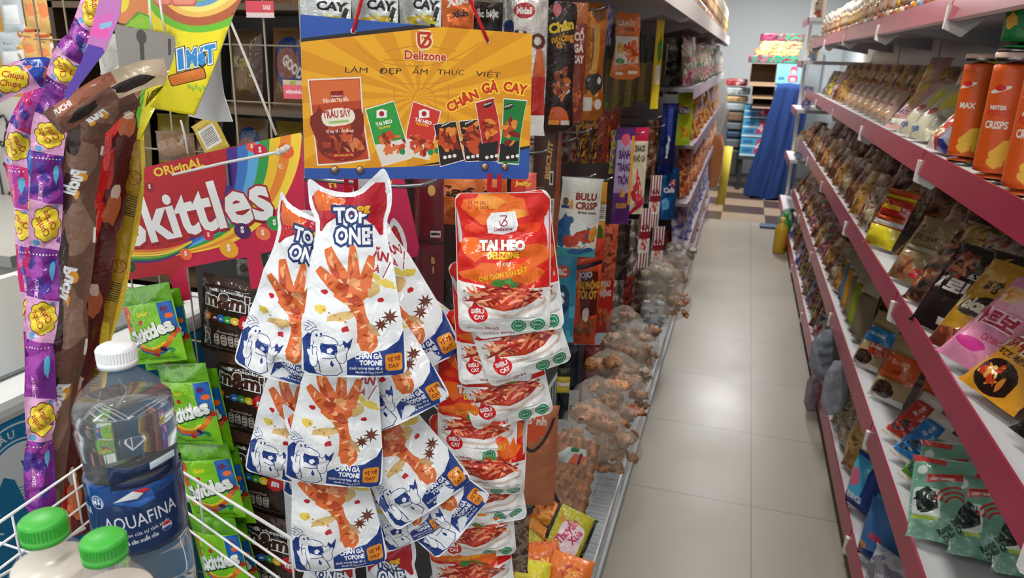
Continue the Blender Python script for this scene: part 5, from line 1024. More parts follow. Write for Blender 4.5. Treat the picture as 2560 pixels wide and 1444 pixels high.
BK = design(18, 30, '#dcdcd2', [('BULU', '#8c2a20', 2, 22, 2.6, 9), ('CRISP', '#8c2a20', 2.5, 18.6, 2.6, 9.5), ('Shrimp Snack', '#3a3430', 3, 16.8, .9, 8), ], None, None, [('#2a5f94', [blob(-6, 10, 3, 6, 3), blob(-4.5, 14, 2, 1.6, 5), blob(3, 9, 4, 3.4, 8)]), ('#e4ece8', [blob(0, 11, 3.4, 3.6, 6)]), ('#b8402a', [blob(1, 8.4, 4.6, 1.8, 9, 14, .2, .5), blob(-3, 6, 3.6, 2.2, 12), blob(4.6, 6.6, 3.6, .9, 14, 10, .2)]), ('#3aa0a8', [rect(-8, 0, 9, 3.4)]), ('#2a5f94', [blob(0, 2, 4, 1.2, 15), blob(5, 3, 2.5, 1, 16)]), ('#e0963c', [blob(6.5, 9.5, 1.8, 3, 17), blob(-4, 20, .8, 2, 18)]), ('#7a5a3a', [ell(-6.4, 21, 1.2, 1.5)]), ('#2a4f84', [rect(-8, 18.4, -4.8, 19.6)]), ('#c84a34', stroke([(-2, 3), (0, 5), (2, 3), (4, 5)], .4))], 31, 3, .4)
YB = design(12, 30, '#d89a34', [], None, None, [('#d8d4c8', [rect(-6, 12, 6, 20)]), ('#4c6a2a', [blob(1, 6, 4, 4, 3)]), ('#6a6660', [rect(-4, 13 + k, 5, 13.3 + k) for k in range(6)])], 32, 2, .3)
BX = design(16, 40, '#4c2c20', [('BISCUIT', '#c89a54', 2, 30, 2.6, 11, 1.45)], None, None, [('#1e1614', [rect(-8, 0, 8, 12)]), ('#8a4c2c', [[(4, 0), (8, 0), (8, 40), (5.4, 40)]]), ('#d8d4cc', [rect(.5, 12, 4.6, 19), rect(1.6, 23, 3.6, 27)]), ('#2a2624', [rect(.8, 12.4 + k * .45, 4.3, 12.62 + k * .45) for k in range(14)] + [rect(2, 23.5, 3.2, 26.5)]), ('#9a8c80', [rect(-6.5, 14 + k, -1, 14.2 + k) for k in range(9)])], 33, 3, .1, 'paint')
BS = design(14, 28, '#2f86a8', [('RC', '#f0dcd4', 0, 22, 2, 4), ('S', '#e8f0f4', 0, 13, 3.4, 3)], None, None, [('#c84a34', [ell(0, 23, 3.4, 2)]), ('#1c3f5c', [ell(.5, 14, 3.4, 5)]), ('#4ab0d0', [rect(-7, 0, 7, 2), rect(3, 2, 5, 4), rect(-6, 4, -3, 7), rect(4, 8, 7, 12)]), ('#dce4e8', stroke([(-4, 8), (0, 5), (1, 1)], .7))], 34, 3, .5)
DP = design(16, 34, '#d84c24', [('ĐẬU PHỘNG', '#f0b43c', 1.8, 18.6, 2.2, 11), ('TỎI ỚT', '#f0b43c', 2, 15.4, 2.4, 9), ('JOJO', '#c8ccd8', .5, 22, 1.8, 6, .1)], ['#7a4a34', '#94603f', '#6a3c2a'], (2.6, 7, 4.6, 3.4), [('#5a1f16', [[(-2, 24), (6, 24), (7.4, 10), (0, 9)]]), ('#2c1c2c', [[(-8, 24.6), (8, 27.6), (8, 26.4), (-8, 23.4)]]), ('#c84428', [[(-8, 27), (8, 29), (8, 34), (-2, 34)]]), ('#e4dccf', [blob(2, 10, 1.4, 2.4, 5)]), ('#7a4a30', [blob(-5 + k * 2.1, 5.2, 1.1, 1.1, k) for k in range(5)])], 35, 4, .4)
DR = design(12, 30, '#b8281f', [('ĐẬU', '#f0dcd4', 0, 17, 2, 6), ('PHỘNG', '#f0dcd4', 0, 13.6, 2, 8)], ['#8a4428', '#b86a3c'], (0, 6, 4, 3), [('#e89a2c', [rect(-6, 20, 6, 30), ell(-3, 18, 3)]), ('#d8d4d0', [ell(0, 24, 2.4)])], 36, 3, .4)
ST = design(8, 34, '#e4dcd8', [('GÀ', '#8a2a34', 0, 22, 3, 5)], ['#b8402c', '#e0a08c'], (0, 14, 2.4, 4), [('#8a2434', [rect(-3.6 + k * 1.9, 20, -2.7 + k * 1.9, 34) for k in range(4)] + [rect(-3.6 + k * 1.9, 0, -2.7 + k * 1.9, 9) for k in range(4)] + [rect(-4, 17, 4, 21)])], 37, 1, .3)
NV = design(14, 30, '#1a2a6c', [('Milky', '#c8ccdc', .5, 12, 2, 10, 1.5)], None, None, [('#241c3c', [blob(0, 7, 4, 2, 4)]), ('#3a4c9a', [rect(-2, 16, 2, 28)])], 38, 3.4, .8, 'foil')
OI = design(14, 32, '#b4cf2c', [('Oishi', '#e8e4f0', 0, 20, 3, 9)], ['#e8b42c', '#f0d84c', '#d88a2c'], (0, 9, 4.6, 4), [('#5c3c7a', [ell(-1.6, 21.4, 5.4, 2.2)]), ('#d8642c', [[(-6, 26), (-2, 25), (-5, 22)]])], 39, 3, .4)
CT = design(12, 26, '#1f64a8', [('Calo', '#e8e0e4', 0, 14, 2.4, 8)], ['#b82a44', '#e0a0a0'], (2, 17, 2.8, 3.4), [('#5aa0d0', [blob(-2, 8, 3, 3, 4)])], 40, 3, .8, 'foil')
TH = design(18, 22, '#c8642c', [('ไลก์', '#3c2418', 0, 12, 3.4, 11)], None, None, [('#d8783c', [blob(0, 17, 7, 3, 4)]), ('#a84c24', [blob(2, 5, 7, 3, 6)])], 41, 5, .7)
JE = design(12, 16, '#c83428', [('Jelly', '#f0c83c', 0, 9, 2.2, 8)], None, None, [('#e0604c', [rect(1, 0, 6, 16)]), ('#f0e8dc', [rect(-5, 13, -3, 15)])], 42, 3, .4)
RD = design(13, 40, '#5e141c', [('B', '#c89a54', 2, 14, 2, 1.6), ('I', '#c89a54', 2, 11, 2, .6)], None, None, [('#c8a060', [ell(1.5, 36, 1.6)]), ('#3c1016', [rect(-7, 20, 7, 20.6)]), ('#d8d0c8', [rect(1, 22, 5, 24)]), ('#1c1212', [rect(1.2, 22.6, 4.8, 23.4)])], 43, 3, .1, 'paint')
DKp = [plain(9, 26, c, 50 + i, 2.2) for i, c in enumerate((['#1c1614', '#2c2220', '#5a4a40'], ['#2a1a14', '#6a3c24', '#8a8078'], ['#4c1c18', '#8a2c20', '#2a1614'], ['#3a322c', '#6a6258', '#b8b0a8'], ['#b84a2c', '#c86a4c', '#7a2c1c']))]
BKK = plain(12, 16, ['#221410', '#b86a24', '#38201a', '#d8a034', '#6a2a1c'], 60, 2.4, 22)
BKK2 = plain(12, 16, ['#38201a', '#a83c20', '#7c2c1c', '#c8702c'], 61, 2.4, 26)
MIX = [plain(10, 15, c, 62 + i, 2.4) for i, c in enumerate((['#7a3c4c', '#b87a8c', '#4c8a5a', '#d8b8c0'], ['#8a4c2c', '#d8963c', '#6a6a8c'], ['#5a7a34', '#d8c83c', '#8a5a9a'], ['#a83434', '#d8d0cc', '#6a5a7a'], ['#4a4a8a', '#8a8ac0', '#d8d4e0'], ['#c85a2c', '#e0a070', '#8a4434']))]
HG = 'snack packs hanging on the pegboard'
def H_(*a, **k): return hang(*a, **k)
H_(KC, 810, -60, 60, 130, D=1.30, yaw=6, label='white pack with black and yellow print above the blue corner of the header board', group=HG)
H_(KC, 935, -70, 62, 120, D=1.33, yaw=8, label='white pack with black letters above the header board emblem', group=HG)
H_(KC, 1050, -70, 60, 110, D=1.36, yaw=8, label='white pack with black letters next to the white-topped orange pack', group=HG)
H_(design(12, 18, '#d86a34', [('Xúc', '#e8e4e0', 0, 9.5, 2.6, 8, .2), ('xích', '#2c2624', 1, 6, 2, 6, .1)], None, None, [('#b8b4a8', [rect(-6, 11, 6, 18)])], 44, 3, .6, 'foil'), 1145, -60, 78, 84, D=1.34, yaw=8, label='orange pack with white script above the header board', group=HG)
H_(design(12, 20, '#2a2420', [('Đặc biệt', '#c8c4bc', 0, 8, 2, 9)], None, None, [('#8a8478', [rect(-6, 12, 6, 20)])], 45, 3, .6, 'foil'), 1215, -70, 100, 92, D=1.40, yaw=10, label='black and silver pack behind the second red cord', group=HG)
H_(MI, 1312, -30, 318, 128, X=-.44, yaw=12, label='silver pack with a red oval badge, half behind the header board', group=HG)
H_(CH, 1407, 2, 310, 80, X=-.40, yaw=20, label='tall black wavy pack with yellow script and orange chicken feet', group=HG)
H_(RC, 1450, 6, 290, 46, X=-.42, yaw=20, label='narrow dark red pack between the black wavy one and the golden leg one', group=HG)
H_(LG, 1492, 8, 284, 62, X=-.41, yaw=24, label='golden pack showing a chicken leg, white oval near its foot', group=HG)
H_(MIX[4], 1522, 10, 105, 24, X=-.43, yaw=30, label='small blue pack behind the orange carrot pack', group=HG)
H_(MIX[0], 1532, 100, 192, 30, X=-.44, yaw=30, label='small violet pack behind the orange carrot pack', group=HG)
H_(OR, 1572, 28, 186, 78, X=-.37, yaw=30, label='bright orange pack with pale window and carrots, nearest the shelf end', group=HG)
for k in range(9):
    H_((OL, OL2)[k % 2], 1530 + k * 16, 62 + k * 4 + (k % 2) * 5, 264 - k * 3 - (k % 3) * 4, 24, X=-.44 - .004 * k, yaw=20, label='narrow olive pack with a dark top, seen almost edge on below the shelf', group='olive packs hanging edge on')
H_(YG, 1653, 50, 258, 20, X=-.36, yaw=55, label='yellow pack hanging edge on beside the olive packs', group=HG)
for px, y0, y1, w_, m, lab in ((1690, 95, 226, 38, DKp[3], 'brownish clear bag beside the yellow edge-on pack'), (1712, 112, 212, 30, YG, 'green pack between brown and red bags'), (1732, 96, 200, 24, DKp[4], 'red pack next to the second shelf tray')):
    H_(m, px, y0, y1, w_, X=-.42, yaw=40, label=lab, group=HG)
for k, (px, y0, y1, m) in enumerate(((1448, 268, 396, BKK), (1478, 262, 402, BKK), (1508, 272, 400, BKK2), (1532, 268, 398, BKK2), (1422, 282, 404, DKp[1]))):
    H_(m, px, y0, y1, 44, X=-.46, yaw=20, label='black and orange grilled chicken pack in the row under the tall packs', group='black and orange packs in the second row')
H_(BX, 1372, 312, 650, 74, X=-.43, yaw=15, label='tall dark brown pack with a white barcode, left of the white crab pack'.replace('left of', 'beside'), group=HG)
H_(MI, 1330, 330, 480, 40, X=-.48, yaw=12, label='silver pack end below the corner of the header board', group=HG)
H_(RD, 1072, 440, 770, 78, D=1.18, yaw=8, label='dark red flat pack with gold letters behind the magenta card', group=HG)
H_(TH, 1150, 425, 560, 120, D=1.22, yaw=8, label='orange bag with curly dark lettering under the header board', group=HG)
H_(TH, 1225, 430, 560, 90, D=1.25, yaw=8, label='orange bag behind the red strap of the pig ear packs', group=HG)
H_(JE, 1310, 430, 500, 66, D=1.22, yaw=8, label='red pack with yellow lettering just above the orange pig ear pack', group=HG)
H_(DKp[0], 1100, 700, 980, 90, D=1.25, yaw=8, label='dark brown pack behind the magenta card and white packs', group=HG)
H_(BK, 1458, 444, 640, 106, X=-.355, yaw=22, roll=3, label='white pack reading BULU CRISP with a red crab on a blue wave', group=HG)
H_(YB, 1500, 455, 615, 40, X=-.41, yaw=35, label='yellow pack back right behind the white crab pack'.replace('right behind', 'directly behind'), group=HG)
H_(design(8, 20, '#c8783c', [('เผ็ด', '#5a3424', 0, 8, 2, 5)], None, None, [('#2a1a1a', [rect(-4, 12, 4, 20)]), ('#c82c34', [blob(0, 18, 2, 2.4, 3)])], 46, 2.6, .5), 1398, 500, 640, 30, X=-.41, yaw=20, label='narrow orange pack with a black top between brown and white packs', group=HG)
H_(MIX[2], 1540, 325, 430, 22, X=-.42, yaw=30, label='teal striped pack beside the purple one', group=HG)
H_(PU, 1566, 318, 556, 48, X=-.385, yaw=28, label='purple pack reading BÁNH TRÁNG TRỘN', group=HG)
H_(PK, 1604, 318, 530, 40, X=-.385, yaw=30, label='cream and pink pack next beyond the purple one', group=HG)
H_(DKp[1], 1634, 300, 440, 30, X=-.42, yaw=30, label='dark pack with an orange band above the striped packs', group=HG)
H_(NV, 1678, 258, 430, 40, X=-.37, yaw=32, label='shiny navy blue pack in the third stretch of the pegboard', group=HG)
H_(OI, 1716, 232, 356, 42, X=-.33, yaw=35, label='lime green pack reading Oishi at the end of the pegboard', group=HG)
H_(ST, 1642, 438, 566, 28, X=-.36, yaw=28, label='red and white striped pack, upper of the pair', group=HG); H_(ST, 1648, 566, 684, 30, X=-.35, yaw=28, label='red and white striped pack, lower of the pair', group=HG)
H_(ST, 1616, 520, 670, 30, X=-.39, yaw=34, label='striped pack back beside the pair of striped packs', group=HG)
H_(CT, 1676, 420, 545, 42, X=-.35, yaw=30, label='shiny blue pack with a red and white badge', group=HG)
for k, (px, y0, y1, w_, m, lab) in enumerate(((1528, 560, 702, 40, DKp[4], 'orange-red pack low behind the white crab pack'), (1562, 550, 720, 34, DKp[0], 'black pack under the purple one'), (1586, 548, 740, 30, DKp[3], 'grey clear pack beside the black one'), (1668, 575, 660, 24, DKp[2], 'dark red pack under the shiny blue one'), (1692, 545, 640, 28, MIX[2], 'green-and-orange pack near the far basket'),
                                          (1600, 676, 800, 46, DKp[1], 'dark brown pack just above the basket frame'), (1570, 690, 800, 30, DKp[2], 'black and red pack just above the basket frame'), (1544, 700, 930, 36, DKp[3], 'grey-green clear sleeve hanging down to the basket'))):
    H_(m, px, y0, y1, w_, X=-.40, yaw=30, label=lab, group=HG)
H_(DP, 1468, 594, 868, 92, X=-.42, yaw=20, roll=2, label='orange pack reading ĐẬU PHỘNG TỎI ỚT with brown peanuts', group=HG)
H_(DR, 1518, 620, 838, 48, X=-.43, yaw=28, label='yellow and red peanut pack beside the orange peanut pack', group=HG)
H_(BS, 1408, 636, 862, 76, X=-.42, yaw=15, label='blue checked pack with a white letter S behind the pig ear packs', group=HG)
H_(design(14, 28, '#161c2c', [], None, None, [('#3a3a44', [rect(4, 0, 7, 28)])], 47, 3, .6), 1430, 860, 1062, 66, X=-.43, yaw=15, label='dark navy pack low on the pegboard beside a red one', group=HG)
H_(design(14, 18, '#6e2028', [], None, None, [('#8a3038', [blob(0, 9, 4, 5, 3)])], 48, 5, 1.2), 1488, 862, 985, 62, X=-.41, yaw=20, label='crumpled dark red pack under the orange peanut pack', group=HG)
for k in range(3):
    H_(design(7, 16, '#c8ccca', [('周知', '#3a3a3c', 0, 6, 2.6, 5, 1.57)], None, None, [], 49, .4, .05, 'card') if k == 0 else TAG, 1436 + k * 30, 975 - k * 14, 1062 - k * 16, 26 + 8 * k, X=-.41 + .012 * k, yaw=15, label='pale grey pack end with dark characters above the cracker pack', group='pale pack ends above the crackers')
    if k == 0: TAG = bpy.data.objects[-1].data if False else [o for o in COL.objects][-1].data
H_(design(16, 36, '#b06a48', [('Bánh', '#d8d0c4', -1, 30, 2.6, 8), ], None, None, [('#a82424', [rect(-8, 12, -5.5, 36)]), ('#d8542c', [blob(-2, 30, 5, 6, 3)]), ('#e0702c', [rect(-8, 12, -5.6, 18)]), ('#3c2c24', stroke([(-6, 22), (-2, 20), (3, 25), (6, 32)], 1.2))], 50, 5, .5), 1350, 1010, 1290, 100, D=1.28, yaw=12, label='peach brown bread pack with an orange and red print beside the pig ear packs', group=HG)
H_(design(10, 18, '#e0cc3c', [], None, None, [('#2a3424', [rect(-5, 12, 5, 18)]), ('#f0e8d8', [rect(-5, 5, 5, 8)])], 51, 3, .6), 1410, 920, 985, 34, X=-.42, yaw=15, label='yellow and white pack edge behind the white pig ear packs', group=HG)
H_(plain(12, 24, ['#5a4434', '#8a7460', '#3a2c24'], 52, 2), 1296, 1290, 1450, 60, D=1.2, yaw=8, label='brown film pack behind the lowest pig ear packs', group=HG)
# more packs further down the left side, on the violet shelves
n = 0
for z in (1.475, 1.12, .76, .40, .12):
    y = 4.9 if z < 1.4 else 4.35
    nm = {1.475: 'top', 1.12: 'second', .76: 'third', .40: 'fourth', .12: 'lowest'}[z]
    k = 0
    while y < 8.7:
        m = MIX[(n * 5 + k) % 6]; wdt = R.uniform(.13, .19); s_ = wdt / .10
        o = link('mixed_pack', m, mw=facing((LF - .055 - R.uniform(0, .02), y, z - .005), 62 + R.uniform(-12, 12), 0, 8) @ Matrix.Diagonal((s_, s_, s_ * R.uniform(1.0, 1.35) * (.75 if z > 1.4 else .95), 1)))
        tag(o, 'small mixed snack pack on the %s tray of the far end of the pegboard gondola' % nm, 'snack pack', 'mixed packs on the %s far tray' % nm)
        y += wdt * .80; k += 1; n += 1
CLR = clear('#d8d2c6', .30, .1)
for k, (px, y0, y1, w_) in enumerate(((1800, 196, 330, 34), (1812, 232, 346, 26))):
    hang(pack_mesh('clear_bag', art(rect(-8, 0, 8, 30), [(CLR, [])], 2), 5, 90 + k, CLR, .9) if not n < 0 else None, px, y0, y1, w_, Y=8.4, yaw=10, label=['clear crinkled bag hanging at the far end of the pegboard gondola', 'smaller clear bag hanging beside the crinkled one at the gondola end'][k], name='clear_bag', cat='bag') if False else None
def clearbag(px, y0, y1, wpx, label, seed, X=None, Y=None, D=None, col='#cfc8bc', alpha=.35):
    m = clear(col, alpha, .1); me = pack_mesh('clear_bag', art(sm(rect(-8, 0, 8, 24), 1), [(m, [])], 1.6), 5, seed, m, 1.3); me['w'] = 16; me['h'] = 24
    return hang(me, px, y0, y1, wpx, X=X if X else -.3, Y=Y, D=D, yaw=25, label=label, name='clear_bag', cat='bag')
clearbag(1803, 196, 332, 40, 'clear crinkled bag hanging at the far end of the pegboard gondola', 91, Y=8.0)
clearbag(1797, 335, 462, 34, 'orange-brown bag at the far end of the pegboard gondola', 92, Y=8.1, col='#b8784c', alpha=.95)
b = MB(); p = atZ(1816, 460, .3); q9 = atY(1822, 366, 8.9); b.tube([q9, V((q9.x - .02, 8.9, .0))], .05, mat('#c8b83c', 'paint'), 10); o = b.build('yellow_tube', center=True); tag(o, 'tall yellow packaged stick at the far end of the pegboard gondola', 'package')
# ---- goods in the baskets
CRK = mat('#9a5c30', 'matte')
cr_ = empty('cracker_pack', atZ(1430, 1290, .13), 'clear pack of long brown crackers with a small label, standing in the near basket', 'snack pack')
p0 = atZ(1400, 1300, .13); 
for i in range(7):
    q_ = at(1388 + i * 16, 1082 + i * 4, 1.75); r_ = at(1368 + i * 13, 1278 + i * 3, 1.68)
    b = MB()
    b.tube([r_.lerp(q_, t) + V((.004 * math.sin(t * 40 + i), 0, 0)) for t in np.linspace(0, 1, 26)], [.0145 + .0014 * math.sin(t * 60) for t in np.linspace(0, 1, 26)], busy(['#6a3c1e', '#8c5228', '#a86a38'], 60, .45), 10)
    b.build('cracker_stick', cr_)
pl = Pl(1440, 1180, 1.62, 14)
me = pack_mesh('wrapper', art(pl.P((1384, 1066), (1508, 1096), (1500, 1150), (1480, 1220), (1450, 1296), (1362, 1276), (1360, 1200), (1378, 1120)), [(clear('#c8b8a4', .13, .08), [])], 1.5), 6, 93, clear('#c8b8a4', .13, .08), .6)
o = link('wrapper', me, cr_); o.matrix_basis = Matrix.Translation(-V(cr_.location)) @ pl.mw
me = sheet_mesh('sticker', art(pl.P((1394, 1114), (1420, 1096), (1464, 1104), (1464, 1130), (1440, 1142), (1400, 1132)), [(C('#c8ccc8'), []), (C('#d86a4c'), [pl.P((1412, 1142), (1436, 1112), (1466, 1122), (1450, 1144))]), (C('#2f7a4a'), [pl.P((1428, 1098), (1448, 1098), (1446, 1110), (1426, 1108))]), (C('#5a2c5c'), [pl.P((1440, 1140), (1450, 1112), (1456, 1114), (1446, 1142))])], 2), .03, C('#c8ccc8'), lambda X: X + np.array([0, -.034, 0]))
o = link('sticker', me, cr_); o.matrix_basis = Matrix.Translation(-V(cr_.location)) @ pl.mw
def lump_bag(px, py, D, sx, sy, label, cols, seed, n=12, alpha=.22):
    c = at(px, py, D); e = empty('clear_bag', c, label, 'bag'); q = random.Random(seed); b = MB(); m = busy(cols, 45, .5)
    for i in range(n):
        b.ball(c + V((q.uniform(-1, 1) * sx, q.uniform(-1, 1) * sx * .6, q.uniform(-1, 1) * sy)), q.uniform(.25, .45) * sx, m, 8, (q.uniform(.6, 1.6), q.uniform(.6, 1.4), q.uniform(.4, 1)))
    o = b.build('contents', e); d = o.modifiers.new('rough', 'DISPLACE'); tx = bpy.data.textures.new('lumps', 'CLOUDS'); tx.noise_scale = .014; d.texture = tx; d.strength = .03
    tag(o, kind='stuff')
    mm_ = clear('#d8d0c4' if alpha < .4 else '#6c747e', alpha, .07); b = MB(); b.ball(c, 1, mm_, 12, (sx * 1.5, sx * 1.1, sy * 1.5)); o = b.build('bag_film', e); d = o.modifiers.new('crease', 'DISPLACE'); tx = bpy.data.textures.new('creases', 'CLOUDS'); tx.noise_scale = .045; d.texture = tx; d.strength = .035; d.mid_level = .6
    return e
NC = ['#8a5830', '#b07a48', '#6e4424']
lump_bag(1556, 880, 2.45, .055, .05, 'clear bag of brown noodles in the near basket, below the grey sleeve', NC, 1)
lump_bag(1560, 985, 2.25, .055, .045, 'clear bag of fried snacks in the near basket, just above the lowest clear bag', NC, 2)
lump_bag(1545, 1060, 2.12, .05, .05, 'clear bag of brown snacks in the near basket beside the crackers', ['#8a4c30', '#a8643c', '#5a3020'], 3)
lump_bag(1580, 900, 2.7, .05, .04, 'clear bag of orange snacks at the basket frame', ['#a8602c', '#c87c40', '#7a4424'], 4)
lump_bag(1600, 945, 2.55, .035, .04, 'clear bag with a white tag end leaning on the basket rim', ['#a07c5a', '#c8b49c', '#7a5a40'], 5)
for k, (px, py, D_, sx, sy) in enumerate(((1530, 930, 2.3, .06, .05), (1500, 1010, 2.1, .06, .055), (1590, 850, 2.7, .06, .05), (1536, 1120, 1.98, .05, .05), (1480, 1080, 1.95, .06, .06), (1560, 820, 2.75, .05, .06), (1612, 880, 2.6, .04, .05), (1690, 760, 3.6, .05, .06), (1640, 690, 3.9, .06, .09))):
    lump_bag(px, py, D_, sx, sy, 'clear bag of fried brown snacks heaped in the wire baskets', [NC, ['#a87040', '#c89060', '#7a4a28'], ['#7a4a30', '#9a6844', '#54341e']][k % 3], 30 + k)['group'] = 'clear snack bags heaped in the baskets'
lump_bag(1650, 720, 3.6, .08, .09, 'big clear bag of pale pork rind in the second basket', ['#8a7c68', '#a89a84', '#6a5c4a'], 6)
lump_bag(1690, 680, 3.9, .06, .08, 'clear bag with a brown filling leaning out of the second basket', ['#8a5a3c', '#a87a5c', '#6a4430'], 7)
lump_bag(1636, 780, 3.5, .05, .05, 'pale blue-white clear bag in the second basket near its corner', ['#a8b4bc', '#8a949a', '#c8ccd0'], 8)
lump_bag(1702, 628, 4.5, .07, .05, 'shiny clear bag piled in the furthest basket', ['#a8a49c', '#8a7c70', '#c8c4bc'], 9)
# bottom corner packs
def lay_(me, px, py, D, wpx, yaw, roll, tilt, label):
    p = at(px, py, D); s_ = wpx * D / F / (me['w'] * .01)
    o = link('snack_pack', me, mw=facing(p, yaw, roll, tilt) @ Matrix.Scale(s_, 4) @ Matrix.Translation((0, 0, -me['h'] * .005))); return tag(o, label, 'snack pack', 'loose packs in the near basket')
TD = design(14, 18, '#b8b02c', [('Thuyền', '#c84a70', 0, 10.5, 2.6, 9, 1.2), ('Xưa', '#c84a70', 3, 10, 2.2, 5, 1.2)], None, None, [('#1c1a18', [rect(-7, 0, -5.6, 18), rect(5.6, 0, 7, 18), rect(-7, 0, 7, 1.2)]), ('#f0dce0', [[(x, y) for x, y in rrect(-3.4, 4, 4.4, 14, 2)]]), ('#d88a2c', [rect(-4.6, 13, -3, 15)])], 53, 3, .5)
L_ = [(TD, 1418, 1345, 1.42, 112, 14, 22, 30, 'yellow-green pack with pink script lying in the near basket corner'),
      (design(14, 20, '#1f1a18', [], ['#d8742c', '#e89a3c', '#b85420'], (0, 13, 5, 4), [('#e8882c', ring(2, 13, 3, 1.6)), ('#8a847c', [rect(-5, 2, 5, 5)])], 54, 3, .6), 1368, 1310, 1.47, 118, 10, -35, 30, 'black pack with orange rings beside the yellow-green pack'),
      (design(16, 12, '#d86a28', [('GIÒN', '#f0c04c', 0, 5, 2.2, 8)], ['#b83c1c', '#e8a04c'], (-3, 5, 3, 2), [], 55, 4, .6), 1340, 1405, 1.36, 130, 10, -10, 40, 'orange pack at the bottom, below the black pack with rings'),
      (design(16, 12, '#e0742c', [], ['#c84c20', '#f0a04c'], (0, 6, 4, 3), [], 56, 4, .6), 1425, 1430, 1.34, 110, 10, 12, 40, 'orange pack at the bottom corner beside the basket rim'),
      (design(14, 12, '#c8c034', [], None, None, [('#d88a2c', [rect(-7, 8, 7, 12)])], 57, 4, .6), 1345, 1352, 1.43, 90, 10, 30, 30, 'yellow pack squeezed under the black pack'), 
      (design(14, 12, '#d8c830', [], None, None, [], 58, 4, .6), 1330, 1440, 1.33, 90, 10, 5, 40, 'yellow pack lowest at the picture edge')]
for a in L_: lay_(*a)
# ---- peg hooks
PG = mat('#8e8e90', 'metal')
for k, (px, py, X) in enumerate(((1090, 450, -.36), (1376, 372, -.40), (1440, 345, -.40), (1480, 322, -.38), (1574, 228, -.42), (1612, 330, -.34), (1490, 436, -.36), (1532, 444, -.35), (1655, 290, -.36), (1444, 26, -.38), (1520, 14, -.36), (1600, 52, -.34), (1664, 312, -.34))):
    t = atX(px, py, X); e = empty('peg_hook', (LX, t.y, t.z - .004), 'chrome peg hook ' + ['under the header board edge', 'beside the tall brown pack', 'under the tall black wavy pack', 'under the golden leg pack', 'under the orange carrot pack', 'above the cream and pink pack', 'holding the white crab pack', 'behind the white crab pack', 'holding the navy blue pack', 'holding the black wavy pack', 'holding the golden leg pack', 'holding the orange carrot pack', 'above the shiny blue pack'][k], 'hook', 'peg hooks of the pegboard')
    b = MB(); b.tube([(LX, t.y, t.z - .012), (t.x - .05, t.y, t.z - .012), (t.x - .02, t.y, t.z - .008), t], .0027, PG, 8); b.build('prong', e)
    MB().box((LX + .002, t.y, t.z - .012), (.004, .03, .03), PG).build('back_plate', e)
# ================================================================ goods on the right shelves
MI_ = M.transposed()
def pxof(p): d = MI_ @ (V(p) - EYE); return 1280 + F * d.x / -d.z, 722 - F * d.y / -d.z
def yat(px, X, z):
    a, b_ = .9, 9
    for _ in range(40):
        m = (a + b_) / 2
        if pxof((X, m, z))[0] > px: a = m
        else: b_ = m
    return m
ZS = {k: z - .021 for k, z in SH.items()}
def put(me, key, px, X, w, h, label, group=None, yaw=-75, tilt=18, name='snack_pack', cat='snack pack', roll=0, dz=0, Y=None, th=1):
    z = ZS[key] + dz; y = Y if Y else yat(px, X, z); s = w / me['w'] * 100
    z += .008 + (.014 if tilt > 40 else 0)
    o = link(name, me, mw=facing((X, y, z + .004), yaw, roll, tilt) @ Matrix.Diagonal((s, s * th, h / me['h'] * 100, 1)))
    return tag(o, label, cat, group)
def can(key, px, X, r, h, cols, label, words, dz=0, Y=None):
    z = ZS[key] + dz; y = Y if Y else yat(px, X, z); e = empty('chip_can', (X, y, z), label, 'can', 'chip cans at the near end of the second shelf')
    b = MB(); b.lathe([(0, 0), (r * .98, 0), (r * 1.02, .002), (r * 1.02, .005), (r, .007)], PG, n=32); b.lathe([(r, h - .012), (r * 1.02, h - .01), (r * 1.02, h - .006), (r, h - .004)], PG, n=32); b.build('rim', e, 'local')
    b = MB(); b.lathe([(r * 1.04, h - .006), (r * 1.04, h + .004), (r * .9, h + .005), (0, h + .003)], mat('#d8b8a8', 'gloss'), n=32); b.build('lid', e, 'local')
    W2 = math.pi * r * 100; hh = h * 100; ca = math.atan2(-y, -X)
    L = [(mat(cols[0], 'paint'), [])] + [(mat(c, 'paint'), p) for c, p in cols[1]] + [(mat(c, 'paint'), text(s, x, yy, ht, ww, bold=.04, rot=rt)) for s, c, x, yy, ht, ww, rt in words]
    def wr(Q): a = ca + .1 + Q[:, 0] / r; rr = r - Q[:, 1]; return np.stack([rr * np.cos(a), rr * np.sin(a), Q[:, 2] + .006], 1)
    link('printed_sleeve', sheet_mesh('printed_sleeve', art(rect(-W2, 0, W2, hh - 1.8), L, 1.2), .01, mat(cols[0], 'paint'), wr), e); return e
OC = ('#dc5a1c', [('#e8702c', [rect(-14, 0, 14, 1.4)]), ('#f0b83c', [blob(1, 7, 3.4, 2, 3, 12, .2, .5), blob(3.4, 3.6, 2.6, 1.6, 5, 12, .2, -.3), blob(-1, 4, 2, 1.2, 8)]), ('#e8e4dc', [rect(5.6, 3, 8.4, 9), rect(5.6, 14, 8.4, 22), ell(-3.0, 19.6, 2.4, .5, rot=.3)]), ('#c82c24', [ell(-3, 20, 1.3, .7)]), ('#2a2a2a', [rect(5.8, 3.4 + k * .5, 8.2, 3.62 + k * .5) for k in range(11)])])
GC_ = ('#17803c', [('#1c9448', [rect(-14, 0, 14, 1.4)]), ('#e8e4dc', [rect(1.6, 5, 7.2, 19)]), ('#8a9490', [rect(2, 6 + k, 6.8, 6.3 + k) for k in range(12)]), ('#f0b83c', [blob(-4, 6, 1.6, 1.6, 3)])])
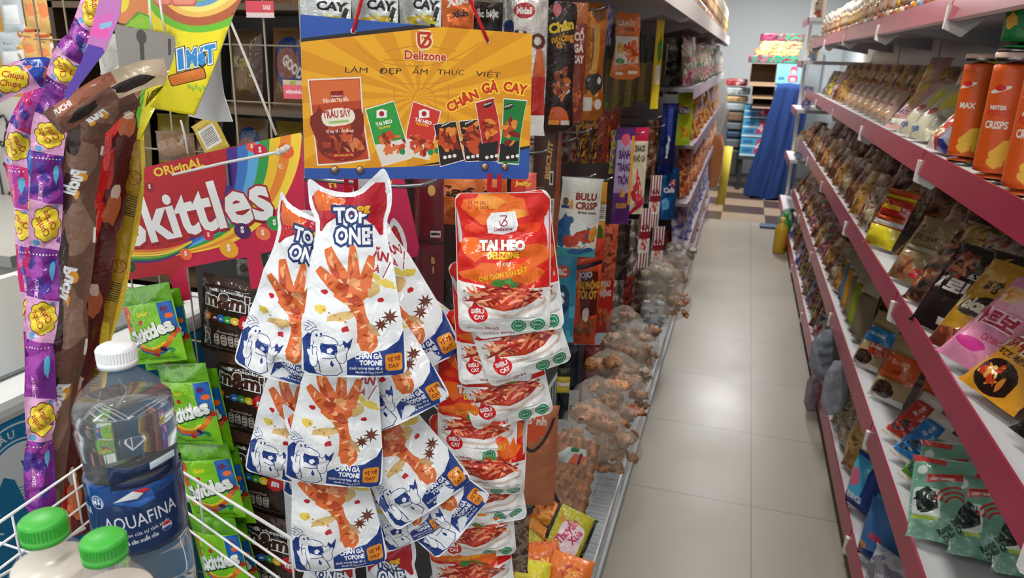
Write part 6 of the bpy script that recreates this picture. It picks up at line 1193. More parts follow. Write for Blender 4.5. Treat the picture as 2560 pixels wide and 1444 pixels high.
ow = [('MISTER', '#e8e4dc', -2.6, 15.4, .9, 3.6, 0), ('POTATO', '#c82c24', -2.4, 14, 1.4, 5, 0), ('CRISPS', '#e8e4dc', -2.4, 11.4, 1.6, 5, 0), ('TASTY', '#e8e4dc', 3.2, 12, 1.6, 4, 0)]
gw = [('MAX', '#e8f0e4', -1.4, 14, 1.5, 4, 0), ('CRISPS', '#c8e0c8', -1.4, 9, .8, 3, 0)]
can('B', 0, .56, .046, .275, OC, 'big orange chip can with yellow chips, nearest on the second shelf', ow, Y=yat(2516, .56, 1.5))
can('B', 0, .555, .046, .275, OC, 'orange chip can beside the green one on the second shelf', ow, Y=yat(2610, .56, 1.5))
can('B', 0, .62, .046, .275, GC_, 'green chip can between the orange cans', gw, Y=yat(2462, .575, 1.5))
can('B', 0, .57, .040, .275, OC, 'orange chip can with a white panel, furthest of the cans', [('MAX', '#e8e4dc', -2, 14, 1.4, 4, 0)], Y=yat(2416, .555, 1.5))
can('B', 0, .58, .046, .285, GC_, 'green chip can stacked above the near orange can', gw, dz=.281, Y=yat(2530, .56, 1.65))
can('B', 0, .70, .046, .275, OC, 'orange chip can hidden deepest on the second shelf', ow, Y=2.05)
# --- designs for the near goods
def kor(bg, w1, c1, words, extra, foodc, fo, seed): return design(14, 20, bg, [(w1, c1, -.5, 8.6, 2.6, 11), ] + words, foodc, fo, extra, seed, 4, .6)
YK = kor('#d8962a', '불닭볶음면', '#9a2430', [('치즈', '#e8d83c', 3.2, 15.4, 2, 3.6), ('Cheese', '#5ab8c8', 3.6, 12.6, 1.6, 5, -.4), ('화끈한 매운맛', '#3a2018', -.5, 6.7, .8, 6)], [('#f0e4d0', text('불닭볶음면', -.5, 8.6, 2.6, 11, bold=.12)), ('#1d7a78', [ell(3.2, 16.2, 2.3, 1.9)]), ('#2a1a14', [ell(-.5, 3.2, 4.4, 2.9)]), ('#e8b04c', [blob(-3, 16, 3, 2.6, 3)])], ['#d8a04c', '#e8c06c', '#c8401e', '#c87a2c'], (-.5, 3.2, 3.4, 2.0), 71)
PKK = kor('#d88aa8', '까르보', '#a83048', [('CARBO', '#c84a70', 3, 5.6, 1.2, 5)], [('#f0d8dc', text('까르보', -.5, 8.6, 2.6, 11, bold=.12)), ('#e0a8bc', [blob(3, 15, 4, 3, 4)]), ('#c83c8c', [ell(0, 4, 3.8, 1.2)]), ('#d8b090', [ell(-2, 15.4, 3.6, 2)])], ['#c87a3c', '#e0a05c'], (-2, 15.4, 2.6, 1.4), 72)
BKN = kor('#1a1516', '불닭볶음면', '#e0506c', [('화끈한 매운맛', '#c8b82c', 0, 6, 1, 8)], [('#f0e8e8', text('불닭볶음면', -.5, 8.6, 2.6, 11, bold=.1)), ('#8a2a24', [blob(-2, 15, 3, 2.4, 3)]), ('#d8d4d0', [ell(3.6, 3, 2.6, 1.4)])], ['#c8401e', '#e08a3c'], (-2, 15, 2.4, 1.6), 73)
YL = kor('#a87c1e', 'Volcano', '#d8ccb8', [('짜장', '#2a1f18', 0, 13, 2, 5)], [('#2a1f18', [ell(1, 9.6, 5.4, 2.2, rot=.2)]), ('#6a3424', [rect(-7, 0, 7, 4)])], ['#8a3c24', '#a8583c'], (0, 2.4, 5, 2), 74)
BC = kor('#221a18', '짜로니', '#d0c8c0', [('소고기', '#c8c0b8', 3, 12.4, 1, 4), ('맛', '#2a1c14', 4.4, 17, 1.4, 1.4)], [('#b0762c', [rrect(3, 15, 6, 19.6, .6)]), ('#7ab83c', [rect(3.2, 6.4, 4.8, 7.4)]), ('#b8b0a4', [rect(0, 1.4, 4, 3)])], ['#5a3024', '#7a4430', '#a86a44', '#8a3a28'], (-2, 15, 4, 3), 75)
KR = design(12, 20, '#8a7450', [('간장', '#4c3c2a', 0, 15, 1.6, 5), ('현미 스낵', '#4c3c2a', 0, 12.4, 1.4, 7)], ['#8a5a3c', '#a86c48', '#6e4430'], (-1, 4, 4, 3), [('#b0a48c', [rect(-5, 9.6, 5, 11)]), ('#c02c3c', [ell(3.4, 3, 1.8, 1.5)])], 76, 4, .5)
YO = design(12, 20, '#c8501e', [('Mama', '#e8c82c', 0, 13, 2, 7)], None, None, [('#d8c82c', [rect(-6, 0, 6, 7), rect(-6, 17, 6, 18)]), ('#c8c8c8', [rect(-6, 7.6, 6, 9.4)]), ('#b82c1c', [rect(-6, 11, 6, 16)])], 77, 4, .5)
PB = design(12, 22, '#a08a60', [('Trân châu', '#b8ccd8', 0, 12.6, 1.2, 7), ('Boba', '#d8c0b0', 2.4, 8.2, 1.6, 4)], ['#2c1e18', '#3c2a20', '#4c3628'], (-.6, 3.6, 3.6, 2.6), [('#2878b0', [rect(-6, 9.8, 6, 16)]), ('#b83c24', [rect(0, 5.6, 6, 10)]), ('#d0ccc0', [rect(-6, 0, 6, 1.8)]), ('#241a16', [ell(-.6, 3.6, 3.8, 2.7)])], 78, 5, .3, 'card')
PO = design(12, 22, '#a08a60', [('Đậu đỏ', '#d89a7c', 0, 12.6, 1.4, 7), ('10%', '#8a2c18', 1.4, 9.4, 1.4, 3.4)], ['#2c1e18', '#3c2a20', '#54382a'], (-1, 3.6, 3.6, 2.6), [('#c85424', [rect(-6, 7.4, 6, 16)]), ('#d0ccc0', [rect(-6, 0, 6, 1.8)]), ('#241a16', [ell(-1, 3.6, 3.8, 2.7)])], 79, 5, .3, 'card')
SW = design(15, 19, '#6f9c86', [('Rong Biển', '#2e4038', 2.2, 3.4, 1.3, 6.4, .7), ('Dầu Ô Liu', '#2e4038', 3.6, 2.4, 1.3, 6.4, .7), ('CRISPY SEAWEED', '#e0ccc8', -.6, 13.4, .6, 5.4, .1)], ['#1c2422', '#2c3836', '#3a4644'], (-3.6, 8.4, 2.6, 2.6), [('#c8d4cc', [rrect(-6.6, 5, -.6, 11.4, 1)]), ('#1a2220', [blob(-3.6, 8.6, 2.7, 2.8, 4)]), ('#b83430', ring(2.6, 8, 4.4, .5, 16, 20, 170) + ring(2.6, 8, 3.3, .5, 16, 20, 170) + ring(2.6, 8, 2.2, .5, 16, 20, 170) + [[(-4, 12.6), (3.6, 14), (3.6, 15.6), (-4, 14.4)]] + [rect(-7.5, 17.4, 0, 19)]), ('#d0d8d0', ring(5, 6.2, .9, .2) + [ell(-5, 15.4, 1.1)]), ('#a8b83c', [rect(-6.6, 4.2, -1, 5)])], 80, 4.5, .8)
def sn(c): return design(9, 20, c, [('김 스낵', '#c8ccd0', 1.4, 12, 1.2, 4, 1.2)], ['#1f2a2c', '#3a4648'], (-.6, 5, 2.8, 2.4), [('#c8c0b4', [rect(-4.5, 16, 4.5, 20), rect(-4.5, 0, 4.5, 1.6)])], 81, 3.4, .7)
SR, SB_, SG = sn('#a8342c'), sn('#2c70b0'), sn('#447a2c')
WHT = design(10, 12, '#b8aa9a', [('CJ', '#a84a40', 0, 8, 1.4, 3)], None, None, [('#a89a8c', [rect(-3, 2, 3, 6)])], 82, 4, .7)
CB_ = design(20, 28, '#c8c0a0', [('Kara', '#b02c24', 1, 19, 3.6, 11)], ['#d8b44c', '#c89434', '#e0c870'], (2, 9, 5.4, 4), [('#d8c82c', [blob(3, 24.4, 5, 2.6, 3)]), ('#4a4440', [ell(6, 12, 2, 2.6)])], 83, 7, .8)
TR = design(20, 28, '#b0342a', [('TOS', '#d89a3c', -2, 13, 3, 8, -.1)], ['#c8a884', '#e0c8a4', '#a8744c'], (-4, 6, 4.4, 3.6), [('#d8cfc0', [[(-10, 0), (-2, 0), (-4, 12), (-8, 28), (-10, 28)]]), ('#8a8c98', [rect(2, 2, 8, 9)]), ('#2c3474', [blob(4, 1, 5, 2.4, 4)]), ('#e07a34', [blob(3, 17, 3.6, 1.6, 5, rot=.4)])], 84, 7, .8)
PN = design(18, 26, '#c89a94', [('SNACK', '#6a5a84', 0, 6, 2, 9)], ['#d8a04c', '#e0b870'], (0, 14, 5, 4), [('#d8c83c', [blob(-2, 20, 4, 2.6, 3)]), ('#d8d4c8', [rect(-9, 2, 9, 5)])], 85, 7, .8)
GY = design(18, 26, '#b8b49c', [('JoJo', '#3a5484', -3, 2.4, 2, 6)], None, None, [('#c8c03c', [blob(3, 16, 4, 4, 3)]), ('#a83c34', [blob(-2, 11, 2.6, 1.6, 5)]), ('#9c9884', [rect(4, 4, 8, 10)])], 86, 7, .8)
RWp = design(12, 18, '#b8a08c', [('Rice', '#8a3a34', 0, 8, 1.6, 5)], ['#c87a3c', '#d8a05c'], (0, 4.6, 3.4, 2.4), [('#a82c44', [rect(-6, 16.6, 6, 18), rect(-6, 0, -4.8, 18)])], 87, 4, .5)
XB = [design(8, 18, c, [(t, '#6a4a3a', 0, 9, 1.4, 5)], None, None, [(c2, [rect(-4, 0, 4, 5)]), ('#e0d8cc', [rect(-2.6, 12, 2.6, 16)])], 88, 5, .1, 'card') for c, c2, t in (('#c8a87c', '#b8704c', 'Trà'), ('#d8b04c', '#c8882c', 'Bánh'), ('#b8846c', '#d8c8a8', 'Mì'), ('#c8b8a0', '#7a98b0', 'Sữa'), ('#b8a494', '#a85444', 'Kẹo'))]
DK2 = [plain(12, 18, c, 95 + i, 4, 26, .7) for i, c in enumerate((['#3c2a20', '#6a4430', '#8a5c38', '#5a3424'], ['#5c3c2c', '#8a6044', '#a88058', '#7a3c2c'], ['#2a2220', '#4c3a30', '#8a4a34', '#b89a6c'], ['#7a5a34', '#b8863c', '#c8a86c', '#8a3c24'], ['#6a3a3c', '#a85c50', '#b8a090', '#5a2c2c'], ['#6c604c', '#9a8c70', '#c0b49c', '#7a4c34']))]
RG = 'goods on the right shelf unit'
nmk = dict(A='top', B='second', C='third', D='fourth', E='lowest')
# near goods
for px, X, w_, h_, m, lab, yw, tl in ((2362, .66, .19, .29, CB_, 'cream chip bag with red lettering beside the chip cans', -70, 20), (2338, .55, .16, .21, TR, 'red and cream chip bag in front of the chip cans', -80, 38), (2262, .56, .13, .24, GY, 'grey-yellow chip bag leaning on the second shelf rail', -70, 40), (2288, .56, .13, .24, GY, 'second grey-yellow chip bag beside the red one', -70, 40),
                                      (2234, .56, .14, .24, PN, 'pink chip bag leaning behind the rail of the second shelf', -70, 40), (2285, .72, .16, .28, PN, 'pink chip bag standing at the back of the second shelf', -70, 15)):
    put(m, 'B', px, X, w_, h_, lab, RG, yw, tl)
for k, px in enumerate((2206, 2188, 2171, 2155, 2140, 2126, 2113)):
    put(RWp, 'B', px, .57, .12, .155, 'small white pack with red edges in the row on the second shelf', 'white packs with red edges on the second shelf', -80, 30)
for k, (px, m) in enumerate(((2100, DK2[3]), (2088, DK2[1]), (2078, MIX[3]), (2068, MIX[2]), (2060, MIX[0]))):
    put(m, 'B', px, .57, .14, .19, 'small shiny pack at the far end of the second right shelf', 'shiny packs at the far end of the second right shelf', -75, 22)
y = 2.3; k = 0
while y < 6.9:
    put(DK2[(k * 3) % 6], 'B', 0, .76, .17, .24, 'dark shiny snack bag at the back of the second right shelf', 'dark snack bags at the back of the second right shelf', -72, 12, Y=y, name='snack_bag'); y += .19; k += 1
# shelf C
KG = 'noodle packs on the third right shelf'
for X, Y_, m, lab, w_, h_, yw, tl in ((.535, 1.61, YK, 'yellow noodle pack with Korean letters and a green badge', .17, .23, -72, 48), (.53, 1.78, PKK, 'pink noodle pack with Korean letters beside the yellow one', .14, .22, -66, 42), (.57, 1.38, BKN, 'black noodle pack with pink Korean letters at the picture edge', .17, .23, -72, 48), (.535, 1.90, YL, 'mustard pack with a pineapple drawing and white script', .13, .23, -60, 36),
                                      (.535, 2.05, BC, 'black crunchy snack pack with big white Korean letters', .16, .22, -58, 30), (.59, 1.98, BC, 'black snack pack half hidden behind the Korean-lettered one', .13, .22, -56, 28), (.54, 2.52, KR, 'kraft brown snack pack with a red round badge', .14, .20, -60, 30), (.535, 3.0, YO, 'orange and yellow snack pack on the third shelf', .14, .20, -58, 22),
                                      (.545, 2.28, DK2[2], 'dark cluster snack pack between black and kraft packs', .14, .18, -60, 34), (.72, 1.72, PKK, 'pink noodle pack at the back, behind the yellow one', .17, .22, -72, 24), (.70, 1.95, YL, 'yellow noodle pack at the back of the third shelf', .17, .24, -72, 18), (.74, 1.45, YK, 'yellow noodle pack at the back beside the picture edge', .17, .22, -72, 22), (.60, 2.8, DK2[0], 'black shiny wrapper lying beside the kraft pack', .13, .13, -60, 50)):
    put(m, 'C', 0, X, w_ * 1.12, h_ * 1.12, lab, KG, yw, tl, Y=Y_, name='noodle_pack')
for row, (X, g) in enumerate(((.545, 'front'), (.72, 'back'))):
    y = 3.2 if row == 0 else 1.95; k = 0
    while y < 6.95:
        put(DK2[(k * 5 + row) % 6], 'C', 0, X, .15 + .02 * row, R.uniform(.16, .22) + .02 * row, 'brown and gold snack bag in the %s row of the third right shelf' % g, 'snack bags in the %s row of the third right shelf' % g, -68 + R.uniform(-8, 8), 22, Y=y, roll=R.uniform(-5, 5), name='snack_bag'); y += .135 + .03 * row; k += 1
# shelf D
DG = 'packs on the fourth right shelf'
for X, Y_, m, lab, w_, h_, yw, tl in ((.54, 2.86, PB, 'kraft pouch with a blue band, dark beans showing in its window', .13, .22, -52, 26), (.565, 2.56, PO, 'kraft pouch with an orange band, nearest the white shelf gap', .14, .23, -48, 26), (.69, 2.48, PO, 'kraft pouch with an orange band further back on the shelf', .14, .22, -48, 20), (.68, 2.8, PB, 'kraft pouch at the back behind the blue-banded one', .13, .22, -50, 16),
                                      (.54, 2.26, SR, 'red seaweed snack pack, furthest of three in a row', .10, .18, -60, 48), (.54, 2.13, SB_, 'blue seaweed snack pack, middle of three in a row', .10, .18, -60, 48), (.54, 2.0, SG, 'green seaweed snack pack, nearest of three in a row', .10, .18, -60, 48)):
    put(m, 'D', 0, X, w_, h_, lab, DG, yw, tl, Y=Y_)
for k in range(5): put(WHT, 'D', 0, .68 + .07 * (k % 2), .10, .13, 'small whitish pouch behind the row of three seaweed packs', 'whitish pouches on the fourth right shelf', -60, 30, Y=1.95 + .09 * k)
for k, (X, Y_) in enumerate(((.56, 1.73), (.64, 1.69), (.72, 1.65), (.80, 1.61))):
    put(SW, 'D', 0, X, .15, .205, 'grey-green olive oil seaweed pack, ' + ['nearest the pink rail', 'second in from the pink rail', 'third in from the pink rail', 'deepest of the front row'][k], 'olive oil seaweed packs', -22, 42, Y=Y_, roll=-10, name='seaweed_pack')
    if k < 3: put(SW, 'D', 0, X + .04, .15, .205, 'grey-green olive oil seaweed pack in the row behind, ' + ['nearest the rail', 'middle one', 'deepest one'][k], 'olive oil seaweed packs', -22, 34, Y=Y_ + .11, roll=-10, name='seaweed_pack')
for k, (Y_, c, lab) in enumerate(((3.30, '#8a9a2c', 'lime green'), (3.42, '#8a7a54', 'cardboard brown'), (3.54, '#c8902c', 'mustard yellow'), (3.64, '#5a7a9a', 'blue-grey'), (3.16, '#7a6c54', 'dull brown'))):
    put(design(8, 24, c, [], None, None, [('#a89c84', [rect(-4, 16, 4, 24)])], 90, 6, .05, 'card'), 'D', 0, .56, .10, .29, lab + ' upright box on the fourth right shelf', 'upright boxes on the fourth right shelf', -62, 6, name='carton', cat='box', Y=Y_)
for row, (X, g) in enumerate(((.545, 'front'), (.70, 'back'))):
    y = 3.86 if row == 0 else 3.0; k = 0
    while y < 6.95:
        put([DK2[3], DK2[5], DK2[1], MIX[3], DK2[4], MIX[0]][(k if y > 4.4 else k % 3) % 6], 'D', 0, X, .17, R.uniform(.17, .24), 'crinkled snack bag in the %s row of the fourth right shelf' % g, 'snack bags in the %s row of the fourth right shelf' % g, -68 + R.uniform(-8, 8), 24, Y=y, roll=R.uniform(-6, 6), name='crinkled_bag'); y += .15; k += 1
# shelf E
BB = design(14, 18, '#1c3f8c', [('BIG', '#c8d4e4', 0, 4, 2, 6)], None, None, [('#4ab0d8', [rect(-6, 5, 2, 17)]), ('#d86a8c', [blob(-2, 11, 2.4, 3, 3)])], 91, 8, .05, 'card')
BB2 = design(14, 18, '#3c70ac', [('Milk', '#c83c5c', 1, 8, 2, 5)], None, None, [('#1c3a7c', [rect(-7, 0, 7, 4)]), ('#d8842c', [blob(-3, 5, 1.6, 1, 5)])], 92, 8, .05, 'card')
for X, Y_, m, lab, w_, h_, yw in ((.54, 2.5, BB, 'dark blue box with a pale blue panel on the lowest shelf', .15, .20, -55), (.545, 2.2, BB2, 'light blue box nearer on the lowest shelf', .14, .20, -50), (.58, 2.34, BB, 'blue box between the two on the lowest shelf', .12, .15, -55), (.55, 2.76, DK2[3], 'brown carton behind the blue boxes', .14, .26, -60), (.55, 1.98, plain(12, 14, ['#9a9ca4', '#b8b4bc', '#7c7a84'], 97, 5, 20, 1), 'grey plastic bag at the near end of the lowest shelf', .2, .16, -50)):
    put(m, 'E', 0, X, w_, h_, lab, 'goods on the lowest right shelf', yw, 8, name='carton' if 'box' in lab or 'carton' in lab else 'plastic_bag', cat='box' if 'bag' not in lab else 'bag', Y=Y_)
y = 2.95; k = 0
while y < 6.95:
    m = [MIX[4], DK2[5], MIX[3], DK2[1], MIX[2], DK2[4]][k % 6]
    if 2.6 < y < 3.2: m = DK2[5]
    put(m, 'E', 0, .545, .18, R.uniform(.18, .27), 'mixed bag in the front row of the lowest right shelf', 'mixed bags on the lowest right shelf', -65 + R.uniform(-10, 10), 16, Y=y, name='mixed_bag'); y += .16; k += 1
for px, y0, y1, w_, c, lab, sd in ((2078, 822, 945, 78, '#8a939e', 'pale blue-grey plastic bag bulging over the lowest rail', 61), (2102, 900, 1045, 62, '#a4a9b2', 'grey plastic bag hanging over the lowest rail', 62), (2050, 925, 1035, 50, '#9c8c96', 'pinkish plastic bag low at the lowest rail', 63)):
    o = clearbag(px, y0, y1, w_, lab, sd, X=.485, col=c, alpha=.72)
# shelf A
y = 2.6; k = 0
while y < 7.0:
    put(XB[(k * 3 + k // 4) % 5], 'A', 0, .56, .09, R.uniform(.16, .20), 'small light carton in the row on the top right shelf', 'light cartons on the top right shelf', -80, 0, name='carton', cat='box', Y=y); y += .11; k += 1
for z in (1.62, 1.98, .75, 1.2):
    for j in range(4):
        o = link('carton', XB[(j + int(z * 5)) % 5] if z != 1.2 else MIX[4], mw=facing((.52 + .02 * j, 7.38 + .17 * j, z + .003), -70) @ Matrix.Diagonal((1.5, 1.2, 1.2, 1))); tag(o, 'small pack on the %s tray of the white end shelf' % {1.62: 'third', 1.98: 'top', .75: 'low', 1.2: 'middle'}[z], 'box', 'packs on the end shelf, %s tray' % {1.62: 'third', 1.98: 'top', .75: 'low', 1.2: 'middle'}[z])
# left top shelf: row of pale cartons
y = 2.5; k = 0
while y < 8.7:
    o = link('carton', XB[(3 * k) % 5 if y < 8 else 1], mw=facing((LF - .06, y, 1.83), 70) @ Matrix.Diagonal((1.6, 1.2, 1.6, 1))); tag(o, 'pale upright carton in the row on the top tray of the pegboard gondola', 'box', 'pale cartons on the top tray'); y += .16; k += 1
# bottles on the floor by the far end
for X, Y_, c, cc_, lab in ((.43, 6.75, '#c8a02c', '#d8b43c', 'yellow bottle standing on the floor by the right shelf end'), (.47, 7.0, '#1f8a3c', '#2fa04c', 'green bottle on the floor just behind the yellow one'), (.52, 7.22, '#9aa8a4', '#4c8a6c', 'pale green bottle on the floor beside the end shelf'), (.46, 7.2, '#7a9a8c', '#c8d0cc', 'grey-green jug on the floor behind the green bottle')):
    e = empty('floor_bottle', (X, Y_, 0), lab, 'bottle', 'bottles on the floor at the far end'); b = MB(); b.lathe([(0, .002), (.05, 0), (.055, .01), (.055, .2), (.045, .24), (.02, .27), (.018, .29)], mat(c, 'paint'), n=20); b.build('bottle_body', e, 'local')
    b = MB(); b.lathe([(.022, .285), (.022, .315), (0, .316)], mat(cc_, 'paint'), n=16); b.build('cap', e, 'local')
# ================================================================ far corner by the back wall
def cardbox(name, lo, hi, label, face=None, col='#8a6a4c', group=None, cat='box', flaps=False, extra=()):
    e = empty(name, ((lo[0] + hi[0]) / 2, (lo[1] + hi[1]) / 2, lo[2]), label, cat, group)
    if flaps:
        b = MB(); t = .006; c = mat(col, 'matte')
        b.box2(lo, (hi[0], hi[1], lo[2] + t), c); b.box2((lo[0], lo[1], hi[2] - t), hi, c); b.box2(lo, (lo[0] + t, hi[1], hi[2]), c); b.box2((hi[0] - t, lo[1], lo[2]), hi, c); b.box2((lo[0], hi[1] - t, lo[2]), hi, c); b.build('carton_body', e)
        b = MB(); b.box(((lo[0] + hi[0]) / 2, lo[1] - .08, lo[2] - .01), (hi[0] - lo[0], .16, .004), c, (V((1, 0, 0)), V((0, .96, .28)), V((0, -.28, .96)))); b.build('flap', e)
    else:
        b = MB(); b.box2(lo, hi, mat(col, 'card')); b.build('carton_body', e, bevel=.006)
    W2, H2 = (hi[0] - lo[0]) * 50, (hi[2] - lo[2]) * 100
    if face:
        L = [(mat(face[0], 'card'), [])] + [(mat(c, 'card'), p if isinstance(p, list) else p(W2, H2)) for c, p in face[1]]
        o = link('printed_front', sheet_mesh('printed_front', art(rect(-W2, .2, W2, H2 - .2), L, 8), .1, mat(face[0], 'card')), e); o.location = (0, lo[1] - e.location.y - .002, 0)
    return e
LB = ('#4a9cc4', [('#c8e0ec', lambda w, h: [rect(-w, 0, w, h * .12), rect(-w, h * .52, w, h * .6)]), ('#c83c5c', lambda w, h: [[(0, h * .15), (w * .8, h * .3), (w * .9, h * .9), (w * .3, h * .95)]]), ('#e8e4ec', lambda w, h: text('4', w * .35, h * .35, h * .4, None, bold=.05)), ('#2c70a4', lambda w, h: [rect(-w * .8, h * .2, -w * .1, h * .42), rect(-w * .8, h * .68, -w * .1, h * .86)])])
Y_ = 10.0
def bx(px0, px1, z0, z1, y, dpt, *a, **k):
    x0 = atY(px0, 300, y).x; x1 = atY(px1, 300, y).x; return cardbox(a[0], (x0, y, z0), (x1, y + dpt, z1), *a[1:], **k)
zz = lambda py, y, px=1890: atY(px, py, y).z
# stack of light blue cartons (dark table under them)
tz = zz(392, 10)
tb = empty('low_table', (.2, 10.4, 0), 'dark low table carrying the pale blue cartons at the back wall', 'table')
ta, tb_ = atY(1857, 300, 10).x, atY(1924, 300, 10).x
MB().box2((ta, 10.0, tz - .04), (tb_, 11.2, tz), mat('#3a3f44', 'paint')).build('tabletop', tb)
for x in (ta + .01, tb_ - .06):
    for y in (10.04, 11.15): MB().box2((x, y, 0), (x + .05, y + .05, tz - .04), mat('#2c3034', 'paint')).build('leg', tb)
st = [(390, 344), (343, 297), (296, 263)]
for k, (a, c) in enumerate(st):
    bx(1858, 1925, max(zz(a, 10.0), tz + .002) if k else tz + .002, zz(c, 10.0) - .004, 10.02, .4, 'carton', 'pale blue carton with a red figure, ' + ['lowest', 'second', 'third'][k] + ' of the stack behind the blue cloth', LB, '#3a86b0', 'pale blue cartons')
z1 = zz(252, 10.0); z2 = zz(208, 10.0)
bx(1876, 1924, zz(262, 10), zz(240, 10), 10.02, .4, 'open_carton', 'open brown carton with a pinkish filling in the back stack', None, '#8a7060', flaps=True)
bx(1872, 1925, zz(239, 10) + .004, z2, 10.02, .4, 'open_carton', 'open brown carton under the pale blue one', None, '#94765a', flaps=True)
bx(1862, 1926, z2 + .004, zz(158, 10), 10.02, .4, 'open_carton', 'open brown carton on top of the stack, white flap folded out', None, '#8a7058', flaps=True)
bx(1926, 1988, zz(330, 10), zz(209, 10) , 10.04, .4, 'carton', 'tall pale blue carton beside the stack, above the blue cloth', ('#6ab0cc', []), '#5aa0c0')
bx(1926, 1986, zz(208, 10) + .004, zz(158, 10), 10.03, .4, 'carton', 'pale blue carton with a red robot-like print on top', ('#7cbcd4', [('#c8546c', lambda w, h: [rrect(0, h * .1, w * .8, h * .45, 1.5), rrect(w * .1, h * .5, w * .7, h * .9, 3)]), ('#d8dce4', lambda w, h: [ell(w * .4, h * .62, w * .2, h * .1), rect(w * .2, h * .15, w * .6, h * .32)]), ('#3a80a8', lambda w, h: [rect(-w * .8, h * .2, -w * .3, h * .35)])]), '#5aa0c0')
sup = empty('storage_rack', (.5, 10.3, 0), 'grey rack behind the blue cloth', 'rack')
x0, x1 = atY(1926, 300, 10.04).x, atY(1988, 300, 10.04).x
MB().box2((x0, 10.02, zz(334, 10)), (x1 + .1, 10.5, zz(331, 10)), mat('#6a7278', 'paint')).build('rack_board', sup)
for x in (x0, x1 + .06): MB().box2((x, 10.05, 0), (x + .04, 10.09, zz(334, 10)), mat('#6a7278', 'paint')).build('rack_leg', sup); MB().box2((x, 10.45, 0), (x + .04, 10.49, zz(334, 10)), mat('#6a7278', 'paint')).build('rack_leg', sup)
# coloured packs on top
zt = zz(157, 10)
for k, (px, w_, zc, c, lab) in enumerate(((1906, 60, .00, ['#8a2a54', '#2f8a6a', '#b84a7c'], 'magenta and green fruit sweets bag'), (1955, 64, .00, ['#2f8a6a', '#3fa07c', '#8a2a44'], 'green edged sweets bag'), (1918, 56, .085, ['#d8a46c', '#e0b884', '#c87c44'], 'peach jelly cup pack'), (1962, 56, .085, ['#d8b06c', '#e0c890', '#c8945c'], 'yellow jelly cup pack'), (1925, 50, .17, ['#d8b87c', '#e8cc9c', '#b8884c'], 'yellow cube sweets pack'), (1968, 54, .17, ['#d89a6c', '#e0b894', '#a8644c'], 'peach cube sweets pack'), (1925, 52, .255, ['#7a2c4c', '#9a3c5c', '#5a2038'], 'dark magenta sweets bag'), (1970, 56, .255, ['#2f8a6a', '#8a3c54', '#3fa07c'], 'green and red sweets bag on top'))):
    p = atY(px, 150, 10.05); m = busy(c, 14, .3); b = MB(); b.box((0, 0, .04), (w_ * 10.2 / F, .3, .078), m); e = b.build('sweets_bag', None); bm = bmesh.new(); bm.from_mesh(e.data); bmesh.ops.subdivide_edges(bm, edges=bm.edges, cuts=5, use_grid_fill=True)
    for v in bm.verts: v.co *= 1 + .05 * math.sin(v.co.x * 40 + k) * math.cos(v.co.z * 70 + v.co.y * 25)
    for v in bm.verts: v.co.z += .012 * (1 - (abs(v.co.x) * 2 / (w_ * 10.2 / F)) ** 2) * (1 if v.co.z > .05 else 0)
    bm.to_mesh(e.data); bm.free()
    for f in e.data.polygons: f.use_smooth = True
    e.location = (p.x, 10.2, zt + .004 + zc); tag(e, lab + ' in the pile on top of the stacked cartons', 'sweets', 'sweets piled on the carton stack')
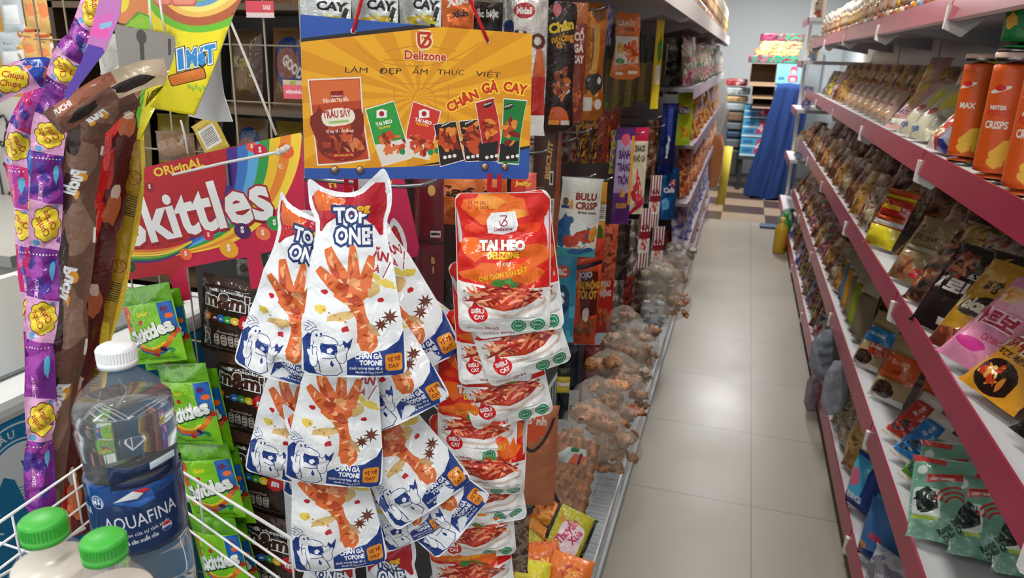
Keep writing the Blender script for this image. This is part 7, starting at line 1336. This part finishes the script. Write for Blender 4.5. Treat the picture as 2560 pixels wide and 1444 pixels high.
# left pile: sacks and boxes
def flat(px0, px1, py0, py1, y, cols, lab, name='sack', cat='sack', rough=.4):
    p0, p1 = atY(px0, py0, y), atY(px1, py1, y); e = MB().box(((p0.x + p1.x) / 2, y + .2, (p0.z + p1.z) / 2), (abs(p1.x - p0.x), .4, abs(p0.z - p1.z) - .006), busy(cols, 10, rough) if len(cols) > 1 else mat(cols[0], 'card')).build(name, None, True, bevel=.02); return tag(e, lab, cat)
for a in ((1816, 1868, 196, 216, 10.6, ['#a83038', '#c84a4c', '#d8c8c8'], 'red and white sack on top of the pile beside the cartons'), (1816, 1875, 217, 238, 10.6, ['#a8b0b4', '#c8d0d4', '#88949a'], 'silver grey sack under the red one'), (1816, 1870, 239, 256, 10.6, ['#b8945c', '#c8a86c', '#9a7844'], 'yellow-brown sack under the silver one')): flat(*a)
for a in ((1816, 1868, 257, 278, 10.5, ['#a8b4bc'], 'white paper-topped carton in the back pile'), (1820, 1866, 279, 304, 10.5, ['#7c6450'], 'brown taped carton in the back pile'), (1816, 1860, 305, 326, 10.5, ['#6c747a'], 'grey carton in the back pile'), (1816, 1860, 327, 346, 10.5, ['#2c4a64'], 'dark blue crate near the bottom of the back pile'), (1814, 1862, 347, 372, 10.4, ['#5c646a'], 'grey crate in the back pile'), (1812, 1852, 373, 440, 10.3, ['#3c4044'], 'dark step box at the foot of the back pile')): flat(*a, name='carton', cat='box')
# blue cloth over a frame
c0 = V((.62, 9.75, 0)); vs = []; fs = []; N, Mh = 90, 26; top = zz(214, 9.6, 1960)
xl, xr = atY(1942, 220, 9.6).x, atY(2004, 240, 9.6).x
prof = [(xl, 9.55), (xr, 9.45), (xr + .12, 9.9), (xl + .02, 9.98)]
for i in range(Mh + 1):
    t = i / Mh
    for j in range(N):
        s = j / N * 4; k_ = int(s); f = s - k_; a, c = prof[k_ % 4], prof[(k_ + 1) % 4]; x = a[0] * (1 - f) + c[0] * f; y = a[1] * (1 - f) + c[1] * f
        sp = .26 * t ** 1.5; x += (x - .62) * sp * 1.1 - .1 * t; y += (y - 9.7) * sp; fo = .05 * t ** .6
        w1 = math.sin(j * .55 + math.sin(i * .2) * .8) * fo + math.sin(j * 1.27 + i * .1) * fo * .5
        dx, dy = x - .6, y - 9.7; d = math.hypot(dx, dy) or 1
        vs.append((x + dx / d * w1, y + dy / d * w1, top * (1 - t) + .012 + (-.05 * (x - xl) if i == 0 else 0) + .02 * t * math.sin(j * .4)))
for i in range(Mh):
    for j in range(N): fs.append((i * N + j, i * N + (j + 1) % N, (i + 1) * N + (j + 1) % N, (i + 1) * N + j))
vs.append(((xl + xr) / 2, 9.72, top + .03)); fs += [(len(vs) - 1, (j + 1) % N, j) for j in range(N)]
b = MB(); b.add(vs, fs, mat('#15346e', 'cloth'), True); o = b.build('cloth_cover', center=True); tag(o, 'royal blue cloth draped over a tall pile at the end of the aisle', 'cloth')
b = MB(); p = atZ(1925, 568, 0); b.box((p.x + .02, p.y, .012), (.24, .16, .022), mat('#3a5470', 'card')); o = b.build('floor_mat', center=True, bevel=.004); tag(o, 'small dark blue mat lying on the floor by the chequered tiles', 'mat')
b = MB(); b.box2((.78, 11.45, 0), (.95, 11.6, 1.75), mat('#c8d0d4', 'paint')); o = b.build('pillar', center=True); tag(o, kind='structure')
